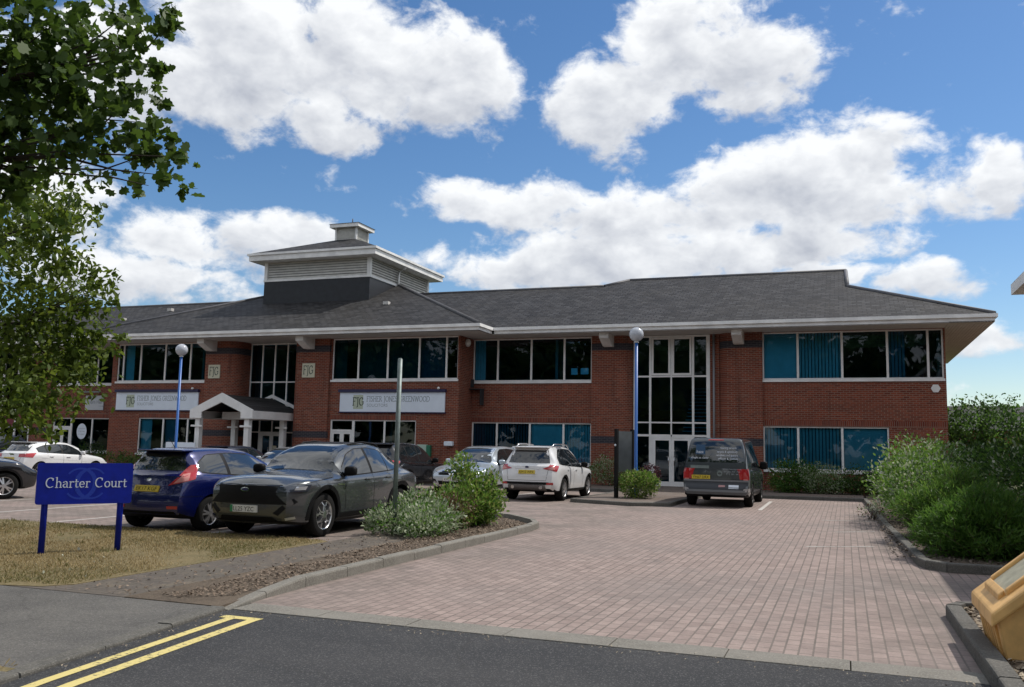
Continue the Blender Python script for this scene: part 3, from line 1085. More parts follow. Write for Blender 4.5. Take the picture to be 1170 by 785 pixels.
# central block, right half
front_wall(-15.50, -9.0, 1.5, [(-15.42, -9.08, UZ0, UZ1), (-15.40, -11.02, GZ0, GZ1), (-15.40, -14.2, 0.1, GZ1)])
side_wall(-9.0, -1.218, -0.002, [(-1.218, -1.16, UZ0, UZ1)])
window([-15.42, -14.07, -12.56, -10.98, -9.65, -9.06], UZ0, UZ1, 1.5, blinds={0: ('half', M_BLIND_GR), 1: ('v', M_BLIND_GR), 2: ('v', M_BLIND_GR), 3: ('v', M_BLIND_G)}, pane=M_PANE_D)
window([-14.2, -12.61, -11.02], GZ0, GZ1, 1.5, blinds={}, pane=M_PANE)
soldier(-15.40, -11.02, 1.5, 2.685)
# central block, left half
front_wall(-28.4, -22.5, 1.5, [(-28.1, -22.55, UZ0, UZ1), (-26.5, -22.8, GZ0, GZ1)])
side_wall(-28.4, -1.218, -0.002, outward=-1)
window([-28.1, -27.75, -26.65, -25.10, -23.55, -22.55], UZ0, UZ1, 1.5, blinds={1: ('half', M_BLIND)})
window([-26.5, -24.99, -23.49, -22.8], GZ0, GZ1, 1.5, blinds={0: ('half', M_BLIND), 1: ('half', M_BLIND_G)})
soldier(-26.5, -22.8, 1.5, 2.685)
# left wing
front_wall(-34.0, -28.4, 0.0, [(-33.9, -28.45, UZ0, UZ1), (-33.78, -29.85, GZ0, GZ1), (-33.78, -32.5, 0.1, GZ1)])
window([-33.9, -32.3, -30.93, -29.7, -28.45], UZ0, UZ1, 0.0, blinds={})
window([-32.5, -31.05, -29.85], GZ0, GZ1, 0.0, blinds={})
soldier(-33.78, -29.85, 0.0, 2.685)
front_wall(-47.9, -40.6, 0.0, [(-47.85, -40.65, UZ0, UZ1), (-45.5, -40.65, GZ0, GZ1)])
window([-47.85, -46.0, -44.2, -42.4, -40.65], UZ0, UZ1, 0.0)
window([-45.5, -43.9, -42.3, -40.65], GZ0, GZ1, 0.0)
side_wall(-47.9, 0.282, 12.9, outward=-1)
MB().box(-47.9, 10.4, 12.9, 13.18, 0, 6.43).build("brick_wall", M_BRICK, B, fix=False)


def door(xs, v, z1, inset=0.05, transom=None):
    """double glazed door under a fanlight"""
    y = -v + inset
    mb = MB()
    x0, x1 = xs[0], xs[-1]
    top = transom or z1
    mb.box(x0, x1, y, y + 0.075, z1 - 0.055, z1)
    mb.box(x0, x0 + 0.07, y, y + 0.075, 0.1, z1 - 0.056)
    mb.box(x1 - 0.07, x1, y, y + 0.075, 0.1, z1 - 0.056)
    if transom:
        mb.box(x0 + 0.071, x1 - 0.071, y, y + 0.075, transom - 0.05, transom + 0.05)
    xm = (x0 + x1) / 2
    f = mb.build("door_frame", M_WHITE, B, fix=False)
    dm = MB()
    for a, b in ((x0 + 0.072, xm - 0.002), (xm + 0.002, x1 - 0.072)):
        t = (transom - 0.051) if transom else z1 - 0.057
        yy = y + 0.012
        s = 0.10
        dm.box(a, a + s, yy, yy + 0.05, 0.11, t)
        dm.box(b - s, b, yy, yy + 0.05, 0.11, t)
        dm.box(a + s + .0005, b - s - .0005, yy, yy + 0.05, 0.11, 0.30)
        dm.box(a + s + .0005, b - s - .0005, yy, yy + 0.05, t - s, t)
    dm.build("door_leaf", M_WHITE, f, fix=False)
    pm = MB().add([(x0 + .05, y + 0.04, 0.2), (x1 - .05, y + 0.04, 0.2), (x1 - .05, y + 0.041, z1 - .03), (x0 + .05, y + 0.041, z1 - .03)], [(0, 1, 2, 3)])
    pm.build("pane", M_PANE, f, fix=False)
    for sx in (-.12, .12):
        MB().tube([(xm + sx, y - .05, 0.95), (xm + sx, y - .05, 1.35)], 0.014, 8).build("handle", M_CHROME, f, fix=False)
    return f


door([-15.40, -14.2], 1.5, GZ1, transom=2.18)
door([-33.78, -32.5], 0.0, GZ1, transom=2.18)


def pillar(x0, x1, vf, vb, round_side, r=0.62):
    """brick pier with one rounded corner turning into the entrance recess; blue brick bands"""
    def outline(g):
        a, b, yf, yb = x0 - g, x1 + g, -vf - g, -vb
        rr_ = r + g
        if round_side > 0:
            pts = [(a, yb), (a, yf)]
            pts += [(b - rr_ + rr_ * math.sin(t), yf + rr_ - rr_ * math.cos(t)) for t in [math.pi / 2 * i / 12 for i in range(13)]]
            pts += [(b, yb)]
        else:
            pts = [(b, yb), (b, yf)]
            pts += [(a + rr_ - rr_ * math.sin(t), yf + rr_ - rr_ * math.cos(t)) for t in [math.pi / 2 * i / 12 for i in range(13)]]
            pts += [(a, yb)]
        return pts
    mb = MB().prism(outline(0), 0.0, 6.43)
    for f in range(len(mb.f)):
        mb.sm[f] = len(mb.f[f]) == 4
    p = mb.build("brick_pier", M_BRICK, B, fix=False)
    p.data.set_sharp_from_angle(angle=R(40))
    for z in (1.83, 5.80):
        q = MB().prism(outline(0.004), z, z + 0.30)
        o_ = q.build("brick_band", M_BLUEBRICK, p, fix=False)
    return p


pillar(-3.40, -1.62, 0.12, -0.6, 1)
pillar(1.92, 3.70, 0.12, -0.6, -1)
pillar(-17.60, -15.50, 1.62, 0.0, -1)
pillar(-22.50, -20.72, 1.62, 0.0, 1)
pillar(-35.72, -33.92, 0.12, -0.6, -1)
pillar(-40.6, -38.85, 0.12, -0.6, 1)
MB().box(1.52, 1.96, 0.22, 0.5, 0, 6.43).build("brick_wall", M_BRICK, B, fix=False)

# glazed stair hall in the right entrance
GX = [-1.58, -0.92, -0.03, 0.88, 1.50]
mb = MB()
y = 0.20
for i, x in enumerate(GX):
    wd = (0.10, 0.09, 0.06, 0.09, 0.15)[i]
    if i == 2:
        mb.box(x - wd / 2, x + wd / 2, y, y + 0.09, 2.2365, 6.41)
    else:
        mb.box(x - wd / 2, x + wd / 2, y, y + 0.09, 0.1, 6.41)
for z, h in ((2.20, 0.09), (2.74, 0.06), (4.68, 0.07), (6.375, 0.06)):
    for a, b, wa, wb in zip(GX[:-1], GX[1:], (0.05, 0.045, 0.03, 0.045), (0.045, 0.03, 0.045, 0.075)):
        mb.box(a + wa + .0005, b - wb - .0005, y + 0.002, y + 0.088, z - h / 2 if z < 6.3 else 6.34, z + h / 2 if z < 6.3 else 6.409)
for a, b in ((-0.86, -0.07), (0.01, 0.82)):
    for bx in ((a, b, 4.73, 4.81), (a, b, 6.25, 6.33), (a, a + 0.08, 4.8105, 6.2495), (b - 0.08, b, 4.8105, 6.2495)):
        mb.box(bx[0], bx[1], y - 0.02, y + 0.05, bx[2], bx[3])
f = mb.build("curtain_wall", M_WHITE, B, fix=False)
pm = MB()
for i, (a, b) in enumerate(zip(GX[:-1], GX[1:])):
    for c, e in ((2.2, 2.74), (2.74, 4.68), (4.68, 6.37)) + (((0.1, 2.2),) if i in (0, 3) else ()):
        t = RNG.uniform(-0.003, 0.003)
        pm.add([(a, y + 0.045 + t, c), (b, y + 0.045 - t, c), (b, y + 0.046 - t, e), (a, y + 0.046 + t, e)], [(0, 1, 2, 3)])
pm.build("pane", M_PANE_D, f, fix=False)
door([-0.87, 0.83], -0.15, 2.154)
st = MB()
for i in range(13):
    st.box(0.2, 1.4, 1.6 + i * 0.26, 1.86 + i * 0.26, 2.4 + i * 0.17, 2.44 + i * 0.17)
st.build("staircase", M_WHITE, B, fix=False)

# glazed entrance hall of the central block
GX = [-20.70, -20.02, -19.30, -18.58, -17.62]
v0 = 0.45
mb = MB()
y = -v0
for i, x in enumerate(GX):
    mb.box(x - 0.035, x + 0.035, y, y + 0.08, 0.1, 6.41)
for z in (2.06, 2.72, 3.34, 4.50, 6.37):
    for a, b in zip(GX[:-1], GX[1:]):
        mb.box(a + .0355, b - .0355, y + .002, y + .078, z - 0.03, z + 0.03)
f = mb.build("curtain_wall", M_WHITE, B, fix=False)
pm = MB()
for a, b in zip(GX[:-1], GX[1:]):
    for c, e in ((0.1, 2.06), (2.06, 2.72), (2.72, 4.5), (4.5, 6.37)):
        t = RNG.uniform(-0.003, 0.003)
        pm.add([(a, y + 0.04 + t, c), (b, y + 0.04 - t, c), (b, y + 0.041 - t, e), (a, y + 0.041 + t, e)], [(0, 1, 2, 3)])
pm.build("pane", M_PANE, f, fix=False)
door([-19.98, -18.62], v0 + 0.06, 2.04)
# far left entrance behind the tree
GX = [-38.85, -37.9, -36.8, -35.72]
mb = MB()
y = 0.2
for x in GX:
    mb.box(x - 0.06, x + 0.06, y, y + 0.09, 0.1, 6.41)
for z in (2.15, 3.0, 4.5, 6.37):
    for a, b in zip(GX[:-1], GX[1:]):
        mb.box(a + .0605, b - .0605, y + .002, y + .088, z - 0.035, z + 0.035)
f = mb.build("curtain_wall", M_WHITE, B, fix=False)
MB().box(-38.85, -35.72, y + .045, y + .05, 0.1, 6.37).build("pane", M_PANE_D, f, fix=False)
MB().box(-38.79, -35.78, y + .01, y + .04, 2.186, 2.964).build("spandrel_panel", pbr("maroon_panel", (0.16, 0.012, 0.03), 0.4), f, fix=False)

# interior floors, ceilings and partitions seen through the glass
mb = MB()
for x0, x1, yf in ((-47.6, -28.7, 0.35), (-28.1, -20.9, -1.1), (-20.85, -17.5, 0.1), (-17.4, -9.3, -1.1), (-9.25, -1.6, 0.35), (1.5, 10.1, 0.35)):
    mb.box(x0, x1, yf, 12.0, 3.05, 3.42)
    mb.box(x0, x1, yf, 12.0, 0.02, 0.10)
mb.box(-1.58, 1.48, 4.5, 12, 3.05, 3.42)
mb.build("floor_slab", M_CARPET, B, fix=False)
mb = MB()
mb.box(-47.6, 10.1, 6.0, 6.15, 0.1, 6.4)
for x in (-44, -40.5, -34.0, -28.55, -24.2, -20.88, -17.45, -13.2, -9.15, -5.2, -1.75, 1.65, 6.7):
    mb.box(x - 0.06, x + 0.06, 0.6 if not -28.3 < x < -9.3 else 0.3, 6.0, 0.1, 3.05)
    mb.box(x - 0.06, x + 0.06, 0.6 if not -28.3 < x < -9.3 else 0.3, 6.0, 3.42, 6.4)
mb.build("partition", pbr("office_wall", (0.20, 0.20, 0.20), 0.9), B, fix=False)
mb = MB()
for i in range(26):
    x = -46 + i * 2.15 + rnd.uniform(-.3, .3)
    for zf in (0.1, 3.42):
        yb = 1.0 if not -28 < x < -9.5 else -0.4
        if -21 < x < -17 or -2 < x < 2:
            continue
        mb.box(x, x + 1.3, yb, yb + 0.7, zf + 0.70, zf + 0.73)
        mb.box(x + .3, x + .85, yb + .2, yb + .24, zf + 0.80, zf + 1.16)
        mb.box(x + 0.02, x + .06, yb, yb + 0.7, zf, zf + 0.70)
        mb.box(x + 1.24, x + 1.28, yb, yb + 0.7, zf, zf + 0.70)
mb.build("office_desks", M_DARK, B, fix=False)

# ------------------------------------------------------------------ eaves: soffit, fascia, gutter, brackets
EZ0, EZ1 = 6.44, 6.70
SO, BO = 1.5, 3.0           # eave lines: wings at Y = -1.5, block at Y = -3.0
BX0, BX1 = -29.9, -7.5
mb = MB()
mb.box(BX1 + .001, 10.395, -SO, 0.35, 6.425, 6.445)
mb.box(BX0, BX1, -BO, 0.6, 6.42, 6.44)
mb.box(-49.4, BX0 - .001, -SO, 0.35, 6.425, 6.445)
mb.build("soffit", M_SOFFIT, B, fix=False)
mb = MB()
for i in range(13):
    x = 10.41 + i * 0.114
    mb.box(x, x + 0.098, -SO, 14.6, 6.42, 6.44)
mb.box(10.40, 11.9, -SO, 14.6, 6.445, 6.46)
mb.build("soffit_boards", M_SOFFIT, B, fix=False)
mb = MB()
def fascia(x0, y0, x1, y1):
    if abs(y1 - y0) < 1e-6:
        mb.box(x0, x1, y0, y0 + 0.03, EZ0 - 0.02, EZ1 - 0.002)
        mb.box(x0, x1, y0 - 0.09, y0 - 0.001, EZ1 - 0.12, EZ1 + 0.01)
    else:
        s = 0.09 if x0 > -10 else -0.09
        mb.box(x0 - 0.03 if s > 0 else x0, x0 if s > 0 else x0 + .03, min(y0, y1) + .03, max(y0, y1), EZ0 - 0.02, EZ1 - 0.002)
        mb.box(x0 + .001 if s > 0 else x0 - .001, x0 + s, min(y0, y1) - .09, max(y0, y1), EZ1 - 0.119, EZ1 + 0.009)
fascia(BX1 + .1, -SO, 11.9, -SO)
fascia(11.9, -SO, 11.9, 14.6)
fascia(BX0, -BO, BX1, -BO)
fascia(BX1, -BO, BX1, -SO)
fascia(BX0, -BO, BX0, -SO)
fascia(-49.4, -SO, BX0 - .1, -SO)
mb.build("fascia", M_FASCIA, B, fix=False)
for x, vf in ((-2.62, 0.12), (2.80, 0.12), (-22.05, 1.62), (-16.52, 1.62), (-34.9, 0.12)):
    yb = -vf
    MB().extr([(x - 0.20, yb, 6.42), (x - 0.20, yb - 1.0, 6.42), (x - 0.20, yb - 1.0, 6.22), (x - 0.20, yb - 0.35, 5.93), (x - 0.20, yb, 5.93)], (0.40, 0, 0)).build("eave_bracket", M_FASCIA, B)

# ------------------------------------------------------------------ slate roofs
PIT = 0.42
RB = MB()
def zr(d): return EZ1 + 0.02 + d * PIT
def face(pts, mi=0): RB.add(pts, [tuple(range(len(pts)))], mi)
# wings (ridge at Y=5.4)
yr, ye = 5.4, 12.3
face([(-49.4, -SO, zr(0)), (BX0 + 8, -SO, zr(0)), (BX0 + 8, yr, zr(6.9)), (-42.5, yr, zr(6.9))])
face([(-49.4, -SO, zr(0)), (-42.5, yr, zr(6.9)), (-49.4, ye, zr(0))], 1)
face([(-49.4, ye, zr(0)), (-42.5, yr, zr(6.9)), (BX0 + 8, yr, zr(6.9)), (BX0 + 8, ye, zr(0))])
face([(BX1 - 10, -SO, zr(0)), (-4.3, -SO, zr(0)), (-4.3, yr, zr(6.9)), (BX1 - 10, yr, zr(6.9))])
face([(BX1 - 10, ye, zr(0)), (BX1 - 10, yr, zr(6.9)), (-4.3, yr, zr(6.9)), (-4.3, ye, zr(0))])
# right wing: higher ridge, gablet and hip
yr2, ye2 = 6.45, 14.4
t = 4.9
face([(-4.3, -SO, zr(0)), (11.9, -SO, zr(0)), (7.0, -SO + t, zr(t)), (6.95, yr2, zr(7.95)), (-3.25, yr2, zr(7.95)), (-4.3, yr, zr(6.9))])
face([(11.9, -SO, zr(0)), (11.9, ye2, zr(0)), (7.0, ye2 - t, zr(t)), (7.0, -SO + t, zr(t))], 1)
face([(7.0, -SO + t, zr(t)), (7.0, ye2 - t, zr(t)), (6.95, yr2, zr(7.95))], 1)
face([(-4.3, yr, zr(6.9)), (-3.25, yr2, zr(7.95)), (-4.3, 7.5, zr(6.9))], 1)
face([(-4.3, ye2, zr(0)), (-4.3, 7.5, zr(6.9)), (-3.25, yr2, zr(7.95)), (6.95, yr2, zr(7.95)), (7.0, ye2 - t, zr(t)), (11.9, ye2, zr(0))])
# central block hip
yrb = 5.4
tb = BO + yrb
face([(BX0, -BO, zr(0)), (BX1, -BO, zr(0)), (BX1 - tb, yrb, zr(tb)), (BX0 + tb, yrb, zr(tb))])
face([(BX1, -BO, zr(0)), (BX1, yrb + tb, zr(0)), (BX1 - tb, yrb, zr(tb))], 1)
face([(BX0, -BO, zr(0)), (BX0 + tb, yrb, zr(tb)), (BX0, yrb + tb, zr(0))], 1)
face([(BX0, yrb + tb, zr(0)), (BX0 + tb, yrb, zr(tb)), (BX1 - tb, yrb, zr(tb)), (BX1, yrb + tb, zr(0))])
RB.build("slate_roof", [M_SLATE, M_SLATE_S], B, fix=False)
RT = MB()
def ridge(a, b, r=0.085): RT.tube([a, b], r, 8)
ridge((-42.5, yr, zr(6.9)), (BX0 + 8, yr, zr(6.9)))
ridge((-14.5, yr, zr(6.9)), (-4.3, yr, zr(6.9)))
ridge((-4.3, yr, zr(6.9)), (-3.25, yr2, zr(7.95)))
ridge((-3.25, yr2, zr(7.95)), (6.95, yr2, zr(7.95)))
ridge((11.9, -SO, zr(0)), (7.0, -SO + t, zr(t)))
ridge((7.0, -SO + t, zr(t)), (6.95, yr2, zr(7.95)))
ridge((BX1, -BO, zr(0)), (BX1 - tb, yrb, zr(tb)))
ridge((BX0, -BO, zr(0)), (BX0 + tb, yrb, zr(tb)))
ridge((BX1, -SO, zr(0)), (-14.4, yr, zr(6.9)), 0.03)
RT.build("ridge_tiles", M_LEAD, B, fix=False)
for (x, yv) in ((-14.0, 0.9), (-27.5, 1.4), (-31.5, 2.2)):
    z = zr(yv + (BO if x > -29.5 else SO))
    MB().box(x - 0.14, x + 0.14, yv - 0.12, yv + 0.1, z - 0.02, z + 0.13).build("roof_vent", M_SOFFIT, B)

# ------------------------------------------------------------------ roof tower
TX0, TX1, TY0, TY1 = -22.0, -15.65, 2.05, 8.9
mb = MB().box(TX0, TX1, TY0, TY1, 8.0, 10.02)
tw = mb.build("tower_cladding", M_TAR, B, fix=False)
mb = MB()
n = 7
for i in range(n):
    z = 10.145 + i * 0.132
    mb.extr([(TX0 + .06, TY0 + .02, z), (TX0 + .06, TY0 + .085, z + 0.115), (TX0 + .06, TY0 + .10, z + 0.115), (TX0 + .06, TY0 + .035, z)], (TX1 - TX0 - .12, 0, 0))
    mb.extr([(TX1 - .02, TY0 + .06, z), (TX1 - .085, TY0 + .06, z + 0.115), (TX1 - .10, TY0 + .06, z + 0.115), (TX1 - .035, TY0 + .06, z)], (0, TY1 - TY0 - .12, 0))
    mb.extr([(TX0 + .02, TY0 + .06, z), (TX0 + .085, TY0 + .06, z + 0.115), (TX0 + .10, TY0 + .06, z + 0.115), (TX0 + .035, TY0 + .06, z)], (0, TY1 - TY0 - .12, 0))
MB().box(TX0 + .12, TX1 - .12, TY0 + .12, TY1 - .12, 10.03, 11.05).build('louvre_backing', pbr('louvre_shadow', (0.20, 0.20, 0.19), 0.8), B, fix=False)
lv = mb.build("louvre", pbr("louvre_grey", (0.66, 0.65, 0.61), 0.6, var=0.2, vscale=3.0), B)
mb = MB()
for x in (TX0, TX1 - 0.16):
    for yy in (TY0, TY1 - 0.16):
        mb.box(x - .012, x + 0.172, yy - .012, yy + 0.172, 10.13, 11.06)
mb.box(TX0 - .03, TX1 + .03, TY0 - .03, TY1 + .03, 10.02, 10.129)
mb.build("tower_trim", M_FASCIA, B, fix=False)
OV = 0.60
mb = MB()
mb.box(TX0 - OV, TX1 + OV, TY0 - OV, TY1 + OV, 11.06, 11.12)
mb.box(TX0 - OV, TX1 + OV, TY0 - OV, TY1 + OV, 11.121, 11.335)
mb.box(TX0 - OV - .08, TX1 + OV + .08, TY0 - OV - .08, TY1 + OV + .08, 11.337, 11.45)
mb.build("tower_eaves", M_FASCIA, B, fix=False)
cx, cy = (TX0 + TX1) / 2, (TY0 + TY1) / 2
h = OV + .02
mb = MB()
e = [(TX0 - h, TY0 - h), (TX1 + h, TY0 - h), (TX1 + h, TY1 + h), (TX0 - h, TY1 + h)]
ap = (cx, cy, 13.02)
for i in range(4):
    mb.add([(*e[i], 11.455), (*e[(i + 1) % 4], 11.455), ap], [(0, 1, 2)], i % 2)
mb.build("tower_roof", [M_SLATE, M_SLATE_S], B, fix=False)
mb = MB().box(cx - .60, cx + .60, cy - .60, cy + .60, 12.5, 13.42)
for i in range(8):
    z = 12.86 + i * 0.07
    mb.box(cx - .63, cx + .63, cy - .63, cy + .63, z, z + 0.03)
cu = mb.build("cupola", pbr("louvre_grey", (0.5, 0.5, 0.48)), B, fix=False)
mb = MB()
for sx in (-1, 1):
    for sy in (-1, 1):
        mb.box(cx + sx * .63 - .05, cx + sx * .63 + .05, cy + sy * .63 - .05, cy + sy * .63 + .05, 12.6, 13.42)
mb.box(cx - .90, cx + .90, cy - .90, cy + .90, 13.425, 13.62)
mb.build("cupola_trim", M_FASCIA, cu, fix=False)
mb = MB().add([(cx - .95, cy - .95, 13.625), (cx + .95, cy - .95, 13.625), (cx + .95, cy + .95, 13.625), (cx - .95, cy + .95, 13.625), (cx, cy, 13.86)],
              [(0, 1, 4), (1, 2, 4), (2, 3, 4), (3, 0, 4), (3, 2, 1, 0)])
mb.tube([(cx, cy, 13.8), (cx, cy, 14.1)], 0.03, 6)
mb.build("cupola_roof", M_LEAD, cu, fix=False)
mb = MB().tube([(TX1 + OV - .05, 5.0, 11.28), (TX1 + OV - .1, 5.0, 11.02), (TX1 + .09, 5.0, 10.78), (TX1 + .09, 5.0, 9.95)], 0.065, 8)
mb.build("downpipe", M_FASCIA, B, fix=False)
MB().tube([(1.74, 0.15, 0.1), (1.74, 0.15, 6.42)], 0.045, 8).build("downpipe", pbr("grey_pipe", (0.24, 0.25, 0.27), 0.5), B, fix=False)

# ------------------------------------------------------------------ entrance canopy of the central block
KX0, KX1, KYF, KYB = -20.95, -17.72, -4.2, -0.44
kx = (KX0 + KX1) / 2
ZE, ZA, ZB = 2.96, 3.68, 2.60
mb = MB()
mb.add([(KX0 - .05, KYF, ZE), (kx, KYF, ZA), (kx, KYB, ZA), (KX0 - .05, KYB, ZE)], [(0, 1, 2, 3)])
mb.add([(kx, KYF, ZA), (KX1 + .05, KYF, ZE), (KX1 + .05, KYB, ZE), (kx, KYB, ZA)], [(0, 1, 2, 3)])
kr = mb.build("canopy_roof", M_SLATE, B, fix=False)
mb = MB()
# front gable board with a triangular opening
g0 = [(KX0 - .08, ZB), (KX0 - .08, ZE + .02), (kx, ZA + .06), (KX1 + .08, ZE + .02), (KX1 + .08, ZB), (KX1 - .55, ZB), (KX1 - .55, ZE - .08), (kx, ZA - .36), (KX0 + .55, ZE - .08), (KX0 + .55, ZB)]
L = [g0[0], g0[1], g0[2], g0[7], g0[8], g0[9]]
Rr = [g0[2], g0[3], g0[4], g0[5], g0[6], g0[7]]
mb.extr([(p[0], KYF - .06, p[1]) for p in L], (0, 0.08, 0))
mb.extr([(p[0], KYF - .06, p[1]) for p in Rr], (0, 0.08, 0))
mb.box(KX1 + .0, KX1 + .08, KYF + .021, KYB, ZB, ZE - .005)
mb.box(KX0 - .08, KX0, KYF + .021, KYB, ZB, ZE - .005)
mb.box(KX0 + .552, KX1 - .552, KYF + 1.4, KYF + 1.46, ZB, ZB + .34)
mb.extr([(kx, KYB - .02, ZA + .05), (KX1 + .1, KYB - .02, ZE + .06), (KX1 + .1, KYB - .02, ZE + .22), (kx, KYB - .02, ZA + .21)], (0, -0.05, 0))
mb.extr([(kx, KYB - .02, ZA + .05), (KX0 - .1, KYB - .02, ZE + .06), (KX0 - .1, KYB - .02, ZE + .22), (kx, KYB - .02, ZA + .21)], (0, -0.05, 0))
mb.build("canopy_fascia", M_WHITE, kr)
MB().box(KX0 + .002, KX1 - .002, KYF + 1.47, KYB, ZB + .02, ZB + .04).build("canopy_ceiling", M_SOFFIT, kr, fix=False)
for x, yy in ((KX0 + .25, KYF + .2), (KX1 - .32, KYF + .2), (KX0 + .25, KYB - 1.0), (KX1 - .25, KYB - 1.0)):
    MB().box(x - .12, x + .12, yy - .12, yy + .12, 0.1, ZB + .01).box(x - .30, x + .30, yy - .19, yy - .13, 2.22, 2.30).build("canopy_post", M_WHITE, kr, fix=False)

# ================================================================== VEHICLES
def ip(x, pts):
    """monotone cubic through (x, y) points"""
    X = [p[0] for p in pts]
    Y = [p[1] for p in pts]
    if x <= X[0]:
        return Y[0]
    if x >= X[-1]:
        return Y[-1]
    n = len(X)
    d = [(Y[i + 1] - Y[i]) / (X[i + 1] - X[i]) for i in range(n - 1)]
    mm = [d[0]] + [0 if d[i - 1] * d[i] <= 0 else 2 * d[i - 1] * d[i] / (d[i - 1] + d[i]) for i in range(1, n - 1)] + [d[-1]]
    for i in range(n - 1):
        if x <= X[i + 1]:
            h = X[i + 1] - X[i]
            t = (x - X[i]) / h
            return (Y[i] * (1 + 2 * t) * (1 - t) ** 2 + h * mm[i] * t * (1 - t) ** 2 + Y[i + 1] * t * t * (3 - 2 * t) + h * mm[i + 1] * t * t * (t - 1))


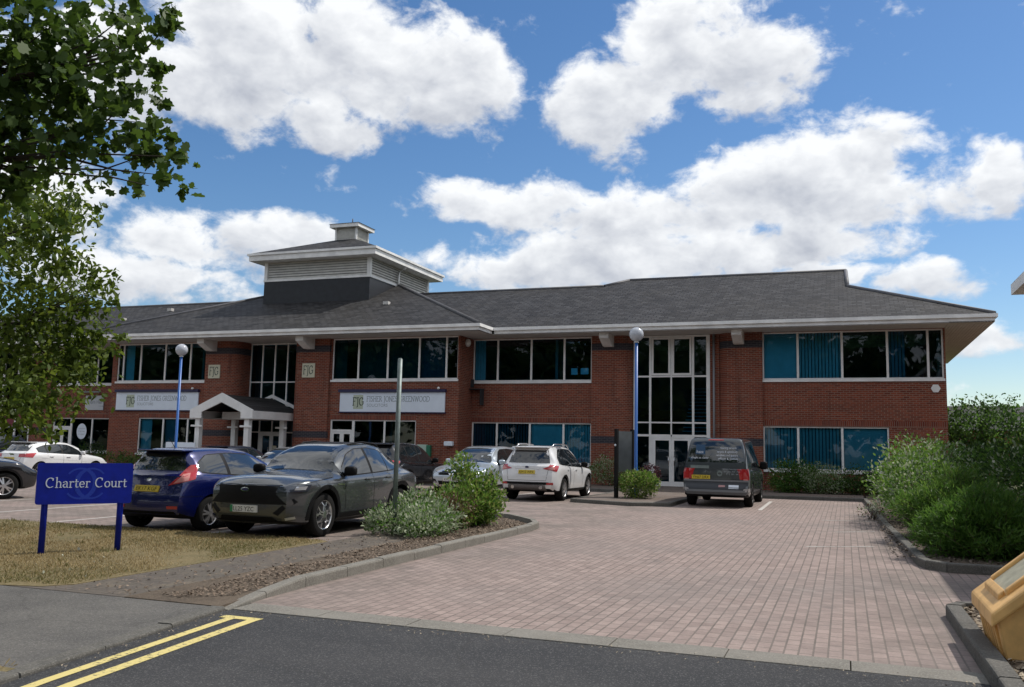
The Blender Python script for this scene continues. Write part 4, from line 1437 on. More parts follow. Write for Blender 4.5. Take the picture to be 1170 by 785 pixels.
class Car:
    """x forward, y left, z up; x = 0 at the rear bumper, L at the front bumper. Body is a lofted shell with
    wheel arches cut out; glass, lamps, doors and trim are panels fitted to that shell."""

    def __init__(self, name, label, cat, loc, heading, P, paint_m, group=None):
        self.P = P
        self.root = empty(name, (loc[0], loc[1], 0), heading, label, cat, group)
        self.pm = paint_m
        self.shell()

    def sect(self, x):
        P = self.P
        L, W = P['L'], P['W']
        zb = ip(x, P.get('zb', [(0, .30), (.25, .22), (L - .25, .20), (L, .24)]))
        zs = ip(x, P['belt'])
        zt = ip(x, P['top'])
        zt = max(zt, zs + 0.012)
        w = W / 2
        dr, cr = P.get('rr', (.45, .15))
        df, cf = P.get('rf', (.75, .22))
        if x < dr:
            w -= cr * ((dr - x) / dr) ** 2.2
        if x > L - df:
            w -= cf * ((x - L + df) / df) ** 2.2
        wt = min(ip(x, P['wtop']), w - 0.03)
        h = zs - zb
        u = zt - zs
        hip = ip(x, P['hip']) if 'hip' in P else 0.0
        e = min(0.10, u * 0.55)
        pts = [(0, zb), (w * .55, zb), (w * .90, zb + .005), (w * .955, zb + .05), (w * .972, zb + .12), (w * .985, zb + .20 * h + .05),
               (w * .993, zb + .40 * h), (w * 1.0, zb + .56 * h), (w * 1.0 + hip * .5, zb + .70 * h), (w * .998 + hip, zb + .82 * h), (w * .985 + hip, zb + .92 * h),
               (w * .965 + hip * .6, zb + .985 * h), (w * .945, zs + 0.006)]
        wb = w * .94
        if u > 0.30:
            for f in (.12, .30, .5, .7, .86):
                zz = zs + f * (u - e)
                pts.append((wb + (wt - wb) * (f ** 1.06) + 0.022 * math.sin(math.pi * f), zz))
            a = (wt, zt - e)
            pts += [a, (wt - .025, zt - e * .52), (wt - .075, zt - e * .22), (wt - .16, zt - e * .07), (wt * .55, zt - .004), (wt * .28, zt), (0, zt)]
        else:
            k_ = 12
            for i in range(1, k_ + 1):
                f = i / k_
                pts.append((wb * (1 - f), zs + 0.006 + (u - 0.006) * math.sin(f * math.pi / 2) ** 0.8))
        return pts

    def shell(self):
        P = self.P
        L = P['L']
        xs = set(np.linspace(0, L, 56).tolist())
        for pr in (P['top'], P['belt']):
            for a in pr:
                if 0 < a[0] < L:
                    xs |= {a[0], max(0, a[0] - .02), min(L, a[0] + .02)}
        for d in (0.03, 0.07, 0.12, 0.18, 0.25):
            xs |= {d, L - d}
        xs = sorted(xs)
        xs = [xs[0]] + [b for a, b in zip(xs[:-1], xs[1:]) if b - a > 0.006]
        secs = [self.sect(x) for x in xs]
        tail, nose = P['tail'], P['nose']     # (z, setback) curves
        def warp(x, z):
            if x < .55:
                return x + ip(z, tail) * (1 - x / .55) ** 1.5
            if x > L - .8:
                return x - ip(z, nose) * ((x - L + .8) / .8) ** 1.5
            return x
        n = len(secs[0])
        vs, fs = [], []
        for x, s in zip(xs, secs):
            for (yy, zz) in s:
                vs.append((warp(x, zz), yy, zz))
            for (yy, zz) in s:
                vs.append((warp(x, zz), -yy, zz))
        st = 2 * n
        for i in range(len(xs) - 1):
            for j in range(n - 1):
                a, b = i * st + j, i * st + j + 1
                c, d = a + st, b + st
                fs.append((a, b, d, c))
                a, b, c, d = a + n, b + n, c + n, d + n
                fs.append((a, c, d, b))
        # end caps, bulged
        for end, bul, off in ((0, -P.get('rbulge', .07), 0), (len(xs) - 1, P.get('fbulge', .11), (len(xs) - 1) * st)):
            s = secs[end]
            K = 10
            rows = []
            for j in range(n):
                row = [off + j]
                yj, zj = s[j]
                for q_ in range(1, K):
                    f = 1 - 2 * q_ / K
                    z0 = zj
                    vs.append((warp(xs[end], z0) + bul * (1 - f * f) * min(1, yj / .5), yj * f, z0))
                    row.append(len(vs) - 1)
                row.append(off + n + j)
                rows.append(row)
            for j in range(n - 1):
                for q_ in range(K):
                    f = (rows[j][q_], rows[j][q_ + 1], rows[j + 1][q_ + 1], rows[j + 1][q_])
                    fs.append(f if end == 0 else f[::-1])
        bm = bmesh.new()
        bv = [bm.verts.new(v) for v in vs]
        for f in fs:
            try:
                bm.faces.new([bv[i] for i in f])
            except ValueError:
                pass
        bmesh.ops.remove_doubles(bm, verts=bm.verts, dist=2e-4)
        bmesh.ops.dissolve_degenerate(bm, edges=bm.edges, dist=1e-5)
        bmesh.ops.recalc_face_normals(bm, faces=bm.faces)
        for f in bm.faces:
            f.smooth = True
        self.bvh = BVHTree.FromBMesh(bm)
        me = bpy.data.meshes.new("body")
        bm.to_mesh(me)
        bm.free()
        tmp = bpy.data.objects.new("body_tmp", me)
        COL.objects.link(tmp)
        cutters = []
        ra = P['r'] + P.get('arch', .055)
        for xw in P['axles']:
            for s in (-1, 1):
                c = MB()
                nn = 40
                yi, yo = P['W'] / 2 - .30, P['W'] / 2 + .25
                ring = [(xw + ra * math.cos(2 * math.pi * i / nn), P['r'] + ra * math.sin(2 * math.pi * i / nn)) for i in range(nn)]
                vv = [(p[0], s * yi, p[1]) for p in ring] + [(p[0], s * yo, p[1]) for p in ring]
                ff = [tuple(range(nn)), tuple(range(nn, 2 * nn))[::-1]] + [(i, nn + i, nn + (i + 1) % nn, (i + 1) % nn) for i in range(nn)]
                c.add(vv, ff)
                o_ = c.build("cut_tmp", [], None)
                md = tmp.modifiers.new("b", 'BOOLEAN')
                md.operation = 'DIFFERENCE'
                md.object = o_
                md.solver = 'EXACT'
                cutters.append(o_)
        dg = bpy.context.evaluated_depsgraph_get()
        me2 = bpy.data.meshes.new_from_object(tmp.evaluated_get(dg))
        for o_ in cutters + [tmp]:
            COL.objects.unlink(o_)
            bpy.data.objects.remove(o_)
        me2.materials.clear()
        body = link_mesh("body", me2, [self.pm, M_BLACK], self.root)
        mi = []
        zl = P.get('clad', 0.0)
        for p in me2.polygons:
            c, nrm = p.center, p.normal
            arch = any((c.x - xw) ** 2 + (c.z - P['r']) ** 2 < (ra + .004) ** 2 and abs(c.y) < P['W'] / 2 - 0.005 and (abs(abs(c.y) - (P['W'] / 2 - .30)) < .004 or abs(nrm.y) < .35)
                       and c.z > .12 for xw in P['axles'])
            mi.append(1 if arch or nrm.z < -.7 or c.z < zl else 0)
        me2.polygons.foreach_set('material_index', mi)
        me2.polygons.foreach_set('use_smooth', [True] * len(me2.polygons))
        me2.set_sharp_from_angle(angle=R(28))
        self.body = body

    # ---- fitted panels
    def ray(self, org, d):
        h = self.bvh.ray_cast(Vector(org), Vector(d))
        return (h[0], h[1]) if h[0] else (None, None)

    def panel(self, name, rows, frm, m, off=0.004, parent=None, thick=0.0, label=None):
        """rows: grid of 2D points (lateral, z), cast on to the shell from direction frm:
        'L','R' sides (lateral = x), 'F','B' front and back (lateral = y), ('D', angle) diagonal about z (lateral across)"""
        P = self.P
        vs, ok = [], []
        for row in rows:
            for (a, z) in row:
                if frm == 'L': o_, d = (a, 3, z), (0, -1, 0)
                elif frm == 'R': o_, d = (a, -3, z), (0, 1, 0)
                elif frm == 'F': o_, d = (P['L'] + 3, a, z), (-1, 0, 0)
                elif frm == 'B': o_, d = (-3, a, z), (1, 0, 0)
                elif frm == 'T': o_, d = (a, z, 4), (0, 0, -1)
                else:
                    an = R(frm[1])
                    dirv = Vector((math.cos(an), math.sin(an), 0))
                    lat = Vector((-math.sin(an), math.cos(an), 0))
                    base = Vector((P['L'] / 2, 0, 0))
                    o_ = base + lat * a - dirv * 6 + Vector((0, 0, z))
                    d = dirv
                p, nn = self.ray(o_, d)
                if p is None:
                    vs.append(None)
                else:
                    if nn.dot(Vector(d)) > 0:
                        nn = -nn
                    vs.append(p + nn * off)
        ncol = len(rows[0])
        idx, pts = {}, []
        for i, v in enumerate(vs):
            if v is not None:
                idx[i] = len(pts)
                pts.append(v)
        fs = []
        for i in range(len(rows) - 1):
            for j in range(ncol - 1):
                q_ = [i * ncol + j, i * ncol + j + 1, (i + 1) * ncol + j + 1, (i + 1) * ncol + j]
                if all(k_ in idx for k_ in q_):
                    pp = [pts[idx[k_]] for k_ in q_]
                    if max((pp[0] - pp[2]).length, (pp[1] - pp[3]).length) < 0.6:
                        fs.append([idx[k_] for k_ in q_])
        me = bpy.data.meshes.new(name)
        me.from_pydata([tuple(p) for p in pts], [], fs)
        bm = bmesh.new()
        bm.from_mesh(me)
        bmesh.ops.remove_doubles(bm, verts=bm.verts, dist=1e-4)
        bmesh.ops.recalc_face_normals(bm, faces=bm.faces)
        if bm.faces:
            f = max(bm.faces, key=lambda q_: q_.calc_area())
            c = f.calc_center_median()
            outw = Vector((c.x - P['L'] / 2, c.y * 2.5, (c.z - .7) * 1.5))
            if f.normal.dot(outw) < 0:
                bmesh.ops.reverse_faces(bm, faces=bm.faces)
        for f in bm.faces:
            f.smooth = True
        bm.to_mesh(me)
        bm.free()
        o_ = link_mesh(name, me, m, parent or self.root)
        if label:
            o_['label'] = label
        return o_

    def corner(self, name, end, s, q_, m, off=.007, n=10, k_=6, parent=None):
        """panel wrapped round a body corner; q_ = four (t, z), t > 0 towards the centre line, t < 0 along the side"""
        P = self.P
        a0 = .7071 * (P['L'] / 2 - P['W'] / 2)
        sg_ = -s if end == 'B' else s
        an = {('B', -1): 45, ('B', 1): -45, ('F', 1): 225, ('F', -1): 135}[(end, s)]
        rows = [[(sg_ * (a0 + t), z) for t, z in row] for row in quadgrid(q_, n, k_)]
        return self.panel(name, rows, ('D', an), m, off, parent)

    def band(self, name, lo, hi, frm, m, n=14, k_=5, off=0.004, parent=None, x0=None, x1=None):
        """panel between two curves lo(x), hi(x), given as point lists"""
        a = x0 if x0 is not None else max(lo[0][0], hi[0][0])
        b = x1 if x1 is not None else min(lo[-1][0], hi[-1][0])
        xs = sorted(set(np.linspace(a, b, n).tolist() + [p[0] for p in lo + hi if a < p[0] < b]))
        X = lambda x, c: float(np.interp(x, [p[0] for p in c], [p[1] for p in c]))
        rows = [[(x, X(x, lo) + (X(x, hi) - X(x, lo)) * j / k_) for x in xs] for j in range(k_ + 1)]
        return self.panel(name, rows, frm, m, off, parent)

    def seam(self, name, pts, frm, m=None, w=0.009, off=0.0025, parent=None):
        rows = [[], []]
        P2 = [Vector(p) for p in pts]
        fine = []
        for a, b in zip(P2[:-1], P2[1:]):
            nn = max(1, int((b - a).length / .08))
            fine += [a.lerp(b, i / nn) for i in range(nn)]
        fine.append(P2[-1])
        for i, p in enumerate(fine):
            d = (fine[min(i + 1, len(fine) - 1)] - fine[max(i - 1, 0)]).normalized()
            nn = Vector((-d.y, d.x)) * w / 2
            rows[0].append(tuple(p + nn))
            rows[1].append(tuple(p - nn))
        return self.panel(name, rows, frm, m or M_BLACK, off, parent)

    def arch_trim(self, side, xw, m, w=.07, a0=-8, a1=188, off=.012):
        r0 = self.P['r'] + self.P.get('arch', .055) + .002
        zc = self.P['r']
        rows = []
        for rr_ in (r0, r0 + w * .5, r0 + w):
            rows.append([(xw + rr_ * math.cos(R(a0 + (a1 - a0) * i / 30)), max(.19, zc + rr_ * math.sin(R(a0 + (a1 - a0) * i / 30)))) for i in range(31)])
        return self.panel("arch_trim", rows, side, m, off)

    def wheels(self, spokes=5, style='twin', rim_m=None, width=.22, steer=0.0):
        P = self.P
        r = P['r']
        rim_m = rim_m or M_ALLOY
        tyre, rim, hub = MB(), MB(), MB()
        prof = [(r * .66, -.5), (r * .70, -.5), (r * .90, -.52), (r * .97, -.44), (r, -.30), (r, .30), (r * .97, .44), (r * .90, .52), (r * .70, .50), (r * .66, .5)]
        N = 40
        vs, fs = [], []
        for (rr_, yy) in prof:
            for i in range(N):
                a = 2 * math.pi * i / N
                vs.append((rr_ * math.cos(a), yy * width, rr_ * math.sin(a)))
        for j in range(len(prof) - 1):
            for i in range(N):
                fs.append((j * N + i, j * N + (i + 1) % N, (j + 1) * N + (i + 1) % N, (j + 1) * N + i))
        tyre.add(vs, fs, 0, True)
        ri = r * .665
        # rim barrel and lip (outer face at +y)
        pr2 = [(ri, .5), (ri * .955, .49), (ri * .93, .40), (ri * .90, -.3)]
        vs, fs = [], []
        for (rr_, yy) in pr2:
            for i in range(N):
                a = 2 * math.pi * i / N
                vs.append((rr_ * math.cos(a), yy * width, rr_ * math.sin(a)))
        for j in range(len(pr2) - 1):
            for i in range(N):
                fs.append((j * N + i, (j + 1) * N + i, (j + 1) * N + (i + 1) % N, j * N + (i + 1) % N))
        rim.add(vs, fs, 0, True)
        yo, yi = .44 * width, .22 * width
        def spoke(a, w0, w1, r0, r1, b=None):
            b = a if b is None else b
            def pt(rr_, ang, t): return (rr_ * math.cos(ang) - t * math.sin(ang), rr_ * math.sin(ang) + t * math.cos(ang))
            q_ = [pt(r0, a, w0), pt(r1, b, w1), pt(r1, b, -w1), pt(r0, a, -w0)]
            rim.add([(p[0], yo + (.02 if i in (0, 3) else 0), p[1]) for i, p in enumerate(q_)] + [(p[0], yi, p[1]) for p in q_],
                    [(0, 1, 2, 3), (4, 7, 6, 5), (0, 4, 5, 1), (1, 5, 6, 2), (2, 6, 7, 3), (3, 7, 4, 0)])
        for s in range(spokes):
            a = 2 * math.pi * s / spokes + math.pi / 2
            if style == 'twin':
                spoke(a - .10, .020, .017, r * .13, ri * .95, a - .19)
                spoke(a + .10, .020, .017, r * .13, ri * .95, a + .19)
            elif style == 'petal':
                g = math.pi / spokes
                spoke(a - .16, .012, .012, r * .14, ri * .60, a - g * .80)
                spoke(a + .16, .012, .012, r * .14, ri * .60, a + g * .80)
                spoke(a - g * .80, .012, .012, ri * .59, ri * .95, a - g * .42)
                spoke(a + g * .80, .012, .012, ri * .59, ri * .95, a + g * .42)
            elif style == 'blade':
                spoke(a, .045, .030, r * .12, ri * .95, a + .22)
            else:
                spoke(a, .035, .045, r * .12, ri * .95)
        c = [(r * .16 * math.cos(2 * math.pi * i / 16), r * .16 * math.sin(2 * math.pi * i / 16)) for i in range(16)]
        rim.add([(p[0], yo + .018, p[1]) for p in c] + [(p[0], yi, p[1]) for p in c], [tuple(range(16))] + [(i, 16 + i, 16 + (i + 1) % 16, (i + 1) % 16) for i in range(16)])
        cc = [(ri * .93 * math.cos(2 * math.pi * i / 28), ri * .93 * math.sin(2 * math.pi * i / 28)) for i in range(28)]
        hub.add([(p[0], -.05 * width, p[1]) for p in cc], [tuple(range(28))])
        dd = [(ri * .62 * math.cos(2 * math.pi * i / 28), ri * .62 * math.sin(2 * math.pi * i / 28)) for i in range(28)]
        hub.add([(p[0], .02 * width, p[1]) for p in dd], [tuple(range(28))], 1)
        tm = tyre.mesh("tyre")
        rm_ = rim.build("rim", rim_m, None)
        rmesh = rm_.data
        COL.objects.unlink(rm_)
        bpy.data.objects.remove(rm_)
        hm = hub.mesh("wheel")
        hm.materials.append(M_ALLOY_D)
        hm.materials.append(pbr('brake_disc', (0.10, 0.10, 0.10), 0.5, metal=0.6))
        tm.materials.append(M_TYRE)
        for xw in P['axles']:
            for s in (-1, 1):
                h = bpy.data.objects.new("wheel", hm)
                COL.objects.link(h)
                h.parent = self.root
                h.location = (xw, s * (P['W'] / 2 - width / 2 - P.get('inset', .015)), r)
                h.rotation_euler = (0, rnd.uniform(0, 1), (0 if s > 0 else math.pi) + (steer if xw == max(P['axles']) else 0))
                for nm, ms in (("tyre", tm), ("rim", rmesh)):
                    c_ = bpy.data.objects.new(nm, ms)
                    COL.objects.link(c_)
                    c_.parent = h

    def box(self, name, x0, x1, y0, y1, z0, z1, m, bev=.01, parent=None):
        return MB().box(x0, x1, y0, y1, z0, z1).build(name, m, parent or self.root, bevel=bev)

    def mirror(self, x, z, m, out=.20, sz=(.12, .20, .15)):
        W = self.P['W'] / 2
        for s in (-1, 1):
            p, _ = self.ray((x, s * 3, z), (0, -s, 0))
            y0 = abs(p.y) if p else W
            mb = MB()
            c = Vector((x - .02, s * (y0 + out * .6), z + .05))
            mb.sphere((0, 0, 0), 1.0, 14, 9)
            for i in range(len(mb.v)):
                v = Vector(mb.v[i])
                # flattened rounded block
                f = lambda t: math.copysign(abs(t) ** .6, t)
                mb.v[i] = (c.x + f(v.x) * sz[0] * .5 + .0, c.y + f(v.y) * sz[1] * .5, c.z + f(v.z) * sz[2] * .5)
            mm = mb.build("door_mirror", m, self.root)
            a = MB().tube([(x, s * (y0 - .02), z - .02), (x - .01, s * (y0 + out * .4), z + .01)], [.035, .028], 8)
            a.build("mirror_arm", M_BLACK, mm)

    def handle(self, x, z, side, m, w=.2):
        s = 1 if side == 'L' else -1
        p, _ = self.ray((x, s * 3, z), (0, -s, 0))
        if p:
            return MB().box(x - w / 2, x + w / 2, p.y + s * .008, p.y + s * .034, z - .014, z + .014).build("door_handle", m, self.root, bevel=.008)

    def plate(self, txt, end, z, m, yc=0.0, w=.52, h=.112, green=False):
        d = -1 if end == 'B' else 1
        p, nn = self.ray((-3 if d < 0 else self.P['L'] + 3, yc, z), (-d, 0, 0))
        nn = nn if nn.x * d > 0 else -nn
        nn = Vector((nn.x, 0, nn.z)).normalized()
        ey = Vector((0, 1, 0)) * (-1 if d < 0 else 1)      # reading direction as seen from outside
        if d < 0:
            ey = Vector((0, -1, 0))
        up = nn.cross(ey)
        if up.z < 0:
            up = -up
        c = p + nn * .022
        q_ = [c - ey * w / 2 - up * h / 2, c + ey * w / 2 - up * h / 2, c + ey * w / 2 + up * h / 2, c - ey * w / 2 + up * h / 2]
        pl_ = MB().extr(q_, -nn * .03).build("number_plate", m, self.root)
        place_text("plate_lettering", txt, .105, c - up * .038 + nn * .002, ey, up, M_BLACK, pl_, width=w * (.78 if green else .88), center=True)
        if green:
            g = [c - ey * w / 2 - up * h / 2, c - ey * (w / 2 - .05) - up * h / 2, c - ey * (w / 2 - .05) + up * h / 2, c - ey * w / 2 + up * h / 2]
            MB().add([v + nn * .0015 for v in g], [(0, 1, 2, 3)]).build("plate_flash", M_PLATE_G, pl_, fix=False)
        return pl_

    def done(self):
        """move the origin from the rear bumper to mid-car"""
        L = self.P['L']
        for ch in self.root.children:
            if ch.type == 'MESH' and ch.name.split('.')[0] != 'wheel':
                for v in ch.data.vertices:
                    v.co.x -= L / 2
                for g in ch.children:
                    for v in g.data.vertices:
                        v.co.x -= L / 2
            else:
                ch.location.x -= L / 2


def mirror_pts(pts):
    return pts


def side_glass(car, segs, lo, hi, m=None, trim=None):
    """side windows between the sill curve lo and the head curve hi; segs = list of (x0, x1)"""
    for side in 'LR':
        for (a, b) in segs:
            g = car.band("side_window", lo, hi, side, m or M_CARGLASS, 12, 5, .005, x0=a, x1=b)
        if trim:
            xs = (segs[0][0] - .02, segs[-1][1] + .02)
            car.band("window_surround", [(x, float(np.interp(x, [p[0] for p in lo], [p[1] for p in lo])) - .018) for x in np.linspace(*xs, 20)],
                     [(x, float(np.interp(x, [p[0] for p in hi], [p[1] for p in hi])) + .018) for x in np.linspace(*xs, 20)], side, trim, 20, 5, .0025)


def trap(z0, z1, a0, a1, n=12, k_=6, bow=0.0):
    """grid for a screen: half-width a0 at z0, a1 at z1; bow lowers the corners"""
    rows = []
    for i in range(k_ + 1):
        f = i / k_
        a = a0 + (a1 - a0) * f
        rows.append([(-a + 2 * a * j / n, z0 + (z1 - z0) * f - bow * ((2 * j / n - 1) ** 2)) for j in range(n + 1)])
    return rows


def quadgrid(p, n=8, k_=4):
    """bilinear grid over four 2D corners (bl, br, tr, tl)"""
    p = [Vector(q_) for q_ in p]
    return [[tuple((p[0].lerp(p[1], j / n)).lerp(p[3].lerp(p[2], j / n), i / k_)) for j in range(n + 1)] for i in range(k_ + 1)]


def poly_pts(c, rx, ry, n=14):
    return [[(c[0] + f * rx * math.cos(2 * math.pi * j / n), c[1] + f * ry * math.sin(2 * math.pi * j / n)) for j in range(n + 1)] for f in (0.02, .5, 1.0)]


N_, S_ = R(90), R(-90)     # nose toward the building / nose toward the road

# ---- small hatchback family ------------------------------------------------------
def hatch_P(L=3.97, W=1.72, H=1.47, r=.305, wb=2.49, fo=.83):
    ro = L - wb - fo
    return dict(L=L, W=W, r=r, axles=[ro, ro + wb],
                top=[(0, .98), (.06, 1.02), (.14, 1.10), (.30, H - .13), (.42, H - .045), (.60, H - .018), (1.35, H), (1.95, H - .035), (2.25, H - .11), (2.95, 1.045), (3.05, .995), (3.55, .88), (L - .12, .74), (L, .66)],
                belt=[(0, .965), (.5, .985), (1.2, .955), (2.6, .905), (3.05, .875), (3.6, .79), (L, .62)],
                wtop=[(0, .50), (.4, .53), (1.4, .57), (2.2, .56), (3.0, .66), (L, .60)],
                hip=[(0, .0), (.4, .02), (ro, .035), (1.3, .0), (2.5, 0), (ro + wb, .02), (L, 0)],
                tail=[(.2, .10), (.38, .0), (.60, .0), (.75, .05), (.97, .10), (1.4, .12)],
                nose=[(.2, .06), (.35, .0), (.55, .02), (.7, .12), (.9, .2)], rr=(.6, .17), rf=(.8, .24), arch=.045)


def build_hatch(name, label, loc, heading, m, plate, P=None, three=False, rear=True, wheel='twin', wn=5, group=None, H=1.47, cat="hatchback"):
    P = P or hatch_P()
    c = Car(name, label, cat, loc, heading, P, m, group)
    L, ro = P['L'], P['axles'][0]
    lo = [(.30, 1.06), (.62, 1.025), (1.3, .985), (2.4, .925), (2.72, .915)]
    hi = [(.30, 1.09), (.45, 1.19), (.75, H - .14), (1.35, H - .105), (1.95, H - .125), (2.2, 1.25), (2.72, .935)]
    segs = [(.36, 1.13), (1.22, 2.66)] if three else [(.52, .95), (1.0, 1.66), (1.74, 2.66)]
    side_glass(c, segs, lo, hi, trim=M_BLACK)
    c.panel("rear_window", trap(1.06, H - .12, .585, .47, bow=.0), 'B', M_CARGLASS, .006)
    c.panel("windscreen", trap(.99, H - .075, .64, .52, bow=.035), 'F', M_CARGLASS, .005)
    # roof spoiler over the screen
    sp = MB()
    for s in range(8):
        pass
    sp.box(.22, .52, -.50, .50, H - .075, H - .045)
    sp.build("spoiler", m if rear else m, c.root, bevel=.012)
    for s in (1, -1):
        an = 180 + s * 0
        # high lamps climbing the rear corner
        c.corner("tail_lamp", 'B', s, [(.30, .80), (-.14, .92), (-.20, 1.17), (-.06, 1.16)], M_REDLAMP, .008, 12, 8)
        c.corner("lamp_lens", 'B', s, [(.22, .835), (-.02, .90), (-.06, 1.02), (.06, 1.0)], M_REDLAMP2, .012, 8, 5)
        t = c.panel("reflector", quadgrid([(s * .46, .405), (s * .66, .405), (s * .66, .455), (s * .46, .455)], 5, 2), 'B', M_REDLAMP, .006)
        c.panel("head_lamp", quadgrid([(s * .40, .62), (s * .72, .66), (s * .74, .82), (s * .52, .76)], 6, 4), 'F', M_CLEARLAMP, .006)
        sd = 'L' if s > 0 else 'R'
        c.seam("door_seam", [(1.18, .36), (1.20, .95)], sd)
        c.seam("door_seam", [(2.44, .34), (2.50, .92)], sd)
        if not three:
            c.seam("door_seam", [(.80, .80), (.92, .98)], sd)
            c.handle(1.02, .83, sd, m)
        c.seam("sill_seam", [(.95, .33), (2.5, .32)], sd)
        c.handle(1.42 if three else 1.84, .82, sd, m)
        c.seam("bumper_seam", [(.02, .62), (.40, .62), (.44, .60)], sd, w=.006)
    c.panel("rear_diffuser", quadgrid([(-.66, .28), (.66, .28), (.60, .36), (-.60, .36)], 12, 2), 'B', M_BLACK, .006)
    c.seam("tailgate_seam", [(-.60, 1.04), (-.55, .66), (.55, .66), (.60, 1.04)], 'B', w=.008)
    c.panel("grille", quadgrid([(-.45, .36), (.45, .36), (.5, .54), (-.5, .54)], 10, 3), 'F', M_BLACK, .006)
    c.mirror(2.55, .94, m)
    if plate:
        c.plate(plate, 'B', .74, M_PLATE_Y)
        c.plate(plate, 'F', .48, M_PLATE_W)
    c.panel("badge", poly_pts((0, .90), .05, .028), 'B', M_CHROME, .008)
    an = MB().tube([(.62, 0, H - .02), (.46, 0, H + .16)], .006, 6)
    an.build("aerial", M_BLACK, c.root)
    c.wheels(wn, wheel)
    c.done()
    return c


P_BLUE = paint("royal_blue_paint", (0.004, 0.009, 0.095), 0.25, 0.25)
P_GREY = paint("graphite_paint", (0.078, 0.086, 0.092), 0.5, 0.27)
P_WHITE = paint("white_paint", (0.72, 0.73, 0.74), 0.0, 0.3)
P_SILVER = paint("silver_blue_paint", (0.52, 0.58, 0.64), 0.5, 0.28)
P_VAN = paint("slate_grey_paint", (0.060, 0.072, 0.082), 0.35, 0.3)
P_BLACK = paint("black_paint", (0.012, 0.013, 0.016), 0.2, 0.2)
P_NAVY = paint("dark_navy_paint", (0.016, 0.022, 0.045), 0.3, 0.25)
P_PALE = paint("pale_silver_paint", (0.48, 0.50, 0.52), 0.5, 0.28)

CARS = "cars parked in the bays of the court"
# blue hatch: rear axle at Y -24.0
hp = hatch_P()
off = hp['L'] / 2 - hp['axles'][0]
build_hatch("hatchback", "royal blue three-door hatchback with yellow plate, tail to the dry grass", (-4.76, -23.9 + off), N_, P_BLUE, "EK17 KGF", hp, three=True, group=CARS)


# ---- white hatch seen from the rear corner
ap = hatch_P(4.29, 1.78, 1.43, .32, 2.70, .92)
ap['top'] = [(0, .98), (.06, 1.02), (.14, 1.08), (.40, 1.28), (.62, 1.375), (.9, 1.405), (1.6, 1.43), (2.15, 1.40), (2.45, 1.33), (3.10, 1.03), (3.2, .985), (3.75, .88), (4.15, .72), (4.29, .62)]
ap['belt'] = [(0, .965), (.5, .975), (1.2, .95), (2.6, .905), (3.15, .875), (3.8, .78), (4.29, .58)]
ap['wtop'] = [(0, .50), (.5, .53), (1.6, .58), (2.4, .57), (3.1, .68), (4.29, .60)]
def build_ahatch(name, label, loc, heading, m, plate, P, group=None, lampm=None, wheel='blade'):
    c = Car(name, label, "hatchback", loc, heading, P, m, group)
    H = 1.43
    lo = [(.45, 1.05), (.8, 1.02), (1.5, .985), (2.6, .93), (2.9, .92)]
    hi = [(.45, 1.09), (.62, 1.17), (1.0, 1.275), (1.6, 1.325), (2.1, 1.305), (2.4, 1.22), (2.9, .94)]
    side_glass(c, [(.60, .98), (1.03, 1.70), (1.78, 2.86)], lo, hi, trim=M_BLACK)
    c.panel("rear_window", trap(1.06, 1.34, .60, .50), 'B', M_CARGLASS, .006)
    c.panel("windscreen", trap(1.0, 1.37, .66, .53, bow=.035), 'F', M_CARGLASS, .005)
    MB().box(.46, .80, -.52, .52, 1.385, 1.41).build("spoiler", m, c.root, bevel=.01)
    for s in (1, -1):
        sd = 'L' if s > 0 else 'R'
        c.corner("tail_lamp", 'B', s, [(.30, .83), (-.20, .82), (-.30, .99), (.28, .95)], M_REDLAMP, .008, 12, 5)
        c.panel("head_lamp", quadgrid([(s * .45, .58), (s * .78, .62), (s * .78, .76), (s * .50, .70)], 6, 4), 'F', M_CLEARLAMP, .006)
        c.seam("door_seam", [(1.74, .34), (1.74, .97)], sd)
        c.seam("door_seam", [(2.62, .34), (2.66, .92)], sd)
        c.seam("door_seam", [(.92, .80), (1.02, 1.0)], sd)
        c.seam("crease_line", [(.7, .80), (2.9, .66)], sd, m, .014, .004)
        c.handle(1.16, .86, sd, m)
        c.handle(1.98, .84, sd, m)
    c.seam("tailgate_seam", [(-.60, 1.04), (-.5, .62), (.5, .62), (.60, 1.04)], 'B', w=.008)
    c.panel("rear_diffuser", quadgrid([(-.7, .26), (.7, .26), (.62, .36), (-.62, .36)], 12, 2), 'B', M_BLACK, .006)
    c.panel("grille", quadgrid([(-.5, .34), (.5, .34), (.5, .6), (-.5, .6)], 10, 3), 'F', M_BLACK, .006)
    c.panel("badge", poly_pts((0, .92), .045, .045), 'B', M_CHROME, .008)
    c.mirror(2.66, .95, m)
    if plate:
        c.plate(plate, 'B', .76, M_PLATE_Y)
    c.wheels(5, wheel)
    c.done()
    return c


off = ap['L'] / 2 - ap['axles'][0]
build_ahatch("hatchback", "white five-door hatchback parked nose-in to the left wing, behind the blue name sign", (-23.25, -10.9 + off), N_, P_WHITE, "KM14 AVX", ap, CARS)
build_ahatch("hatchback", "dark navy car roof showing between the blue hatchback and the gabled canopy", (-15.25, -9.6 + off), N_, P_NAVY, None, dict(ap), CARS)
build_ahatch("hatchback", "pale silver car mostly hidden behind the windscreen of the graphite crossover", (-12.55, -8.9), S_, P_PALE, None, dict(ap), CARS)


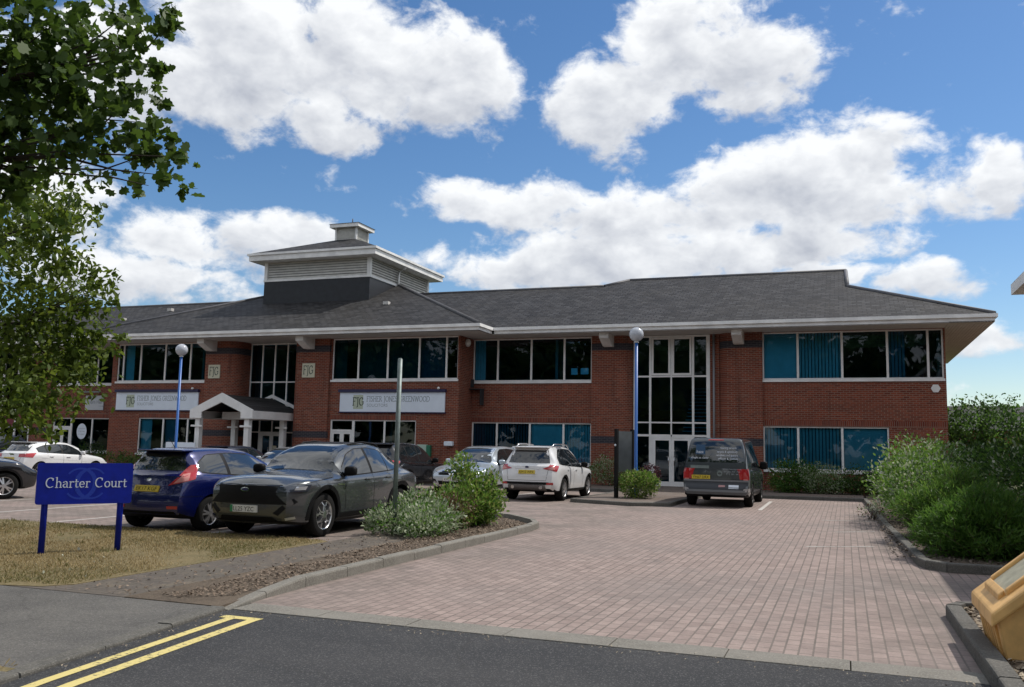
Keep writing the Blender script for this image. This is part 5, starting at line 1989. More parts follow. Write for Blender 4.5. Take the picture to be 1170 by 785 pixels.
# ---- SUV family
def suv_P(L, W, H, r, wb, fo):
    ro = L - wb - fo
    return dict(L=L, W=W, r=r, axles=[ro, ro + wb],
                top=[(0, 1.05), (.05, 1.10), (.12, 1.22), (.30, H - .14), (.42, H - .05), (.62, H - .015), (1.5, H), (2.2, H - .035), (2.55, H - .12), (3.22, 1.14), (3.32, 1.085), (3.9, .99), (L - .18, .87), (L, .76)],
                belt=[(0, 1.035), (.6, 1.06), (1.4, 1.02), (2.8, .975), (3.35, .955), (3.9, .90), (L, .70)],
                wtop=[(0, .58), (.4, .60), (1.5, .63), (2.4, .61), (3.3, .72), (L, .64)],
                hip=[(0, 0), (ro, .025), (1.6, 0), (2.8, 0), (ro + wb, .02), (L, 0)],
                tail=[(.2, .14), (.38, .03), (.55, 0), (.75, .02), (1.0, .07), (1.6, .12)],
                nose=[(.2, .10), (.4, .02), (.6, .0), (.8, .07), (1.0, .16)], rr=(.5, .14), rf=(.85, .26), arch=.055,
                zb=[(0, .38), (.3, .27), (L - .3, .25), (L, .30)])


def build_suv(name, label, loc, heading, m, P, H, rear_plate=None, front_plate=None, rails=False, group=None, kind='a', wheel='twin', wn=5, trim=M_BLACK, cat="SUV"):
    c = Car(name, label, cat, loc, heading, P, m, group)
    L = P['L']
    lo = [(.40, 1.14), (.8, 1.09), (1.6, 1.05), (2.8, 1.0), (3.05, .99)]
    hi = [(.40, 1.19), (.62, 1.34), (.95, H - .13), (1.6, H - .105), (2.25, H - .13), (2.5, H - .23), (3.05, 1.02)]
    side_glass(c, [(.55, 1.02), (1.08, 1.83), (1.91, 2.98)], lo, hi, trim=trim)
    c.panel("rear_window", trap(1.13, H - .15, .655, .56), 'B', M_CARGLASS, .006)
    c.panel("windscreen", trap(1.085, H - .085, .70, .57, bow=.035), 'F', M_CARGLASS, .005)
    MB().box(.20, .56, -.57, .57, H - .075, H - .04).build("spoiler", m, c.root, bevel=.014)
    for s in (1, -1):
        sd = 'L' if s > 0 else 'R'
        if kind == 'a':
            c.corner("tail_lamp", 'B', s, [(.30, .965), (-.10, .885), (-.24, 1.06), (.06, 1.08)], M_REDLAMP, .008, 12, 6)
            c.corner("lamp_lens", 'B', s, [(.18, .955), (-.02, .93), (-.05, 1.01), (.08, 1.02)], M_REDLAMP2, .013, 6, 4)
        else:
            c.panel("tail_lamp", quadgrid([(s * .40, .93), (s * .80, .93), (s * .80, 1.06), (s * .40, 1.02)], 9, 4), 'B', M_REDLAMP, .008)
        c.panel("reflector", quadgrid([(s * .62, .50), (s * .80, .50), (s * .80, .565), (s * .62, .56)], 5, 2), 'B', M_REDLAMP, .01)
        c.seam("door_seam", [(1.87, .42), (1.87, 1.03)], sd)
        c.seam("door_seam", [(2.86, .40), (2.90, .98)], sd)
        c.seam("door_seam", [(1.05, .85), (1.10, 1.06)], sd)
        c.handle(1.22, .94, sd, m)
        c.handle(2.12, .92, sd, m)
        for xw in P['axles']:
            c.arch_trim(sd, xw, trim if kind != 'merc' else m, .05)
        c.band("sill_trim", [(.9, .27), (3.1, .25)], [(.9, .36), (3.1, .345)], sd, trim, 12, 2, .008, x0=P['axles'][0] + .42, x1=P['axles'][1] - .42)
        if rails:
            y_ = P['wtop'][2][1] - .06
            MB().tube([(.62, s * y_, H - .05), (.80, s * y_, H + .035), (1.5, s * y_, H + .045), (2.15, s * y_, H + .02), (2.35, s * y_, H - .07)], .02, 8).build("roof_rail", M_ALLOY, c.root)
    c.seam("tailgate_seam", [(-.68, 1.10), (-.60, .62), (.60, .62), (.68, 1.10)], 'B', w=.009)
    c.seam("tailgate_seam", [(-.66, .74), (.66, .74)], 'B', m, .02, .004)
    c.panel("bumper_insert", quadgrid([(-.80, .50), (.80, .50), (.78, .575), (-.78, .575)], 12, 2), 'B', M_BLACK, .008)
    c.panel("skid_plate", quadgrid([(-.60, .34), (.60, .34), (.58, .495), (-.58, .495)], 12, 3), 'B', M_SKID, .02)
    for s in (-1, 1):
        MB().tube([(-.06, s * .44, .415), (.2, s * .44, .415)], .048, 14).build("exhaust_tip", M_CHROME, c.root)
    c.mirror(2.92, 1.03, m if kind == 'merc' else M_BLACK, sz=(.14, .22, .17))
    if rear_plate:
        c.panel("plate_recess", quadgrid([(-.34, .80), (.34, .80), (.34, .95), (-.34, .95)], 8, 3), 'B', m, .006)
        c.plate(rear_plate, 'B', .865, M_PLATE_Y)
        MB().box(-.005, .03, -.38, .38, .955, .985).build("plate_garnish", m, c.root, bevel=.008)
        c.panel("badge", poly_pts((0, 1.01), .06, .03), 'B', M_NAVY, .03)
        place_text("model_lettering", "ZS", .10, (-.012 + .075, .56, .80), (0, -1, 0), (0.05, 0, 1), M_INK, c.root)
    if front_plate:
        c.panel("grille", quadgrid([(-.46, .66), (.46, .66), (.52, .84), (-.52, .84)], 14, 4), 'F', M_BLACK, .008)
        for z in (.72, .78):
            c.panel("grille_bar", quadgrid([(-.42, z - .012), (.42, z - .012), (.42, z + .012), (-.42, z + .012)], 12, 1), 'F', M_CHROME, .02)
        c.panel("badge", poly_pts((0, .75), .10, .10), 'F', M_CHROME, .028)
        for s in (1, -1):
            c.corner("head_lamp", 'F', s, [(.30, .72), (-.16, .80), (-.22, .91), (.26, .83)], M_CLEARLAMP, .010, 10, 5)
            c.panel("air_intake", quadgrid([(s * .52, .42), (s * .82, .46), (s * .80, .58), (s * .58, .52)], 6, 3), 'F', M_BLACK, .008)
            c.panel("intake_trim", quadgrid([(s * .44, .36), (s * .52, .36), (s * .84, .60), (s * .80, .62)], 6, 2), 'F', M_CHROME, .016)
        c.panel("lower_grille", quadgrid([(-.44, .36), (.44, .36), (.48, .48), (-.48, .48)], 12, 2), 'F', M_BLACK, .008)
        c.plate(front_plate, 'F', .53, M_PLATE_W)
    c.wheels(wn, wheel, width=.235)
    c.done()
    return c


wp = suv_P(4.52, 1.84, 1.66, .345, 2.69, .93)
off = wp['L'] / 2 - wp['axles'][0]
build_suv("sport_utility_car", "white SUV with silver roof rails and red lamps, nose-in beside the brick pier", (-2.18, -10.85 + off), N_, P_WHITE, wp, 1.66, "KM13 WPX", rails=True, group=CARS)
sp_ = suv_P(4.76, 1.88, 1.62, .355, 2.87, .90)
sp_['top'] = [(0, 1.05), (.05, 1.10), (.12, 1.20), (.45, 1.42), (.62, 1.53), (.85, 1.59), (1.6, 1.62), (2.3, 1.585), (2.65, 1.50), (3.35, 1.13), (3.46, 1.08), (4.1, .98), (4.58, .84), (4.76, .72)]
off = sp_['L'] / 2 - sp_['axles'][1]
build_suv("sport_utility_car", "silver blue SUV facing the road with wide black grille, behind the green island shrub", (-5.02, -9.95 - off), S_, P_SILVER, sp_, 1.62, None, "KM23 BDZ", group=CARS, kind='merc', wheel='twin')
build_suv("sport_utility_car", "black SUV half hidden behind the graphite crossover and grey post", (-7.75, -9.0), N_, P_BLACK, suv_P(4.6, 1.86, 1.66, .35, 2.7, .93), 1.66, None, group=CARS)
build_suv("sport_utility_car", "dark SUV under the tree left of the white hatchback", (-26.4, -9.1), N_, P_NAVY, suv_P(4.6, 1.86, 1.70, .35, 2.7, .93), 1.70, None, group=CARS)

bp = suv_P(4.3, 1.80, 1.58, .34, 2.60, .80)
hb = R(60)
fwd, lft = Vector((math.cos(hb), math.sin(hb))), Vector((-math.sin(hb), math.cos(hb)))
cb = Vector((-13.45, -20.05)) - fwd * (bp['axles'][1] - bp['L'] / 2) + lft * (bp['W'] / 2)
build_suv("sport_utility_car", "glossy black car with bright alloy front wheel, cut off by the left photo edge", (cb.x, cb.y), hb, P_BLACK, bp, 1.58, None, group=CARS, wheel='twin')

# ---- graphite crossover, front corner towards the camera
L = 4.63
cp = dict(L=L, W=1.87, r=.375, axles=[.985, .985 + 2.767],
          top=[(0, .98), (.05, 1.02), (.12, 1.06), (.35, 1.16), (.95, 1.46), (1.35, 1.575), (1.85, 1.625), (2.35, 1.60), (2.75, 1.51), (3.35, 1.17), (3.45, 1.12), (3.75, 1.09), (4.25, 1.045), (4.50, 1.00), (4.60, .95), (4.63, .905)],
          belt=[(0, .965), (.6, 1.045), (1.4, 1.03), (2.8, .995), (3.45, .985), (3.9, .975), (4.3, .95), (L, .865)],
          wtop=[(0, .56), (.8, .58), (1.7, .62), (2.6, .60), (3.4, .74), (L, .68)],
          hip=[(0, 0), (.5, .02), (.985, .045), (1.7, 0), (2.9, 0), (3.75, .03), (4.3, .01), (L, 0)],
          tail=[(.2, .12), (.4, .02), (.6, 0), (.8, .02), (1.0, .06), (1.5, .1)],
          nose=[(.2, .16), (.32, .06), (.45, .0), (.70, .0), (.86, .02), (.95, .06)], rr=(.5, .14), rf=(.62, .20), fbulge=.12, arch=.06,
          zb=[(0, .36), (.3, .25), (L - .3, .23), (L, .26)])
off = L / 2 - cp['axles'][1]
c = Car("crossover_car", "graphite crossover with white front plate and petal alloy wheels, nose to the dry grass", "crossover", (-2.57, -23.75 - off), S_, cp, P_GREY, CARS)
lo = [(.80, 1.20), (1.2, 1.105), (1.8, 1.075), (2.9, 1.03), (3.2, 1.02)]
hi = [(.80, 1.23), (1.1, 1.36), (1.5, 1.475), (1.9, 1.515), (2.35, 1.49), (2.65, 1.40), (3.2, 1.05)]
side_glass(c, [(1.00, 1.40), (1.43, 2.02), (2.10, 3.12)], lo, hi, trim=M_BLACK)
c.panel("rear_window", trap(1.09, 1.42, .60, .52), 'B', M_CARGLASS, .006)
c.panel("windscreen", trap(1.125, 1.545, .71, .565, bow=.04), 'F', M_CARGLASS, .006)
c.panel("roof_panel", [[(x, y_) for y_ in np.linspace(-.5, .5, 8)] for x in np.linspace(1.2, 2.42, 10)], 'T', M_BLACK, .004)
for s in (1, -1):
    sd = 'L' if s > 0 else 'R'
    c.corner("head_lamp", 'F', s, [(.30, .775), (-.22, .79), (-.30, .90), (.26, .865)], M_DARKLAMP, .010, 14, 5)
    c.corner("lamp_lens", 'F', s, [(.02, .81), (-.18, .815), (-.22, .875), (-.02, .865)], M_CLEARLAMP, .014, 6, 3)
    c.panel("bumper_slash", quadgrid([(s * .52, .44), (s * .60, .40), (s * .84, .62), (s * .80, .68)], 7, 2), 'F', M_BLACK, .010)
    c.seam("door_seam", [(2.06, .44), (2.06, 1.07)], sd)
    c.seam("door_seam", [(3.08, .42), (3.12, 1.0)], sd)
    c.seam("door_seam", [(1.30, .80), (1.46, 1.09)], sd)
    c.seam("bonnet_seam", [(3.45, 1.0), (3.95, .965), (4.45, .90)], sd, w=.008)
    c.handle(1.52, .97, sd, P_GREY)
    c.handle(2.30, .95, sd, P_GREY)
    for xw in cp['axles']:
        c.arch_trim(sd, xw, M_BLACK, .075)
    c.band("sill_trim", [(1.4, .24), (3.4, .24)], [(1.4, .40), (3.4, .385)], sd, M_BLACK, 12, 2, .010, x0=1.41, x1=3.32)
    c.seam("door_trim", [(3.16, .875), (3.40, .885)], sd, M_CHROME, .020, .008)
    MB().tube([(1.25, s * .52, 1.545), (1.4, s * .53, 1.60), (1.9, s * .54, 1.63), (2.3, s * .53, 1.60), (2.45, s * .52, 1.55)], .016, 8).build("roof_rail", M_BLACK, c.root)
    c.panel("tail_lamp", quadgrid([(s * .45, .93), (s * .78, .93), (s * .78, 1.0), (s * .45, .99)], 6, 2), 'B', M_REDLAMP, .008)
    c.panel("fog_lamp", quadgrid([(s * .70, .33), (s * .80, .35), (s * .80, .39), (s * .70, .37)], 3, 1), 'F', M_CLEARLAMP, .018)
c.panel("grille", quadgrid([(-.56, .735), (.56, .735), (.60, .875), (-.60, .875)], 14, 4), 'F', M_BLACK, .008)
c.panel("bumper_panel", quadgrid([(-.74, .58), (.74, .58), (.57, .734), (-.57, .734)], 14, 3), 'F', M_BLACK, .007)
c.panel("lower_grille", quadgrid([(-.60, .27), (.60, .27), (.50, .375), (-.50, .375)], 14, 3), 'F', M_BLACK, .010)
c.seam("splitter", [(-.62, .285), (.62, .285)], 'F', M_ALLOY_D, .028, .02)
c.panel("badge", poly_pts((0, .81), .085, .036), 'F', M_CHROME, .014)
c.panel("badge_script", poly_pts((0, .81), .068, .022), 'F', M_NAVY, .017)
c.seam("bonnet_seam", [(-.62, .89), (.62, .89)], 'F', w=.010)
c.mirror(3.05, 1.06, M_BLACK, out=.22, sz=(.15, .24, .17))
c.plate("LL25 YZC", 'F', .50, M_PLATE_W, green=True)
c.wheels(5, 'petal', width=.245, rim_m=M_ALLOY)
for o_ in c.root.children:
    pass
c.done()

# ---- grey delivery van
L = 4.90
vp = dict(L=L, W=1.90, r=.345, axles=[.97, 3.97],
          top=[(0, 1.90), (.03, 1.935), (.10, 1.965), (.5, 1.985), (2.5, 1.985), (3.0, 1.96), (3.35, 1.86), (4.05, 1.22), (4.15, 1.16), (4.6, 1.02), (L, .86)],
          belt=[(0, 1.10), (1.0, 1.10), (3.0, 1.08), (3.9, 1.04), (4.3, .98), (L, .78)],
          wtop=[(0, .735), (.5, .755), (2.6, .755), (3.3, .72), (4.05, .80), (L, .72)],
          tail=[(.25, .10), (.38, .0), (.62, .0), (.66, .06), (1.1, .065), (1.6, .12), (2.0, .20)],
          nose=[(.2, .08), (.4, 0), (.8, .06), (1.0, .15)], rr=(.22, .05), rf=(.6, .2), rbulge=.035, arch=.055,
          zb=[(0, .36), (.3, .28), (L - .3, .26), (L, .3)])
off = L / 2 - vp['axles'][0]
c = Car("delivery_van", "dark slate grey panel van with lettered rear window, parked before the glass stair hall", "van", (3.27, -10.0 + off), N_, vp, P_VAN, CARS)
c.panel("rear_window", trap(1.28, 1.86, .80, .665, 14, 8), 'B', M_CARGLASS, .006)
c.panel("windscreen", trap(1.2, 1.86, .78, .65, bow=.03), 'F', M_CARGLASS, .006)
lo = [(2.5, 1.14), (3.85, 1.09)]
hi = [(2.5, 1.80), (3.15, 1.78), (3.4, 1.66), (3.85, 1.20)]
for sd in 'LR':
    c.band("side_window", lo, hi, sd, M_CARGLASS, 12, 5, .005, x0=2.75, x1=3.78)
    c.band("side_window", [(1.3, 1.16), (2.5, 1.14)], [(1.3, 1.80), (2.5, 1.80)], sd, M_CARGLASS, 10, 5, .005, x0=1.42, x1=2.48)
    c.seam("door_seam", [(1.32, .45), (1.32, 1.82)], sd)
    c.seam("door_seam", [(2.62, .45), (2.62, 1.82)], sd)
    c.seam("door_seam", [(3.66, .5), (3.7, 1.1)], sd)
    c.seam("door_runner", [(.1, 1.10), (1.3, 1.10)], sd, w=.02)
    c.band("sill_trim", [(1.2, .28), (3.6, .28)], [(1.2, .40), (3.6, .40)], sd, M_BLACK, 10, 2, .006, x0=1.42, x1=3.5)
    c.handle(1.5, .98, sd, P_VAN)
    c.handle(2.80, .98, sd, P_VAN)
for s in (1, -1):
    sd = 'L' if s > 0 else 'R'
    c.panel("tail_lamp", quadgrid([(s * .765, .80), (s * .90, .80), (s * .90, 1.10), (s * .775, 1.10)], 4, 6), 'B', M_REDLAMP, .010)
    c.panel("tail_lamp", quadgrid([(.02, .80), (.10, .80), (.10, 1.10), (.02, 1.10)], 3, 6), sd, M_REDLAMP, .010)
    c.panel("lamp_lens", quadgrid([(s * .77, .775), (s * .89, .775), (s * .89, .815), (s * .77, .815)], 4, 2), 'B', M_REDLAMP2, .013)
    c.panel("head_lamp", quadgrid([(s * .5, .72), (s * .82, .76), (s * .84, .93), (s * .6, .88)], 6, 4), 'F', M_CLEARLAMP, .01)
    c.panel("bumper_corner", quadgrid([(s * .74, .46), (s * .93, .46), (s * .93, .56), (s * .78, .54)], 5, 3), 'B', P_PALE, .012)
c.panel("grille", quadgrid([(-.6, .62), (.6, .62), (.6, .80), (-.6, .80)], 12, 3), 'F', M_BLACK, .01)
c.panel("bumper", quadgrid([(-.90, .50), (.90, .50), (.90, .74), (-.90, .74)], 16, 4), 'B', pbr("van_bumper_grey", (0.040, 0.046, 0.055), 0.45), .012)
c.panel("bumper_strip", quadgrid([(-.88, .44), (.88, .44), (.88, .505), (-.88, .505)], 16, 2), 'B', pbr("bumper_pale", (0.17, 0.185, 0.20), 0.4), .02)
c.panel("bumper_step", quadgrid([(-.90, .735), (.90, .735), (.90, .785), (-.90, .785)], 16, 2), 'B', pbr("bumper_pale", (0.17, 0.185, 0.20), 0.4), .022)
c.seam("tailgate_seam", [(-.80, 1.87), (-.84, 1.2), (-.75, .79), (.75, .79), (.84, 1.2), (.80, 1.87)], 'B', w=.012)
c.panel("handle_strip", quadgrid([(.18, 1.10), (.72, 1.10), (.72, 1.185), (.18, 1.185)], 6, 2), 'B', M_STEEL, .012)
c.panel("brake_lamp", quadgrid([(-.22, 1.90), (.22, 1.90), (.22, 1.93), (-.22, 1.93)], 6, 1), 'B', M_REDLAMP, .012)
c.panel("sticker", quadgrid([(-.64, .545), (-.36, .545), (-.36, .66), (-.64, .66)], 4, 2), 'B', M_SIGNW, .016)
c.panel("sticker", quadgrid([(-.26, .58), (-.08, .57), (-.08, .63), (-.26, .63)], 4, 2), 'B', pbr("pink_sticker", (0.45, 0.25, 0.25), 0.5), .016)
sq = c.panel("window_logo", quadgrid([(.30, 1.50), (.58, 1.50), (.56, 1.78), (.30, 1.78)], 4, 4), 'B', pbr("logo_blue", (0.02, 0.07, 0.15), 0.3), .010)
c.panel("badge", poly_pts((-.11, 0.965), .075, .085), 'B', M_STEEL, .011)
c.panel("badge_mark", poly_pts((-.11, 0.965), .052, .03), 'B', P_VAN, .013)


def van_text(txt, yl, z, w, size, m=None):
    p, nn = c.ray((-3, yl - w / 2, z), (1, 0, 0))
    nn = nn if nn.x < 0 else -nn
    up = Vector((0, -1, 0)).cross(nn)
    up = up if up.z > 0 else -up
    place_text("lettering", txt, size, Vector((p.x, yl, p.z)) + nn * .02, (0, -1, 0), up, m or M_SIGNW, c.root, width=w)


van_text("haze", .55, 1.53, .20, .13)
van_text("simple so clever", .70, 1.375, .50, .085)
van_text("cleaning services", -.12, 1.665, .46, .085)
van_text("carpets & upholstery", -.03, 1.555, .58, .085)
van_text("windows and gutters", -.02, 1.455, .60, .085)
van_text("offices & homes", -.06, 1.36, .56, .085)
van_text("www.cleaning.co.uk", -.20, 1.075, .52, .06, M_INK2)
van_text("01206 700 700", -.24, 1.00, .44, .06, M_INK2)
van_text("f t in w", -.30, .93, .34, .09, M_INK2)
c.plate("YH67 DRX", 'B', .855, M_PLATE_Y, yc=.42)
c.mirror(3.72, 1.12, M_BLACK, out=.24, sz=(.14, .24, .26))
c.wheels(5, 'plain', width=.225, rim_m=M_ALLOY_D)
c.done()

# ================================================================== SIGNS AND STREET FURNITURE
EX, EZ, NY = (1, 0, 0), (0, 0, 1), (0, -1, 0)


def firm_board(x0, x1, z0, z1, v, label):
    r = empty("sign_board", (0, 0, 0), 0, label, "sign", "long firm name boards on the brick front")
    y = -v
    MB().box(x0, x1, y - .075, y - .004, z0, z1).build("panel", M_SIGNW, r, bevel=.006)
    MB().box(x0 - .05, x1 + .05, y - .17, y - .002, z1 + .005, z1 + .13).box(x0 - .05, x1 + .05, y - .085, y - .003, z0 - .05, z0 - .004).build("trim", M_NAVY, r, fix=False)
    w, h = x1 - x0, z1 - z0
    yy = y - .0765
    lx = x0 + w * .135
    MB().box(lx, lx + w * .095, yy - .001, yy + .001, z0 + h * .14, z0 + h * .86).build("emblem_square", pbr("emblem_pale", (0.50, 0.56, 0.44), 0.5), r, fix=False)
    serif_text("emblem_letters", "FJG", (lx - .03, yy - .002, z0 + h * .33), EX, EZ, NY, .50, M_GREENINK, r, width=w * .11, nib=(.12, .05))
    serif_text("firm_name", "FISHER JONES GREENWOOD", (x0 + w * .265, yy, z0 + h * .53), EX, EZ, NY, .33, M_INK2, r, width=w * .60, nib=(.10, .05))
    place_text("firm_trade", "SOLICITORS", .20, (x0 + w * .268, yy - .001, z0 + h * .26), EX, EZ, M_INK2, r, width=w * .20)
    MB().sphere((x1 - .25, y - .22, z1 + .17), .06, 10, 8).build("sign_lamp", M_WHITE, r)


firm_board(-14.89, -9.62, 3.04, 3.92, 1.5, "long white firm name board right of the gabled canopy, behind the grey post")
firm_board(-27.95, -22.85, 3.06, 3.95, 1.5, "long white firm name board left of the gabled canopy, crossed by the blue lamp post")
for x, side in ((-21.92, "left"), (-16.58, "right")):
    z = 4.94
    y = -1.62
    q = MB().box(x - .34, x + .34, y - .05, y - .002, z - .33, z + .33).build("sign_plaque", M_CREAM, None, bevel=.005)
    tag(q, "square cream plaque with dark letters on the brick pier %s of the gabled canopy" % side, "sign", "square plaques on the piers")
    serif_text("emblem_letters", "FJG", (x - .27, y - .0515, z - .17), EX, EZ, NY, .55, M_GREENINK, q, width=.54, nib=(.11, .045))
q = MB().box(-31.53, -30.28, -.05, -.004, 3.10, 3.87).build("small_sign", pbr("pale_sign", (0.52, 0.55, 0.58), 0.5), None, bevel=.005)
tag(q, "small square pale sign under a lamp bar on the brick left wing", "sign")
place_text("sign_lettering", "Bourn Hall", .27, (-30.905, -.0525, 3.44), EX, EZ, M_INK, q, width=1.0, center=True)
place_text("sign_lettering", "CLINIC", .11, (-30.6, -.0525, 3.27), EX, EZ, M_INK2, q, width=.36)
q = MB().box(-31.85, -30.35, -.30, -.20, 4.02, 4.09).box(-31.6, -31.55, -.21, -.0, 4.03, 4.07).box(-30.65, -30.6, -.21, -.0, 4.03, 4.07).build("sign_light_bar", M_STEEL, None)
tag(q, "grey lamp bar fixed above the small square pale sign", "lamp")
ov = MB()
n = 32
ov.add([(-31.78 + .34 * math.cos(2 * math.pi * i / n), .084, 1.96 + .42 * math.sin(2 * math.pi * i / n)) for i in range(n)], [tuple(range(n))])
q = ov.build("window_sticker", M_SIGNW, None)
tag(q, "round white sticker on the dark ground floor window of the left wing", "sticker")
for i, s in enumerate(("YOUR PATH", "TO BECOMING", "A PARENT")):
    place_text("sticker_lettering", s, .12, (-31.78, .082, 2.06 - i * .15), EX, EZ, M_INK2, q, width=.46, center=True)
r = empty("low_sign", (-21.15, -4.6, 0), 0, "low white board with pale green emblem standing left of the gabled canopy", "sign")
MB().box(-.80, .80, -.03, .03, .86, 1.50).build("panel", M_SIGNW, r, bevel=.006)
MB().box(-.62, -.58, -.02, .02, 0, .858).box(.58, .62, -.02, .02, 0, .858).build("post", M_WHITE, r, fix=False)
serif_text("emblem_letters", "FJG", (-.45, -.0315, 1.10), EX, EZ, NY, .32, M_GOLD, r, width=.40)
place_text("sign_lettering", "PARKING", .14, (.08, -.0325, 1.14), EX, EZ, M_INK2, r, width=.5)
# paper emblem on the canopy door
q = MB().box(-19.12, -18.86, -.62, -.615, 1.0, 1.42).build("door_poster", M_CREAM, None)
tag(q, "cream poster on the glass door under the gabled canopy", "poster")
serif_text("emblem_letters", "FJG", (-19.10, -.621, 1.13), EX, EZ, NY, .22, M_GREENINK, q, width=.2)

# ---- blue name sign on the lawn
A, Bp = Vector((-3.40, -27.96, .05)), Vector((-2.87, -27.15, .05))
dirx = (Bp - A).normalized()
cen = (A + Bp) / 2
ang = math.atan2(dirx.y, dirx.x)
sg = empty("name_sign", (cen.x, cen.y, .05), ang, "royal blue name board on two blue posts standing on the dry lawn", "sign")
Lh = (Bp - A).length / 2
for s in (-1, 1):
    MB().tube([(s * Lh, .045, -.05), (s * Lh, .045, 1.20)], .042, 16).build("post", M_BLUE, sg)
pw, z0, z1 = Lh + .13, .645, 1.205
nx = 16
pts = []
rr_ = .035
for (sx, sz_, a0) in ((1, 1, 0), (-1, 1, 90), (-1, -1, 180), (1, -1, 270)):
    for i in range(6):
        a = R(a0 + 90 * i / 5)
        pts.append((sx * (pw - rr_) + rr_ * math.cos(a), 0, (z1 - rr_ if sz_ > 0 else z0 + rr_) + rr_ * math.sin(a)))
pn = MB().extr([(p[0], -.022, p[2]) for p in pts], (0, .024, 0)).build("panel", M_BLUE, sg)
zc = (z0 + z1) / 2 + .0
em = MB()
# two interlaced pale-blue C rings
for sx in (-1, 1):
    c0 = sx * .075
    arcp = [(c0 + sx * .0 + .195 * math.cos(R(a)), zc + .205 * math.sin(R(a))) for a in ([140 - i * 10 for i in range(29)] if sx < 0 else [40 + i * 10 for i in range(29)])]
    for i, (p, q_) in enumerate(zip(arcp[:-1], arcp[1:])):
        d = Vector((q_[0] - p[0], q_[1] - p[1])).normalized()
        w = .010 + .012 * abs(math.sin(R(40 + i * 10)))
        w = .012 + .018 * max(0, -math.cos(R(40 + i * 10)))
        nn = Vector((-d.y, d.x)) * w
        yy = -.0228 - (.0004 if sx > 0 else 0)
        em.add([(p[0] + nn.x, yy, p[1] + nn.y), (p[0] - nn.x, yy, p[1] - nn.y), (q_[0] - nn.x, yy, q_[1] - nn.y), (q_[0] + nn.x, yy, q_[1] + nn.y)], [(0, 1, 2, 3)])
em.build("emblem", M_BLUE2, pn, fix=False)
serif_text("name_lettering", "Charter Court", (-.505, -.0240, zc - .052), EX, EZ, NY, .185, pbr("sign_silver", (0.56, 0.62, 0.74), 0.4), pn, width=1.05, nib=(.085, .036), gap=.035)

# ---- dark monolith sign beside the stair hall
mo = empty("monolith_sign", (0.10, -9.9, .1), R(-22), "dark grey directory sign on two black posts behind the clipped round shrub", "sign")
MB().box(-.05, .05, -.05, .05, 0, 2.12).box(-.05, .05, .80, .90, 0, 2.12).build("post", M_BLACK, mo, fix=False)
MB().box(-.035, .035, .055, .795, .80, 2.06).build("panel", pbr("directory_grey", (0.060, 0.070, 0.078), 0.35, var=0.3), mo, fix=False)
MB().sphere((0, -.06, 1.62), .035, 10, 8).build("bolt_cover", M_SIGNW, mo)


# ---- lamp posts with globes
def lamp(x, y, z, label):
    r = empty("lamp_post", (x, y, 0), 0, label, "lamp post", "blue lamp posts with clear globes")
    MB().tube([(0, 0, 0), (0, 0, .95), (0, 0, 1.0), (0, 0, z - .26)], [.075, .075, .052, .05], 14).build("pole", M_BLUEP, r)
    MB().tube([(0, 0, z - .27), (0, 0, z - .24)], .08, 14).tube([(0, 0, z - .24), (0, 0, z - .10)], .05, 12).build("collar", M_WHITE, r)
    MB().sphere((0, 0, z), .235, 22, 16).build("globe", M_GLOBE, r)


lamp(-17.62, -9.0, 5.12, "blue lamp post with round globe in front of the long board left of the canopy")
lamp(0.45, -8.7, 5.33, "blue lamp post with round globe beside the glass stair hall and clipped shrub")

p = MB().tube([(0, 0, -.05), (0.01, 0, 3.08)], .043, 14).tube([(0.01, 0, 3.08), (0.01, 0, 3.10)], [.043, .03], 14).build("signless_post", M_STEEL, None)
p.location = (-.75, -22.9, .05)
tag(p, "bare grey galvanised post rising from the island planting", "post")

# ---- wall boxes
hx = MB()
hx.extr([(10.02 + .17 * math.cos(R(a)), -.004, 4.12 + .17 * math.sin(R(a))) for a in range(0, 360, 60)], (0, -.07, 0))
q = hx.build("alarm_box", M_WHITE, None, bevel=.012)
tag(q, "white hexagonal alarm box on the brick under the corner window of the right wing", "alarm box")
hx = MB()
hx.sphere((-8.93, -.78, 6.17), .14, 14, 10, sz=1.3)
q = hx.build("alarm_box", M_WHITE, None)
tag(q, "white oval alarm box high under the eaves where the front steps back", "alarm box")
MB()
r = empty("rescue_cabinet", (-10.55, -1.504, 0), 0, "green and white rescue cabinet on the brick wall right of the low windows", "cabinet")
MB().box(-.30, .16, -.20, 0, 1.08, 1.62).build("case", pbr("pale_green_case", (0.40, 0.55, 0.46), 0.4), r, bevel=.02)
MB().box(.162, .34, -.19, 0, 1.10, 1.60).build("side_panel", pbr("green_case", (0.02, 0.16, 0.09), 0.4), r, bevel=.02)
MB().box(-.16, .06, -.203, -.198, 1.28, 1.34).build("handle", M_GREENINK, r, fix=False)
q = MB().box(-9.55, -9.15, -1.72, -1.504, 1.58, 1.78).build("meter_box", M_SIGNW, None, bevel=.03)  # white meter box fixed to the brick, gives no light
tag(q, "small white meter box on the brick above the silver blue SUV", "meter box")

# ---- yellow grit bin at the right edge
gb = empty("grit_bin", (8.22, -28.93, .07), 0, "weathered yellow grit bin with sloping lid on the chipped bark bed", "grit bin")


def hexa(mb, b, t, mi=0):
    vs = b + t
    return mb.add(vs, [(3, 2, 1, 0), (4, 5, 6, 7), (0, 1, 5, 4), (1, 2, 6, 5), (2, 3, 7, 6), (3, 0, 4, 7)], mi)


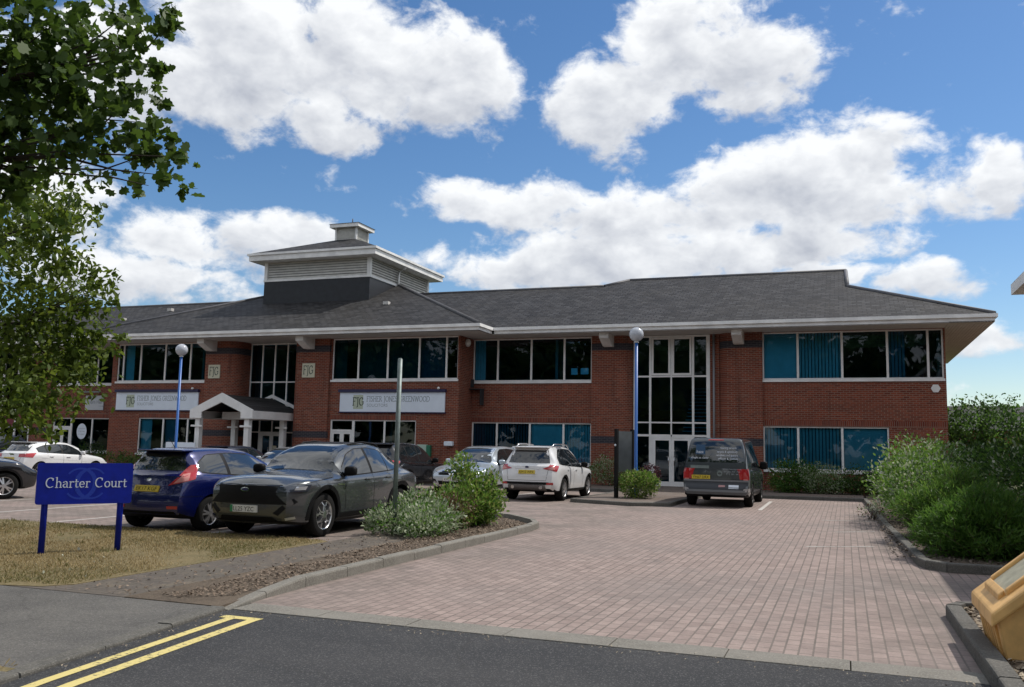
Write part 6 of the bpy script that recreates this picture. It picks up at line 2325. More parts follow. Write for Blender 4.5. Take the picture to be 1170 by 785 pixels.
def lidp(x): return .355 + (x + .44) * .84
mb = MB()
hexa(mb, [(-.34, -.50, 0), (.36, -.50, 0), (.36, .50, 0), (-.34, .50, 0)], [(-.395, -.54, .30), (.42, -.54, .93), (.42, .54, .93), (-.395, .54, .30)])
body = mb.build("bin_body", M_GRIT, gb, bevel=.018)
for i in range(7):
    y_ = -.42 + i * .14
    rb = MB()
    hexa(rb, [(-.362, y_ - .018, .01), (-.33, y_ - .018, .01), (-.33, y_ + .018, .01), (-.362, y_ + .018, .01)],
         [(-.415, y_ - .018, .28), (-.38, y_ - .018, .28), (-.38, y_ + .018, .28), (-.415, y_ + .018, .28)])
    rb.build("rib", M_GRIT, body, bevel=.006)
mb = MB()
hexa(mb, [(-.44, -.59, lidp(-.44) - .11), (.46, -.59, lidp(.46) - .13), (.46, .59, lidp(.46) - .13), (-.44, .59, lidp(-.44) - .11)],
     [(-.44, -.59, lidp(-.44)), (.46, -.59, lidp(.46)), (.46, .59, lidp(.46)), (-.44, .59, lidp(-.44))])
lid = mb.build("lid", M_GRIT, gb, bevel=.02)
mb = MB()
def lbar(x0, x1, y0, y1, h):
    hexa(mb, [(x0, y0, lidp(x0) - .01), (x1, y0, lidp(x1) - .01), (x1, y1, lidp(x1) - .01), (x0, y1, lidp(x0) - .01)],
         [(x0, y0, lidp(x0) + h), (x1, y0, lidp(x1) + h), (x1, y1, lidp(x1) + h), (x0, y1, lidp(x0) + h)])
lbar(-.36, -.31, -.36, .36, .045)
lbar(.36, .41, -.36, .36, .045)
lbar(-.309, .359, -.41, -.35, .05)
lbar(-.309, .359, .35, .41, .05)
lbar(-.04, .01, -.349, .349, .03)
mb.build("lid_frame", M_GRIT, lid, bevel=.012)
mb = MB()
mb.add([(-.305, -.345, lidp(-.305) + .012), (.355, -.345, lidp(.355) + .012), (.355, .345, lidp(.355) + .012), (-.305, .345, lidp(-.305) + .012)], [(0, 1, 2, 3)])
mb.build("lid_label", M_GRITIN, lid, fix=False)

# ================================================================== NEIGHBOURS
nb = empty("neighbour_office", (13, -9, 0), 0, "corner of a neighbouring office roof with white eaves at the right edge", "office building")
mb = MB()
mb.box(.05, 14, -20, .4, 0, 6.4)
mb.build("brick_wall", M_BRICK, nb, fix=False)
mb = MB()
mb.box(-1.45, 15.5, -21.5, 1.85, 6.45, 6.50)
mb.box(-1.45, 15.5, -21.5, 1.85, 6.501, 6.76)
mb.build("fascia", M_FASCIA, nb, fix=False)
mb = MB().add([(-1.45, 1.85, 6.765), (-1.45, -21.5, 6.765), (15.5, -21.5, 6.765), (15.5, 1.85, 6.765), (7, -6.6, 10.3), (7, -13, 10.3)],
              [(0, 1, 5, 4), (1, 2, 5), (2, 3, 4, 5), (3, 0, 4)])
mb.build("slate_roof", M_SLATE_S, nb, fix=False)
q = MB().box(-1.2, .02, .4, 1.2, 0, 3.3).extr([(-1.2, .4, 3.3), (.02, .4, 3.3), (.02, .4, 4.1), (-.95, .4, 3.75)], (0, .8, 0)).build("white_porch", M_WHITE, nb, fix=False)

far = empty("distant_house", (17.5, 36, 0), 0, "dark roofed house beyond the hedge to the right of the office", "house")
MB().box(-8, 14, -3, 5, 0, 3.4).build("brick_wall", M_BRICK, far, fix=False)
MB().add([(-8.6, -3.6, 3.4), (14.6, -3.6, 3.4), (12.6, 1, 5.3), (-6.6, 1, 5.3), (14.6, 5.6, 3.4), (-8.6, 5.6, 3.4)], [(0, 1, 2, 3), (3, 2, 4, 5), (0, 3, 5), (1, 4, 2)]).build("slate_roof", M_SLATE, far, fix=False)

# ================================================================== PLANTS
def leaf_shape(kind):
    if kind == 'oak':      # lobed
        a = [(0, 0), (.16, .12), (.40, .10), (.30, .34), (.52, .50), (.30, .62), (.26, .84), (0, 1.0), (-.26, .84), (-.30, .62), (-.52, .50), (-.30, .34), (-.40, .10), (-.16, .12)]
        return [(x * .95, y, .10 * abs(x)) for x, y in a]
    if kind == 'needle':
        return [(0, 0, 0), (.09, .35, .01), (.05, .8, 0), (0, 1, -.04), (-.05, .8, 0), (-.09, .35, .01)]
    if kind == 'round':
        return [(0, 0, 0), (.32, .28, .05), (.34, .62, .05), (0, 1, -.06), (-.34, .62, .05), (-.32, .28, .05)]
    return [(0, 0, 0), (.24, .35, .04), (.20, .68, .03), (0, 1, -.10), (-.20, .68, .03), (-.24, .35, .04)]


def leaves(name, pos, size, m, parent=None, kind='leaf', up=0.4, outward=None, droop=0.0, jitter=.35, rng=None):
    """one mesh of many small leaf faces"""
    rng = rng or RNG
    pos = np.asarray(pos, float)
    n = len(pos)
    T = np.array(leaf_shape(kind))
    k_ = len(T)
    ax = rng.normal(size=(n, 3))
    if outward is not None:
        o_ = outward / (np.linalg.norm(outward, axis=1, keepdims=True) + 1e-6)
        ax = ax * .75 + o_ * 1.0
    ax[:, 2] += up - droop
    ax /= np.linalg.norm(ax, axis=1, keepdims=True)
    nr = rng.normal(size=(n, 3)) + np.array([0, 0, .9])
    sx = np.cross(ax, nr)
    sx /= np.linalg.norm(sx, axis=1, keepdims=True) + 1e-9
    nz = np.cross(sx, ax)
    s = size * (1 + jitter * rng.uniform(-1, 1, n))
    V = (pos[:, None, :] + (sx[:, None, :] * T[None, :, 0:1] + ax[:, None, :] * T[None, :, 1:2] + nz[:, None, :] * T[None, :, 2:3]) * s[:, None, None])
    V = V.reshape(-1, 3)
    me = bpy.data.meshes.new(name)
    me.vertices.add(n * k_)
    me.vertices.foreach_set('co', V.astype(np.float32).ravel())
    me.loops.add(n * k_)
    me.loops.foreach_set('vertex_index', np.arange(n * k_, dtype=np.int32))
    me.polygons.add(n)
    me.polygons.foreach_set('loop_start', np.arange(0, n * k_, k_, dtype=np.int32))
    me.update(calc_edges=True)
    me.validate()
    return link_mesh(name, me, m, parent)


def blob_points(blobs, n, rng, shell=.55):
    """points spread through lumpy ellipsoids, denser to the outside; blobs = (x, y, z, rx, ry, rz)"""
    b = np.array(blobs)
    w = (b[:, 3] * b[:, 4] + b[:, 4] * b[:, 5] + b[:, 3] * b[:, 5])
    pick = rng.choice(len(b), n, p=w / w.sum())
    d = rng.normal(size=(n, 3))
    d /= np.linalg.norm(d, axis=1, keepdims=True)
    r = shell + (1 - shell) * rng.uniform(0, 1, n) ** .7
    r *= 1 + .10 * rng.normal(size=n)
    P_ = b[pick, :3] + d * b[pick, 3:6] * r[:, None]
    return P_, d * r[:, None]


def bush(name, label, cat, loc, blobs, n, size, mats, kind='leaf', up=.4, group=None, shell=.5, seed=1, clumps=0, clump_r=.12, stems=10, minz=.02, jitter=.35, flowers=None):
    rng = np.random.default_rng(seed)
    r = empty(name, loc, 0, label, cat, group)
    if clumps:
        C_, O_ = blob_points(blobs, clumps, rng, shell)
        pk = rng.integers(0, clumps, n)
        P_ = C_[pk] + rng.normal(size=(n, 3)) * clump_r * np.array([1, 1, .8])
        O_ = O_[pk]
    else:
        P_, O_ = blob_points(blobs, n, rng, shell)
    keep = P_[:, 2] > minz
    P_, O_ = P_[keep], O_[keep]
    if not isinstance(mats, list):
        mats = [(mats, 1.0)]
    tot = sum(m_[1] for m_ in mats)
    a = 0
    for i, (m_, w) in enumerate(mats):
        b_ = len(P_) if i == len(mats) - 1 else a + int(len(P_) * w / tot)
        leaves("foliage", P_[a:b_], size, m_, r, kind, up, O_[a:b_], jitter=jitter, rng=rng)
        a = b_
    if flowers:
        F, _ = blob_points(blobs, flowers[0], rng, .97)
        F = F[F[:, 2] > .25]
        leaves("blossom", F, flowers[1], flowers[2], r, 'round', 1.2, rng=rng)
    sm = MB()
    for i in range(stems):
        bl = blobs[rng.integers(0, len(blobs))]
        tip = Vector((bl[0] + rng.uniform(-.6, .6) * bl[3], bl[1] + rng.uniform(-.6, .6) * bl[4], bl[2] + rng.uniform(-.1, .75) * bl[5]))
        b0 = Vector((bl[0] * .6 + rng.uniform(-.1, .1), bl[1] * .6 + rng.uniform(-.1, .1), -.05))
        md = b0.lerp(tip, .5) + Vector((rng.uniform(-.06, .06), rng.uniform(-.06, .06), .03))
        rad = max(.006, min(.022, bl[5] * .022))
        sm.tube([b0, md, tip], [rad, rad * .75, rad * .3], 5)
    sm.build("stem", M_STEM, r, fix=False)
    return r


LF = dict(
    dark=leaf_mat("leaf_dark_green", (0.022, 0.058, 0.014), (0.050, 0.105, 0.026), .4),
    mid=leaf_mat("leaf_mid_green", (0.046, 0.125, 0.018), (0.105, 0.210, 0.038), .45),
    light=leaf_mat("leaf_light_green", (0.085, 0.175, 0.022), (0.155, 0.260, 0.05), .4),
    yel=leaf_mat("leaf_yellow_green", (0.16, 0.21, 0.05), (0.24, 0.27, 0.10), .35),
    sil=leaf_mat("leaf_silver_green", (0.17, 0.23, 0.125), (0.40, 0.45, 0.31), .3),
    yew=leaf_mat("leaf_yew", (0.036, 0.105, 0.015), (0.088, 0.185, 0.030), .48),
    oak=leaf_mat("leaf_oak", (0.032, 0.072, 0.010), (0.072, 0.130, 0.020), .42),
    ash=leaf_mat("leaf_ash", (0.052, 0.098, 0.010), (0.118, 0.170, 0.025), .46),
    brown=leaf_mat("leaf_brown", (0.085, 0.05, 0.028), (0.15, 0.10, 0.055), .2),
    white=leaf_mat("petal_white", (0.42, 0.45, 0.36), (0.58, 0.58, 0.5), .2),
    red=leaf_mat("leaf_purple", (0.06, 0.02, 0.03), (0.10, 0.04, 0.04), .2),
)

# island planting
bush("variegated_shrub", "low silver-leaved shrub around the grey post on the kerbed island", "shrub", (-.52, -22.75, .05),
     [(-.25, -.10, .18, .48, .55, .26), (.30, .20, .22, .50, .60, .30), (.45, -.40, .16, .38, .45, .22), (-.2, .7, .34, .42, .5, .36)], 7600, .066,
     [(LF['sil'], .66), (LF['mid'], .34)], 'leaf', .7, seed=3, clumps=760, clump_r=.08, stems=26, shell=.55)
bush("leafy_shrub", "bright green leafy shrub with tall shoots at the far end of the kerbed island", "shrub", (-.22, -21.0, .05),
     [(.0, .1, .38, .55, .75, .42), (.16, .4, .40, .42, .55, .40), (-.15, -.55, .34, .42, .5, .36), (-.1, .3, .85, .20, .22, .30), (-.28, .45, 1.12, .20, .20, .22), (.30, .5, .80, .20, .20, .22)], 8200, .075,
     [(LF['light'], .55), (LF['mid'], .20), (LF['yel'], .25)], 'leaf', .8, seed=5, clumps=420, clump_r=.085, stems=30, shell=.5, flowers=(30, .05, LF['white']))
bush("dead_shrub", "brown dried shrub between the silver-leaved and bright green shrubs", "shrub", (-.05, -21.95, .07),
     [(0, 0, .28, .38, .45, .30), (-.35, .2, .40, .3, .3, .3)], 900, .055, [(LF['brown'], 1)], 'leaf', .3, seed=6, clumps=120, clump_r=.1, stems=30)
# clipped shrub at the entrance
bush("clipped_shrub", "round clipped pale green shrub in front of the directory sign", "shrub", (.72, -9.55, .10),
     [(0, 0, .42, .62, .60, .42), (-.2, .1, .60, .35, .4, .22), (.25, -.1, .55, .36, .4, .24)], 3600, .06, [(LF['yel'], .35), (LF['light'], .4), (LF['mid'], .25)], 'round', .5, seed=8, stems=12, shell=.75)
bush("purple_plant", "dark purple leaved plant showing behind the clipped round shrub", "plant", (.95, -8.75, .10),
     [(0, 0, .75, .3, .28, .28)], 420, .075, [(LF['red'], 1)], 'leaf', .8, seed=9, stems=8)
bush("grey_shrub", "soft grey-green shrub at the brick pier beside the white SUV", "shrub", (-2.2, -1.2, .1),
     [(0, 0, .62, .85, .55, .55), (.5, .1, .45, .5, .5, .38), (-.6, .1, .5, .5, .45, .4)], 2200, .075, [(LF['sil'], .6), (LF['mid'], .4)], 'leaf', .8, seed=10, clumps=240, clump_r=.1, stems=14)
# hedge under the right wing windows
HG = "shrubs under the right wing windows"
bush("hedge_shrub", "dark green shrub just right of the van with a white flowering edge", "shrub", (4.75, -1.5, .1),
     [(0, 0, .60, .80, .6, .60), (.45, .1, .72, .5, .5, .45), (0, -.1, .3, .8, .6, .32)], 5200, .075, [(LF['mid'], .7), (LF['dark'], .3)], 'leaf', .5, HG, seed=12, clumps=320, clump_r=.1, flowers=(70, .07, LF['white']))
bush("hedge_shrub", "pale silver-green shrub in the middle under the right wing windows", "shrub", (5.95, -1.5, .1),
     [(0, -.1, .56, .90, .6, .56), (-.4, -.2, .5, .5, .5, .48), (0, -.1, .3, .9, .6, .32)], 5600, .07, [(LF['sil'], .55), (LF['mid'], .45)], 'leaf', .6, HG, seed=13, clumps=320, clump_r=.1)
bush("hedge_shrub", "dense dark shrub under the window nearest the large bed", "shrub", (7.2, -1.3, .1),
     [(0, 0, .5, .85, .6, .5), (.5, -.1, .45, .5, .5, .45), (0, -.1, .28, .9, .6, .3)], 4600, .07, [(LF['dark'], .75), (LF['mid'], .25)], 'leaf', .5, HG, seed=14, clumps=300, clump_r=.1)
# low planting below the left block
bush("border_shrub", "low dark green shrub under the windows behind the blue sign", "shrub", (-26.8, -2.6, .1), [(0, 0, .4, 1.4, .5, .42), (1.5, 0, .35, 1, .5, .4)], 2400, .085, [(LF['mid'], .6), (LF['dark'], .4)], 'leaf', .5, seed=15, clumps=260)
bush("border_shrub", "dark bush against the left wing window above the white hatchback bonnet", "shrub", (-29.6, -1.3, .1), [(0, 0, .6, .9, .6, .62)], 1600, .085, [(LF['dark'], 1)], 'leaf', .5, seed=16, clumps=200)
# right bed
RBG = "shrubs in the large kerbed bed on the right"
def sprays(cx, cy, n, h0, h1, sp, seed):
    rng = np.random.default_rng(seed)
    out = []
    for i in range(n):
        a, q_ = rng.uniform(0, 2 * math.pi), sp * math.sqrt(rng.uniform(0, 1))
        h = h0 + (h1 - h0) * (1 - q_ / sp) + rng.uniform(-.12, .12)
        x0, y0 = cx + .35 * q_ * math.cos(a), cy + .35 * q_ * math.sin(a)
        x1, y1 = cx + 1.15 * q_ * math.cos(a), cy + 1.15 * q_ * math.sin(a)
        out.append(((x0, y0, .05), (x1, y1, h)))
    return out


def spray_bush(name, label, loc, lst, per, size, mats, seed, group):
    rng = np.random.default_rng(seed)
    r = empty(name, loc, 0, label, "shrub", group)
    P_, O_ = [], []
    sm = MB()
    for (a, b) in lst:
        a, b = np.array(a), np.array(b)
        bend = rng.normal(size=3) * .10
        t = rng.uniform(.12, 1.0, per) ** .8
        base = a + (b - a) * t[:, None] + bend * (np.sin(t * math.pi))[:, None]
        rad = .12 * (1 - t * .75) + .015
        off = rng.normal(size=(per, 3)) * rad[:, None]
        P_.append(base + off)
        O_.append(off * 2.2 + (b - a) / np.linalg.norm(b - a) * .30)
        sm.tube([tuple(a), tuple((a + b) / 2 + bend), tuple(b)], [.014, .009, .003], 4)
    P_, O_ = np.vstack(P_), np.vstack(O_)
    idx = rng.permutation(len(P_))
    P_, O_ = P_[idx], O_[idx]
    k_ = 0
    for i, (m_, w) in enumerate(mats):
        e_ = len(P_) if i == len(mats) - 1 else k_ + int(len(P_) * w)
        leaves("foliage", P_[k_:e_], size, m_, r, 'needle', .25, O_[k_:e_], rng=rng)
        k_ = e_
    sm.build("stem", M_STEM, r, fix=False)
    return r


spray_bush("conifer_shrub", "rounded dark conifer shrub nearest the kerb corner of the right bed", (8.70, -21.75, .09), sprays(0, 0, 190, .35, 1.08, .86, 21), 150, .085, [(LF['yew'], .8), (LF['mid'], .2)], 21, RBG)
spray_bush("conifer_shrub", "upright feathery conifer shrub behind the kerb-corner conifer", (8.70, -18.9, .09), sprays(0, 0, 190, .6, 1.42, 1.02, 22), 145, .09, [(LF['yew'], .55), (LF['mid'], .25), (LF['light'], .2)], 22, RBG)
bush("flowering_shrub", "tall pale-topped flowering shrub near the brick corner in the right bed", "shrub", (8.50, -14.0, .09),
     [(0, 0, .92, 1.15, 1.6, .85), (.2, 1.6, 1.1, 1.05, 1.2, .85), (-.15, -1.3, .75, .95, 1.1, .72), (-.3, 2.6, .7, .75, .8, .65)], 11500, .085, [(LF['mid'], .45), (LF['sil'], .3), (LF['light'], .25)], 'leaf', .6, RBG, seed=23, clumps=950, clump_r=.12, stems=20, flowers=(160, .055, LF['white']))
bush("flowering_shrub", "wide dark shrub with pale flower heads between the conifers and the right edge", "shrub", (10.9, -15.2, .09),
     [(0, 0, .95, 1.4, 1.6, .85), (1.4, .4, 1.0, 1.3, 1.5, .9), (-.6, 1.6, 1.0, 1.2, 1.3, .85), (1.9, -1.4, .9, 1.0, 1.2, .85)], 11500, .095, [(LF['dark'], .45), (LF['mid'], .4), (LF['sil'], .15)], 'leaf', .6, RBG, seed=24, clumps=950, clump_r=.14, stems=20, flowers=(180, .06, LF['white']))
bush("dark_shrub", "dark glossy shrub beyond the conifers at the right photo edge", "shrub", (10.75, -18.6, .09),
     [(0, 0, .75, .85, 1.1, .75), (.9, .5, .85, 1.0, 1.1, .82)], 6000, .085, [(LF['dark'], .8), (LF['mid'], .2)], 'leaf', .5, RBG, seed=25, clumps=520, clump_r=.13, stems=14)
bush("bed_seedling", "small yellow-green plant on the bare bark of the right bed", "plant", (9.75, -21.2, .09), [(0, 0, .16, .16, .16, .13)], 90, .075, [(LF['yel'], 1)], 'leaf', .8, seed=26, stems=6)
bush("bed_seedling", "pale broad-leaved plant beside the conifer foot at the right edge", "plant", (9.72, -20.35, .09), [(0, 0, .3, .3, .3, .2)], 130, .11, [(LF['sil'], 1)], 'leaf', .8, seed=27, stems=6)
sm = bush("trailing_plant", "thin grey-green plant spilling over the kerb near the worn bay lines", "plant", (7.35, -13.3, .06), [(0, 0, .15, .35, .5, .2), (.25, .5, .25, .3, .4, .2)], 420, .055, [(LF['sil'], .6), (LF['brown'], .4)], 'leaf', .5, seed=28, stems=24)


# ---- trees
def grow(mb, p, d, L, r, depth, rng, tips, spread=.55, up=.15, n_child=(2, 4), shrink=.72):
    p = Vector(p)
    d = Vector(d).normalized()
    pts, rad = [p.copy()], [r]
    q_ = p.copy()
    for i in range(4):
        d = (d + Vector(rng.normal(size=3)) * .11 + Vector((0, 0, up * .25))).normalized()
        q_ = q_ + d * L / 4
        pts.append(q_.copy())
        rad.append(r * (1 - .12 * (i + 1)))
    mb.tube(pts, rad, 7 if depth > 1 else 4, caps=False)
    if depth <= 1:
        tips += [tuple(x) for x in pts[1:]]
    if depth == 0:
        return
    for c_ in range(rng.integers(*n_child)):
        nd = (d + Vector(rng.normal(size=3)) * spread).normalized()
        st_ = pts[rng.integers(2, 5)]
        grow(mb, st_, nd, L * shrink * rng.uniform(.8, 1.15), r * .55, depth - 1, rng, tips, spread, up, n_child, shrink)


def tree(name, label, loc, h, limbs, leafm, n, size, kind, seed, trunk_r=.22, cl=.35, depth=3, extra=None, ext_n=0, group=None, up=.15, spread=.55, cat="tree"):
    """trunk with limbs; leaves hang in clumps about the twig ends; extra = additional clump centres (x, y, z, r)"""
    rng = np.random.default_rng(seed)
    r = empty(name, loc, 0, label, cat, group)
    mb = MB()
    tips = []
    trunk = [Vector((0, 0, -.1)), Vector((.05, .02, h * .3)), Vector((.0, .08, h * .6)), Vector((.1, .05, h))]
    mb.tube(trunk, [trunk_r * 1.35, trunk_r, trunk_r * .8, trunk_r * .35], 12)
    for (f, d, L) in limbs:
        p = trunk[0].lerp(trunk[-1], f)
        grow(mb, p, d, L, trunk_r * .42, depth, rng, tips, spread, up)
    along = []
    if extra:
        E_ = np.array([e_[:3] for e_ in extra])
        K = max(3, len(E_) // 6)
        cen_ = E_[rng.permutation(len(E_))[:K]].copy()
        for _ in range(6):
            own = np.argmin(((E_[:, None] - cen_[None]) ** 2).sum(2), 1)
            for k_ in range(K):
                if (own == k_).any():
                    cen_[k_] = E_[own == k_].mean(0)
        for k_ in range(K):
            if not (own == k_).any():
                continue
            f = min(.92, max(.3, cen_[k_][2] / h * .62 + rng.uniform(-.06, .06)))
            b0 = trunk[0].lerp(trunk[-1], f)
            c_ = Vector(cen_[k_])
            c_ = b0.lerp(c_, .88)
            pts = [b0]
            for t_ in (.25, .5, .75):
                pts.append(b0.lerp(c_, t_) + Vector(rng.normal(size=3)) * .16 + Vector((0, 0, .30 * math.sin(t_ * math.pi))))
            pts.append(c_)
            mb.tube(pts, [.075, .055, .042, .030, .018], 7, caps=False)
            along += [tuple(p_) for p_ in pts[2:]]
            for e_ in E_[own == k_]:
                tg = Vector(e_)
                m_ = c_.lerp(tg, .5) + Vector(rng.normal(size=3)) * .08
                st0 = pts[rng.integers(3, 5)]
                mb.tube([st0, m_, tg], [.014, .009, .003], 5, caps=False)
    mb.build("trunk", M_BARK, r, fix=False)
    T = np.array(tips)
    pk = rng.integers(0, len(T), n)
    P_ = T[pk] + rng.normal(size=(n, 3)) * cl * np.array([1, 1, .75])
    if extra:
        Q = []
        for (x, y, z, rr_) in extra:
            nc = max(5, int(ext_n * rr_ * rr_))
            tw = np.array([x, y, z]) + rng.normal(size=(max(3, nc // 9), 3)) * rr_ * .5
            Q.append(tw[rng.integers(0, len(tw), nc)] + rng.normal(size=(nc, 3)) * rr_ * .17)
        A_ = np.array(along)
        na = n // 7
        Q.append(A_[rng.integers(0, len(A_), na)] + rng.normal(size=(na, 3)) * .30)
        P_ = np.vstack([P_] + Q)
    leaves("crown", P_, size, leafm, r, kind, .1, None, droop=.45, rng=rng)
    return r

X1 = [(4.07, 1.15, 5.24, 0.27), (4.21, 1.39, 5.25, 0.27), (3.99, 1.96, 5.68, 0.25), (4.5, 1.9, 5.52, 0.23), (5.14, 1.57, 5.19, 0.19), (5.04, 1.93, 5.41, 0.14), (3.71, 1.53, 5.05, 0.32), (4.35, 1.4, 4.86, 0.29), (4.13, 1.98, 5.27, 0.25), (4.97, 1.56, 4.93, 0.19), (4.96, 1.89, 4.99, 0.14), (3.7, 1.62, 4.66, 0.31), (4.13, 1.68, 4.63, 0.28), (4.29, 1.91, 4.83, 0.26), (4.43, 2.15, 4.86, 0.21), (4.36, 2.41, 4.7, 0.17), (4.67, 1.72, 4.42, 0.22), (4.57, 2.15, 4.37, 0.21), (4.73, 2.27, 4.35, 0.21), (5.21, 1.97, 4.13, 0.11), (5.26, 1.66, 3.87, 0.17), (4.37, 2.51, 4.09, 0.12), (4.51, 1.68, 4.39, 0.17), (4.34, 1.65, 4.35, 0.2), (3.44, 2.02, 4.49, 0.26), (3.51, 1.69, 4.28, 0.25), (3.58, 1.61, 3.92, 0.2), (3.4, 1.89, 4.14, 0.21)]
X2 = [(3.78, 0.12, 5.23, 0.53), (3.09, 1.32, 5.47, 0.44), (2.91, 0.59, 4.93, 0.56), (3.91, 0.36, 4.8, 0.47), (3.29, 1.34, 5.08, 0.29), (2.06, 1.54, 4.59, 0.61), (3.9, 0.67, 4.32, 0.41), (3.54, 1.45, 4.42, 0.29), (3.02, 0.61, 3.79, 0.62), (2.86, 1.51, 3.87, 0.59), (3.44, 1.68, 3.88, 0.37), (4.57, 1.02, 3.69, 0.14), (2.14, 1.51, 3.22, 0.67), (3.06, 1.48, 3.19, 0.61), (3.50, 1.72, 3.25, 0.30), (3.69, 2.08, 3.17, 0.18), (2.9, 1.0, 2.57, 0.64), (2.94, 1.73, 2.63, 0.56), (3.33, 0.5, 2.05, 0.47), (2.57, 1.85, 2.12, 0.42), (3.14, 1.1, 1.8, 0.25), (3.06, 0.52, 1.85, 0.41), (3.26, 1.68, 2.92, 0.37), (4.21, 1.0, 4.09, 0.21)]
tree("oak_tree", "near oak with large lobed leaves overhanging the upper left corner of the sky", (-4.0, -33.0, 0), 8.5,
     [(.55, (.3, -.6, .5), 2.4), (.6, (-1, .2, .6), 2.4), (.7, (-.3, 1, .5), 2.2), (.8, (.1, -.5, 1), 2.0), (.9, (-.4, .3, 1), 2.0), (.62, (.7, .7, .9), 2.0)],
     LF['oak'], 14000, .098, 'oak', 31, .24, .38, 3, X1, 1450)
tree("field_maple_tree", "lighter green tree with small leaves hanging in front of the left wing", (-8.5, -27.5, 0.05), 7.0,
     [(.35, (-.8, -.3, .5), 2.2), (.5, (-.4, 1, .5), 2.2), (.6, (-1, .3, .7), 2.0), (.75, (.0, .6, 1), 1.9), (.9, (-.2, -.3, 1), 1.8), (.5, (.9, -.4, .5), 1.8)],
     LF['ash'], 12000, .115, 'leaf', 32, .17, .30, 3, X2, 1350)
# trees beyond the right bed
TG = "trees behind the right bed"
def hedge_tree(loc, blobs, label, n, mats, seed):
    rng = np.random.default_rng(seed)
    r = empty("broadleaf_tree", loc, 0, label, "tree", TG)
    C_, O_ = blob_points(blobs, 420, rng, .6)
    pk = rng.integers(0, 420, n)
    P_ = C_[pk] + rng.normal(size=(n, 3)) * .20
    P_ = P_[P_[:, 2] > .3]
    h_ = len(P_) // 2
    leaves("crown", P_[:h_], .17, mats[0], r, 'leaf', .3, O_[pk][:h_], rng=rng)
    leaves("crown", P_[h_:], .17, mats[1], r, 'leaf', .3, None, rng=rng)
    mb = MB().tube([(0, 0, -.1), (.05, 0, 1.5), (0, .1, 3.2)], [.16, .12, .05], 9)
    for b in blobs:
        mb.tube([(0, 0, 1.2), ((b[0]) * .6, b[1] * .6, b[2] * .8), (b[0], b[1], b[2] + .3)], [.07, .045, .012], 5)
    mb.build("trunk", M_BARK, r, fix=False)
hedge_tree((12.7, 9.5, 0), [(0, 0, 2.7, 1.7, 1.5, 1.7), (-1.0, -.2, 2.2, 1.3, 1.3, 1.5), (1.0, .2, 2.4, 1.5, 1.4, 1.7), (.2, 0, 1.4, 2.2, 1.5, 1.1)], "rounded dark tree directly right of the brick corner", 8500, (LF['mid'], LF['dark']), 41)
hedge_tree((15.6, 9.0, 0), [(0, 0, 1.9, 1.6, 1.4, 1.4), (1.2, .3, 2.1, 1.5, 1.4, 1.5), (2.6, .3, 2.0, 1.6, 1.4, 1.5)], "lower yellowish green tree at the right photo edge behind the bed", 7500, (LF['mid'], LF['light']), 42)
# unseen tree belt added behind the viewer to darken the window reflections
rng = np.random.default_rng(51)
bl = []
for i in range(40):
    x = -150 + i * 5.2 + rng.uniform(-1.5, 1.5)
    h = rng.uniform(15, 20) if i % 6 != 3 else rng.uniform(11, 13)
    bl += [(x + 2.6, -77, h * .55, 3.6, 3, h * .46), (x, -68 + rng.uniform(-3, 3), h * .62, 3.2, 3, h * .36), (x + rng.uniform(-2, 2), -67, h * .34, 3.4, 3, h * .30)]
C_, O_ = blob_points(bl, 3900, rng, .1)
pk = rng.integers(0, 3900, 62000)
o = leaves("added_tree_belt", C_[pk] + rng.normal(size=(62000, 3)) * .8, 1.5, LF['dark'], None, 'leaf', .2, None, rng=rng)
tag(o, "added unseen belt of trees behind the viewer, darkening the office window reflections", "trees", kind="stuff")

# ---- dry grass, bark chips and stones
def scatter(poly_x, poly_y, n, rng, test=None):
    P_ = np.stack([rng.uniform(*poly_x, n), rng.uniform(*poly_y, n), np.zeros(n)], 1)
    return P_[[test(p) for p in P_]] if test else P_


M_STRAW = leaf_mat("straw_grass", (0.23, 0.175, 0.075), (0.40, 0.31, 0.155), .2)
M_GREENG = leaf_mat("dull_green_grass", (0.115, 0.115, 0.034), (0.20, 0.18, 0.065), .25)
rg = np.random.default_rng(71)
P_ = scatter((-9.5, -1.10), (-29.95, -24.45), 90000, rg, lambda p: not (p[0] > -1.7 and p[1] < -29.8))
d = np.sin(P_[:, 0] * 1.7 + 1.3 * np.sin(P_[:, 1] * 1.1)) + np.sin(P_[:, 1] * 2.3 + P_[:, 0] * .9) + .8 * np.sin(P_[:, 0] * 5.1 + P_[:, 1] * 3.7)
P_ = P_[(d + rg.normal(size=len(P_)) * .8) > -1.1]
P_[:, 2] = .030
g_ = np.sin(P_[:, 0] * .9 + 2.0) + np.sin(P_[:, 1] * 1.6 + P_[:, 0] * .5) + rg.normal(size=len(P_)) * .7
o = leaves("dry_grass", P_[g_ < .75], .036, M_STRAW, None, 'needle', 1.3, None, rng=rg)
tag(o, "short straw-coloured grass on the lawn under the blue name sign", "grass", kind="stuff")
o = leaves("green_grass", P_[g_ >= .75], .036, M_GREENG, None, 'needle', 1.4, None, rng=rg)
tag(o, "patches of dull green grass in the dry lawn", "grass", kind="stuff")
P_ = scatter((-3.5, 1.38), (-34.5, -32.5), 9000, rg)
P_[:, 2] = .03
o = leaves("verge_grass", P_, .05, M_STRAW, None, 'needle', 1.1, None, rng=rg)
tag(o, "dry grass on the verge at the lower left corner", "grass", kind="stuff")
tf = scatter((-9.0, -1.2), (-29.9, -24.6), 60, rg)
P_ = np.repeat(tf, 14, 0) + rg.normal(size=(60 * 14, 3)) * np.array([.05, .05, 0])
P_[:, 2] = .03
o = leaves("grass_tufts", P_, .065, M_GREENG, None, 'needle', 1.2, None, rng=rg)
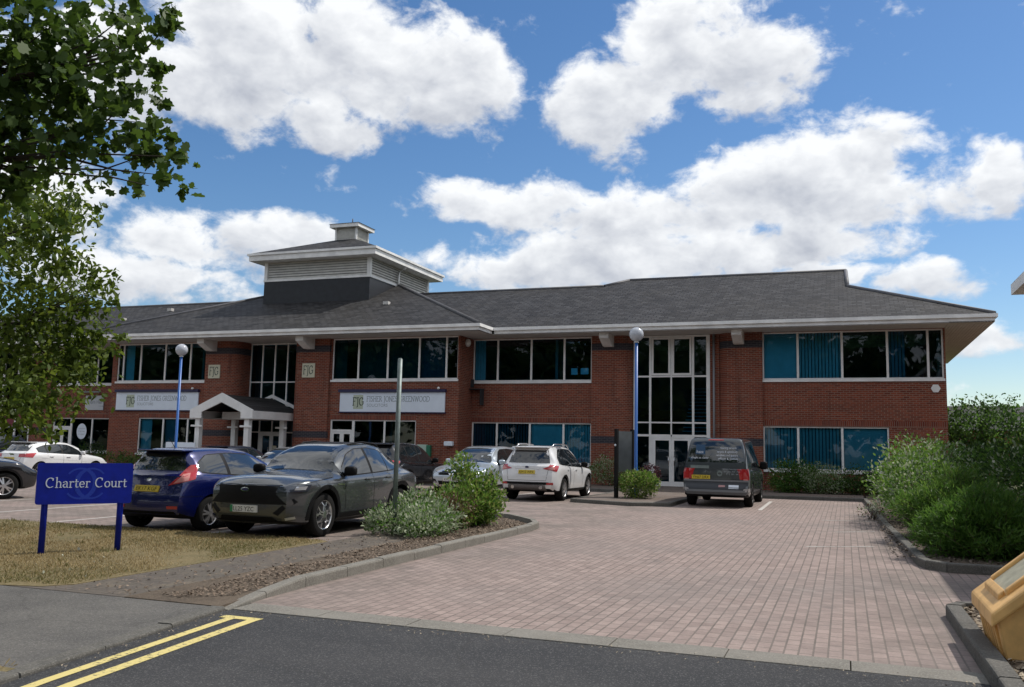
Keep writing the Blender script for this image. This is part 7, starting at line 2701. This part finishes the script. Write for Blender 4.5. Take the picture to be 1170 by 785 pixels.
tag(o, "scattered green tufts and weeds in the dry lawn", "grass", kind="stuff")
# white petals and litter-sized leaves lying on the lawn
P_ = np.array([(-2.15, -28.3, .06), (-3.0, -28.0, .06), (-2.62, -28.75, .06), (-1.9, -28.9, .06), (-3.2, -27.5, .06), (-1.35, -29.2, .06), (-2.4, -27.9, .06), (-1.9, -29.3, .06)])
o = leaves("fallen_leaves", P_, .05, LF['white'], None, 'round', 0.0, None, rng=rg)
tag(o, "few pale fallen leaves on the lawn in front of the blue sign", "leaves", kind="stuff")


def in_poly(p, poly):
    c_ = False
    for i in range(len(poly)):
        a, b = poly[i], poly[i - 1]
        if (a[1] > p[1]) != (b[1] > p[1]) and p[0] < (b[0] - a[0]) * (p[1] - a[1]) / (b[1] - a[1]) + a[0]:
            c_ = not c_
    return c_


isl = [(0.05, -29.8), (.55, -29.85), (.93, -29.5), (.93, -20.5), (.4, -19.4), (-.4, -18.5), (-.95, -18.9), (-.95, -20.3), (-.02, -20.4), (.02, -27.6)]
def chips(name, label, box, n, z, size, mats, test, seed):
    rg_ = np.random.default_rng(seed)
    P_ = scatter(box[0], box[1], n, rg_, test)
    P_[:, 2] = z + rg_.uniform(0, .02, len(P_))
    T = np.array([(-.5, -.17, 0), (.45, -.22, .04), (.52, .16, 0), (-.42, .2, .05)])
    an = rg_.uniform(0, 2 * math.pi, len(P_))
    s = size * rg_.uniform(.45, 1.4, len(P_))
    ca, sa = np.cos(an), np.sin(an)
    tilt = rg_.normal(size=(len(P_), 2)) * .30
    X = T[None, :, 0] * s[:, None]
    Y = T[None, :, 1] * s[:, None] * rg_.uniform(.7, 1.8, len(P_))[:, None]
    Z = T[None, :, 2] * s[:, None] + tilt[:, :1] * X + tilt[:, 1:] * Y
    V = np.stack([P_[:, 0:1] + X * ca[:, None] - Y * sa[:, None], P_[:, 1:2] + X * sa[:, None] + Y * ca[:, None], P_[:, 2:3] + Z + .006], 2).reshape(-1, 3)
    k_ = 4
    n_ = len(P_)
    me = bpy.data.meshes.new(name)
    me.vertices.add(n_ * k_)
    me.vertices.foreach_set('co', V.astype(np.float32).ravel())
    me.loops.add(n_ * k_)
    me.loops.foreach_set('vertex_index', np.arange(n_ * k_, dtype=np.int32))
    me.polygons.add(n_)
    me.polygons.foreach_set('loop_start', np.arange(0, n_ * k_, k_, dtype=np.int32))
    me.update(calc_edges=True)
    return tag(link_mesh(name, me, mats), label, "bark chips", kind="stuff")


M_CHIP = leaf_mat("bark_chip", (0.085, 0.062, 0.045), (0.26, 0.20, 0.15), .0, .9)
M_CHIPD = leaf_mat("dark_bark_chip", (0.045, 0.036, 0.030), (0.16, 0.13, 0.105), .0, .9)
M_STONE = leaf_mat("pale_chip", (0.18, 0.14, 0.10), (0.46, 0.39, 0.29), .0, .9)
chips("bark_chips", "brown bark chips on the kerbed island bed", ((-1, 1.0), (-29.9, -18.4)), 24000, .040, .028, M_CHIP, lambda p: in_poly(p, isl) and (p[0] > .22 + .12 * math.sin(p[1] * 2.1) or p[1] > -26.5), 81)
chips("bark_chips", "dark bark chips covering the large right bed", ((7.4, 14), (-23.1, -14)), 16000, .092, .04, M_CHIPD, lambda p: p[0] > 7.95 or p[1] > -22.6, 82)
chips("bark_chips", "pale stone and bark chips around the yellow grit bin", ((7.86, 11), (-31.5, -27.0)), 5200, .072, .05, M_STONE, None, 83)
# grit washed along the worn brick path
chips("loose_grit", "loose soil and bark scattered along the worn brick path", ((-1.0, .1), (-30, -23)), 700, .032, .03, M_CHIP, None, 84)
# grit gathered in the gutter of the road
rg_ = np.random.default_rng(91)
chips("gutter_grit", "pale grit and crumbs gathered along the footway kerb", ((1.2, 2.1), (-32.6, -30.0)), 420, .006, .014, M_STONE, lambda p: abs(p[0] - (1.33 + (-30.0 - p[1]) * .14)) < .10, 91)
chips("gutter_grit", "pale grit scattered along the flush threshold kerb", ((1.3, 7.6), (-30.25, -29.97)), 360, .006, .013, M_STONE, None, 92)
